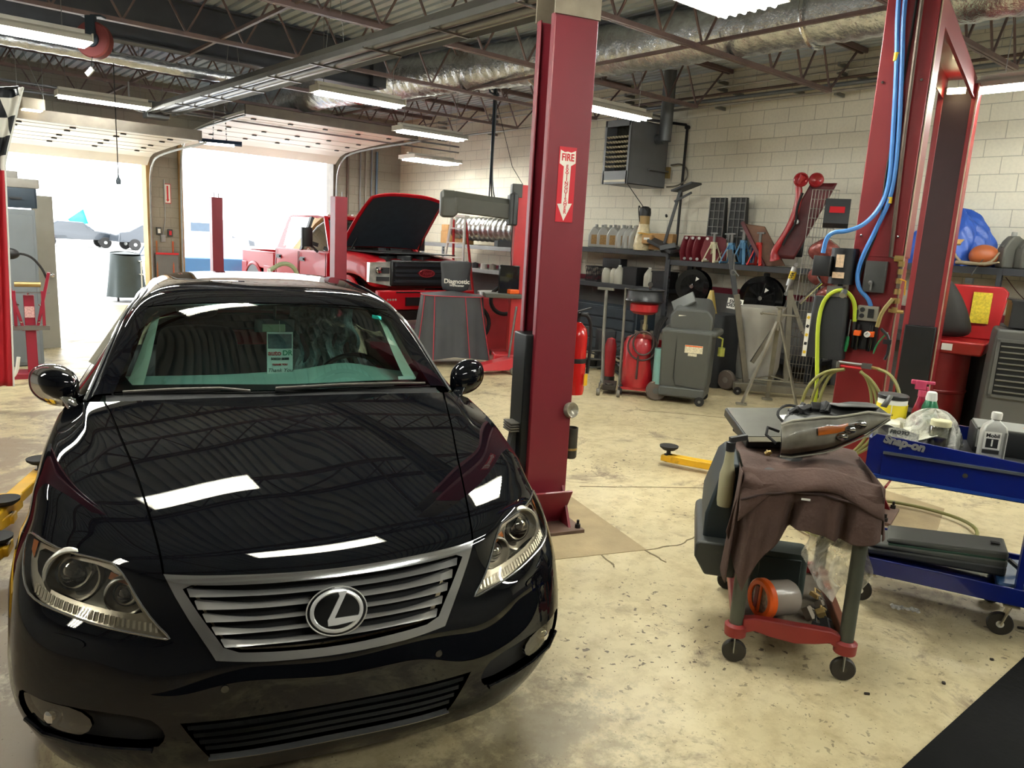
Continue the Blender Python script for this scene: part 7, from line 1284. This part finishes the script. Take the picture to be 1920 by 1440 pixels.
# unit heater on the block wall
uh = thing('unit_heater', 'gray louvered unit heater hung high on the block wall', 'heater', (9.1, 8.3, 2.74)); hg = mat('unit_heater_gray', '6c6e70', .45, .2, .06)
MB().box((.45, .005, .49), (.9, .01, .98)).box((.45, .545, .49), (.9, .01, .98)).box((.45, .275, .975), (.9, .55, .01)).box((.45, .275, .005), (.9, .55, .01)).box((.9, .275, .49), (.01, .55, .98)).box((0, .02, .49), (.02, .04, .98)).box((0, .53, .49), (.02, .04, .98)).box((0, .275, .10), (.02, .52, .2)).box((0, .275, .93), (.02, .52, .1)).build('cabinet', hg, uh, smooth=0)
MB().box((.25, .275, .5), (.02, .5, .9)).build('heat_exchanger', mat('exchanger', '4c4a42', .5, .6, .3, 20), uh); b = MB()
for k in range(7):
    for j in range(8): b.box((.012, .065+j*.06, .27+k*.075), (.05, .042, .006), (0, R(28), 0))
b.build('louvers', mat('louver_tan', 'c4bca2', .5, 0, .1), uh, smooth=0); MB().box((-.012, .275, .045), (.004, .46, .035)).build('nameplate', mat('plate_cream', 'c8c2ac', .5, 0, .1), uh)
MB().tube([(.45, -.02, .25), (.45, -.06, .26), (.9, -.06, .26)], .012, 6).build('side_pipe', hg, uh)
MB().cyl((.62, -.16, .70), (.62, -.16, 1.80), .10, n=20).build('flue_pipe', mat('flue_gray', '6f7274', .45, .6, .1), uh); MB().cyl((.62, -.16, .74), (.62, .02, .74), .08, n=16).build('flue_elbow', mat('flue_gray', '6f7274', .45, .6, .1), uh)
MB().tube([(1.0, -.02, .38), (1.03, -.22, .40), (1.02, -.36, .30), (1.0, -.38, .14), (.95, -.22, .03), (.9, -.05, .02)], .013, 8, smooth=2).build('gas_hose', mat('gas_tan', '6c665a', .5, .3, .1), uh); MB().box((.93, -.03, .25), (.06, .06, .18)).build('gas_valve', brass, uh)
MB().tube([(.2, .02, .98), (.2, .02, 1.12)], .01, 6).tube([(.2, .5, .98), (.2, .5, 1.12)], .01, 6).bar((-.1, .1, 1.12), (1.0, .1, 1.12), .03).build('hanger_frame', steel, uh)
MB().tube([(0, 0, .0), (.18, -.22, -.35), (.22, -.3, -.42)], .006, 6).build('pull_cord', rubber, uh)
bp_ = MB().tube([(10.12, 9.4, 3.98), (10.12, 8.06, 3.74), (10.12, 8.03, 3.68), (10.12, 8.03, 1.75)], .022, 10).lathe([(0, -.03), (.035, -.03), (.035, .03), (0, .03)], (10.12, 8.03, 3.70), 'x', 12).build('black_pipe', mat('iron_black', '2c2a2a', .5, .5, .1)); tag(bp_, 'black iron gas pipe turning down the block wall beside the heater', 'pipe')
for i, (z, r_, y0, l) in enumerate(((4.30, .012, 16, 'thin top conduit along the block wall under the deck'), (4.20, .016, 16, 'second conduit from the top along the block wall'), (4.10, .020, 10, 'brown conduit along the block wall above the joist ends'), (4.02, .028, 9, 'thick gray conduit along the block wall'), (3.93, .02, 16, 'lowest conduit along the top of the block wall'))):
    o = MB().tube([(9.98-.02*i, y0, z), (9.98-.02*i, -5.8, z+.02)], r_, 8).build('conduit', mat('conduit_%d' % i, ('8a8880', 'a09c90', '5c4a42', '6c7074', '9a958a')[i], .45, .4, .1)); tag(o, l, 'conduit')
    for k in range(6): MB().box((10.08, y0-1-k*1.9, z), (.24, .03, .05)).build('conduit_strap', steel, o)
for i, (x, w_, m_) in enumerate(((8.72, .03, '6a5a50'), (9.05, .02, '8a8a8a'), (9.2, .02, '9a948a'), (9.36, .02, '7c8288'), (9.5, .03, '5f7488'))):
    o = MB().tube([(x, 16.95, .4), (x, 16.95, 3.9-.05*i)], w_, 8).build('wall_conduit', mat('wallc_%d' % i, m_, .5, .3, .1)); tag(o, 'vertical conduit on the door wall by the far corner, %s from the left' % ('first', 'second', 'third', 'fourth', 'fifth')[i], 'conduit', 'conduits by the far corner'); MB().box((x, 16.97, 2.0), (w_*3, .03, .04)).build('conduit_strap', steel, o)
dr1 = thing('drop_line', 'bundle of dark air and power lines dropping to the alignment tower', 'hose', (7.53, 9.8, 0)); 
for k, dx in enumerate((0, .025, .05)): MB().tube([(dx, 0, 4.3), (dx*1.2, 0, 3.8), (dx*.6, 0, 3.0), (dx, 0, 2.6), (dx+.05*k, 0, 2.3)], .012, 6, smooth=1).build('hose', mat('line_%d' % k, ('22303e', '1c1e20', '6a7076')[k], .5, .1, .1), dr1)
MB().tube([(.05, 0, 3.9), (.2, -.3, 2.9), (.3, -.8, 2.3)], .005, 5).build('cable', rubber, dr1); MB().tube([(-.1, 0, 4.0), (.0, .1, 4.1), (.1, 0, 4.0), (0, -.1, 3.95)], .015, 6, True, smooth=2).build('coil', mat('line_0', '22303e', .5, .1, .1), dr1)
# hose reel and pendant over the left bay
hr2 = thing('ceiling_reel', 'round dull red hose reel hung from the joist at upper left', 'hose reel', (1.88, 9.42, 3.60), R(-40)); MB().lathe([(0, -.05), (.09, -.05), (.17, -.06), (.185, -.04), (.185, .04), (.17, .06), (0, .05)], axis='y', n=32).build('drum', mat('reel_red', '7c3a3a', .5, .1, .1), hr2)
MB().lathe([(0, -.07), (.075, -.068), (.08, -.04)], axis='y', n=24).box((0, -.05, .12), (.10, .05, .22)).box((0, 0, .235), (.22, .1, .02)).build('mount', mat('reel_mount', '2e3a44', .5, .2, .1), hr2); MB().box((-.02, -.08, -.33), (.05, .02, .10), (R(10), R(50), 0)).build('hose_end_tag', white, hr2); MB().tube([(0, -.05, -.17), (-.01, -.07, -.28)], .004, 4).build('cord', rubber, hr2)
pn = thing('pendant_control', 'small pendant switch hanging on a long cord before the left door', 'pendant switch', (2.40, 11.0, 0)); MB().tube([(0, 0, 3.9), (0, 0, 2.31)], .006, 6).build('cord', rubber, pn); MB().lathe([(0, 2.20), (.028, 2.20), (.032, 2.25), (.012, 2.29), (.006, 2.33)], n=12).build('switch_body', mat('pendant_gray', '4c5660', .5, .1, .1), pn)
dl = thing('door_light', 'dark rimmed shop light on chains glowing before the pillar', 'shop light', (4.62, 13.7, 3.12), R(-20)); MB().loft([[(x, -.16, .0), (x, -.1, .06), (x, .1, .06), (x, .16, .0), (x, .1, .045), (x, -.1, .045)] for x in (-.35, .35)]).build('shade', mat('shade_blue', '2c3c54', .4, .4, .1), dl, smooth=0); MB().box((-.05, 0, -.01), (.55, .24, .02)).build('lens', mat('lamp_glow', 'fff6e0', .4, 0, 0, emit=8), dl)
b = MB()
for x in (-.12, .1): 
    for k in range(14): b.box((x*(1-k*.02), 0, .08+k*.045), (.02, .006, .03), (0, 0, R(90*(k % 2))))
b.build('chain', steel, dl)
go = thing('door_opener', 'garage door opener box on angle iron legs at upper left', 'door opener', (1.80, 13.35, 3.25), R(0)); MB().rbox((0, 0, .06), (.30, .42, .15), .03).build('housing', mat('opener_cream', 'b4aa98', .5, 0, .1), go); MB().box((.0, -.03, -.02), (.24, .3, .012)).build('light_lens', mat('opener_glow', 'fff8e0', .4, 0, 0, emit=3), go)
b = MB()
for x in (-.16, .16): b.bar((x, 0, .12), (x, 0, 1.1), .03, .004)
b.bar((-.16, 0, 1.05), (.16, 0, .2), .03, .004); b.build('angle_legs', zinc, go)
# pillar fittings between the two doors
fs2 = thing('pillar_sign', 'small red bordered extinguisher arrow sign on the block pillar', 'sign', (4.62, 16.98, 2.32)); MB().box((0, 0, 0), (.13, .006, .40)).build('plate', mat('sign_red', 'c4202e', .4, 0, .03), fs2); MB().box((0, -.005, 0), (.105, .004, .37)).build('white_field', paper, fs2); MB().box((0, -.009, .02), (.035, .003, .28)).prism([(-.035, -.12), (.035, -.12), (0, -.17)], .003, 'xz', -.0105).build('red_arrow', redink, fs2)
for i, (x, z, l) in enumerate(((4.42, 1.55, 'small white and black switch box on the pillar'), (4.64, 1.52, 'red button door switch box on the pillar'), (4.50, 1.40, 'gray conduit box low on the pillar'))): o = MB().box((x, 16.96, z), (.09, .06, .15)).build('wall_switch', (dgray, dgray, zinc)[i], bevel=.004); tag(o, l, 'switch'); MB().box((x, 16.925, z), (.05, .01, .09)).build('switch_face', (white, redink, zinc)[i], o)
o = MB().tube([(4.50, 16.95, 1.46), (4.55, 16.94, 1.8), (4.55, 16.94, 2.6)], .012, 6).build('pillar_conduit', zinc); tag(o, 'thin conduit running up the block pillar between the doors', 'conduit')
for i, (x, m_, l) in enumerate(((4.34, '9a5c34', 'orange-brown wooden handle leaning on the left of the pillar'), (4.66, 'b0502c', 'reddish shovel handle leaning on the pillar'))): o = MB().tube([(x, 16.85, .05), (x+.02, 16.92, 1.35)], .018, 8).build('shovel', mat('handle_'+m_, m_, .6, 0, .1)); tag(o, l, 'tool handle'); MB().box((x, 16.82, .12), (.2, .03, .25)).build('blade', steel, o)
o = MB().box((4.55, 16.93, .55), (.45, .1, 1.1)).build('gray_board', mat('panel_gray', '6a6a6a', .6, 0, .1), bevel=.01); tag(o, 'gray board with a red top edge leaning low on the pillar', 'board'); MB().box((4.55, 16.87, 1.09), (.45, .02, .04)).build('red_edge', redink, o)
# ================= left side =================
cbn = thing('gray_cabinet', 'tall flat gray cabinet side beside the open left door', 'cabinet', (.95, 10.3, 0)); MB().box((.1, .3, .91), (.62, .6, 1.80)).build('body', mat('cabinet_gray', '6d7377', .55, .1, .05), cbn, bevel=.006); MB().box((.10, .3, .03), (.6, .58, .06)).build('plinth', black, cbn)
MB().box((.1, -.005, .9), (.56, .012, 1.7)).build('door', mat('cabinet_gray', '6d7377', .55, .1, .05), cbn, bevel=.003)
o = MB().rbox((1.18, 10.5, 1.935), (.42, .4, .22), .03).build('black_case', mat('case_navy', '22303c', .5, .1, .1)); tag(o, 'dark blue-black metal case on top of the gray cabinet', 'case'); MB().box((1.18, 10.29, 1.93), (.12, .02, .02)).build('case_handle', black, o)
o = MB().rbox((1.20, 10.5, 2.10), (.44, .4, .10), .02).build('wood_box', mat('box_taupe', '84807a', .7, 0, .12)); tag(o, 'gray-brown flat box stacked on the dark case', 'box'); MB().box((1.2, 10.5, 2.152), (.4, .05, .004)).build('tape', mat('tape_tan', '9c7a48', .4, 0, .05), o)
o = MB().rbox((1.15, 10.5, 2.19), (.16, .2, .08), .02).build('small_box', mat('box_taupe', '84807a', .7, 0, .12)); tag(o, 'small box topmost on the stack over the gray cabinet', 'box')
sl_ = thing('door_slab', 'pale wooden door leaf with round knob standing open', 'door', (1.62, 11.65, 0)); MB().box((0, 0, 1.0), (.24, .05, 2.0), (0, 0, R(10))).build('leaf', mat('door_beige', '8f8b80', .6, 0, .1, 3), sl_, bevel=.004); MB().cyl((.05, -.03, .98), (.05, -.07, .98), .012).sphere((.05, -.09, .98), .032, 14, 8).build('knob', chrome, sl_)
sp = thing('spring_compressor', 'dark red strut spring compressor stand with V-shaped arms', 'spring compressor', (1.10, 9.62, 0), R(-8)); spr = mat('compressor_red', '8a1c30', .4, .1, .08)
MB().box((.06, 0, .45), (.10, .08, .9)).box((.0, 0, .03), (.5, .3, .06)).build('column', spr, sp, bevel=.006); b = MB()
for s in (-1, 1): b.bar((.06+s*.06, -.05, .52), (.06+s*.20, -.06, 1.15), .06, .03).bar((.06+s*.13, -.06, .55), (.06+s*.13, -.06, .95), .05, .03)
b.build('arms', spr, sp, bevel=.004); MB().cyl((-.06, -.07, 1.02), (.18, -.07, 1.02), .028).build('roller', brass, sp); MB().bar((-.12, -.06, .55), (.24, -.06, .55), .05).build('cross_bar', steel, sp); MB().bar((-.14, -.06, .93), (.26, -.06, .93), .012).build('tie_rod', steel, sp)
MB().box((.06, -.045, .72), (.09, .006, .12)).build('label', mat('label_redwhite', 'c89c98', .6, 0, .3, 60), sp); MB().tube([(-.05, -.05, 1.35), (.1, -.06, 1.33), (.2, -.06, 1.2), (.24, -.06, 1.08)], .012, 6, smooth=2).build('hose', rubber, sp); MB().sphere((-.08, -.06, 1.34), (.09, .06, .06), 14, 8).build('air_motor', black, sp)
b = MB()
for x, z in ((-.02, .62), (.14, .62), (-.04, .80), (.16, .80), (.06, .92)): b.lathe([(0, -.09), (.012, -.088), (.012, -.07)], (x, 0, z), 'y', 8)
b.build('bolt_heads', chrome, sp)
wh = MB().tube([(.80+.10*math.cos(a), 9.2, .22+.16*math.sin(a)) for a in [2*PI*q/20 for q in range(20)]], .018, 8, True).tube([(.72, 9.2, .1), (.86, 9.18, .05), (.95, 9.15, .12), (.98, 9.15, .3)], .018, 8, smooth=2).build('white_hose', white); tag(wh, 'looped white hose on the floor at the left edge', 'hose')
fl_ = thing('racing_banner', 'red banner with black and white checkered top at the left edge', 'banner', (.66, 8.05, 0), R(-20))
def ban(u, v): return (-.25+.48*u*(1-.15*v)+.16*u*max(0, 1-v/.24), .03*math.sin(u*17)+.02*math.sin(u*31+v*3), 2.72-2.5*v+.10*u*(1-v))
def banm():
    m, N, L, b_ = node_mat('banner_cloth'); tc = N.new('ShaderNodeTexCoord'); ck_ = N.new('ShaderNodeTexChecker'); ck_.inputs['Scale'].default_value = 6.5; L.new(tc.outputs['Object'], ck_.inputs['Vector']); ck_.inputs[1].default_value = (*lin('e4e0d4'), 1); ck_.inputs[2].default_value = (*lin('16181c'), 1)
    mp = N.new('ShaderNodeMapping'); mp.inputs['Scale'].default_value = (1, 0, 1); mp.inputs['Rotation'].default_value = (0, R(12), 0); L.new(tc.outputs['Object'], mp.inputs[0]); L.new(mp.outputs[0], ck_.inputs['Vector'])
    sx = N.new('ShaderNodeSeparateXYZ'); L.new(tc.outputs['Object'], sx.inputs[0]); g = N.new('ShaderNodeMath'); g.operation = 'GREATER_THAN'; g.inputs[1].default_value = 2.12; L.new(sx.outputs[2], g.inputs[0]); L.new(mixc(N, L, g.outputs[0], 'b01c28', ck_.outputs[0]), b_.inputs['Base Color']); b_.inputs['Roughness'].default_value = .6; return m
MB().grid(ban, 40, 40).build('cloth', banm(), fl_, smooth=80, solid=.004); MB().tube([(-.3, 0, 2.70), (.35, 0, 2.82)], .012, 8).build('banner_rod', black, fl_); MB().tube([ban(1, k/20) for k in range(21)], .008, 6).build('white_edge', white, fl_)
# ================= outdoors =================
tpc = thing('covered_grill', 'gray tarp-covered stand just outside the left door', 'covered stand', (4.0, 18.0, 0)); MB().grid(lambda u, v: ((.30+.10*(1-v)+.03*math.sin(8*2*PI*u)*(1-v))*math.cos(2*PI*u), (.3+.08*(1-v))*math.sin(2*PI*u), .10+.92*v+.04*math.sin(6*u)*v), 50, 12, True).build('cover', mat('cover_graygreen', '343f3f', .6, 0, .12, 3), tpc, smooth=70); MB().grid(lambda u, v: (.30*v*math.cos(2*PI*u), .30*v*math.sin(2*PI*u), 1.06-.04*v), 24, 3, True).build('cover_top', mat('cover_graygreen', '343f3f', .6, 0, .12, 3), tpc)
MB().box((.25, -.1, .05), (.04, .04, .1)).box((-.2, -.1, .05), (.04, .04, .1)).build('feet', black, tpc)
us = thing('wire_stand', 'white open utility shelf outside by the pillar', 'shelf', (4.32, 17.7, 0)); b = MB()
for x in (-.12, .12):
    for y in (-.15, .15): b.box((x, y, .45), (.02, .02, .9))
for z in (.3, .6, .88): b.box((0, 0, z), (.26, .32, .015))
b.build('frame', white, us)
def simplecar(loc, rz, col, label, nm='parked_car', k=1.0):
    o = thing(nm, label, 'car', loc, rz); m_ = mat('paint_'+col, col, .3, .1, .03, coat=.6); S_p = [(2.25, .45), (2.2, .75), (1.5, .92), (.9, .98), (.3, 1.42), (-1.0, 1.45), (-1.7, 1.05), (-2.2, .98), (-2.3, .45)]
    secs = []
    for y, kk in ((-.85, .93), (-.80, .99), (0, 1.0), (.80, .99), (.85, .93)): secs.append([(x*kk, y, .35+(z-.35)*kk) for x, z in S_p])
    MB().loft(secs).build('body', m_, o, bevel=.04)
    MB().loft([[(x, y, z) for x, z in ((.85, 1.0), (.32, 1.38), (-.95, 1.40), (-1.5, 1.04))] for y in (-.845, .845)]).build('windows', mat('far_glass', '2c3a48', .15, 0, .1), o)
    for x in (1.4, -1.4):
        for y in (-.82, .82): wheel(o, (x, y, .32), .32, .2, 'y', rubber, zinc, 'wheel')
    return o
simplecar((6.55, 20.3, -.01), R(75), '4c7cae', 'light blue car parked just outside the right garage door'); simplecar((12.3, 48, -.01), R(5), '232a32', 'dark slate car far out in the bright lot'); simplecar((8.5, 50, -.01), R(0), '2a3036', 'dark gray car far out at the left in the lot', k=1)
simplecar((16.5, 50, -.01), R(-5), '262c34', 'dark blue-gray car far out nearest the pillar')
trl = thing('utility_trailer', 'pale blue utility box trailer outside beyond the pillar', 'trailer', (8.9, 29.5, 0), R(15)); MB().box((0, 0, 1.35), (2.2, 1.6, 1.1)).build('box', mat('trailer_white', 'd4dde4', .5, 0, .05), trl, bevel=.02); MB().box((0, 0, .72), (2.6, 1.7, .10)).box((0, -.82, 1.6), (1.2, .02, .3)).build('frame', mat('trailer_dark', '3a4a5a', .5, 0, .1), trl)
for x in (-.6, .6): wheel(trl, (x, -.8, .33), .33, .2, 'y', rubber, zinc, 'wheel')
for i, (x, y, z, l) in enumerate(((9.5, 38, 0, 'black bare metal frame lying out in the lot'), (10.6, 39, 0, 'second bare metal frame further right in the lot'))):
    o = MB().bar((x-.8, y, .05), (x+.8, y, .3), .06).bar((x-.5, y, .1), (x+.1, y, 1.2), .06).bar((x+.1, y, 1.2), (x+.7, y+.1, .3), .06).bar((x-.1, y, .7), (x+.9, y, .6), .05).build('scrap_trailer', mat('frame_slate', '3c4450', .5, .3, .1)); tag(o, l, 'metal frame')
fg = thing('feather_flag', 'turquoise flag on a slanted pole far out in the lot', 'flag', (9.9, 55, 0)); MB().tube([(.6, 0, 0), (0, 0, 2.2)], .04, 6).build('pole', steel, fg); MB().add([(0, 0, 2.2), (-.9, 0, 1.5), (-.6, 0, 1.1), (.25, 0, 1.3)], [(0, 1, 2, 3)]).build('flag_cloth', mat('flag_teal', '28b8b0', .5, 0, .1), fg, solid=.02)
# bright clutter by the right door, left of the truck
sw_ = thing('oil_caddy', 'cream funnel and yellow jug on a low stand beside the truck rear', 'oil caddy', (4.75, 11.6, 0)); MB().box((0, 0, .4), (.5, .4, .8)).build('stand', mat('caddy_dark', '3c4248', .5, .2, .2), sw_, bevel=.02); MB().lathe([(.10, .8), (.10, .95), (.03, 1.06), (.03, 1.12)], (-.12, 0, 0)).build('white_jug', white, sw_); MB().tube([(-.1, 0, 1.1), (.1, 0, 1.22), (.3, 0, 1.16), (.38, 0, .9)], .035, 8, smooth=2).build('green_spout', mat('spout_green', '9ca47c', .5, 0, .1), sw_)
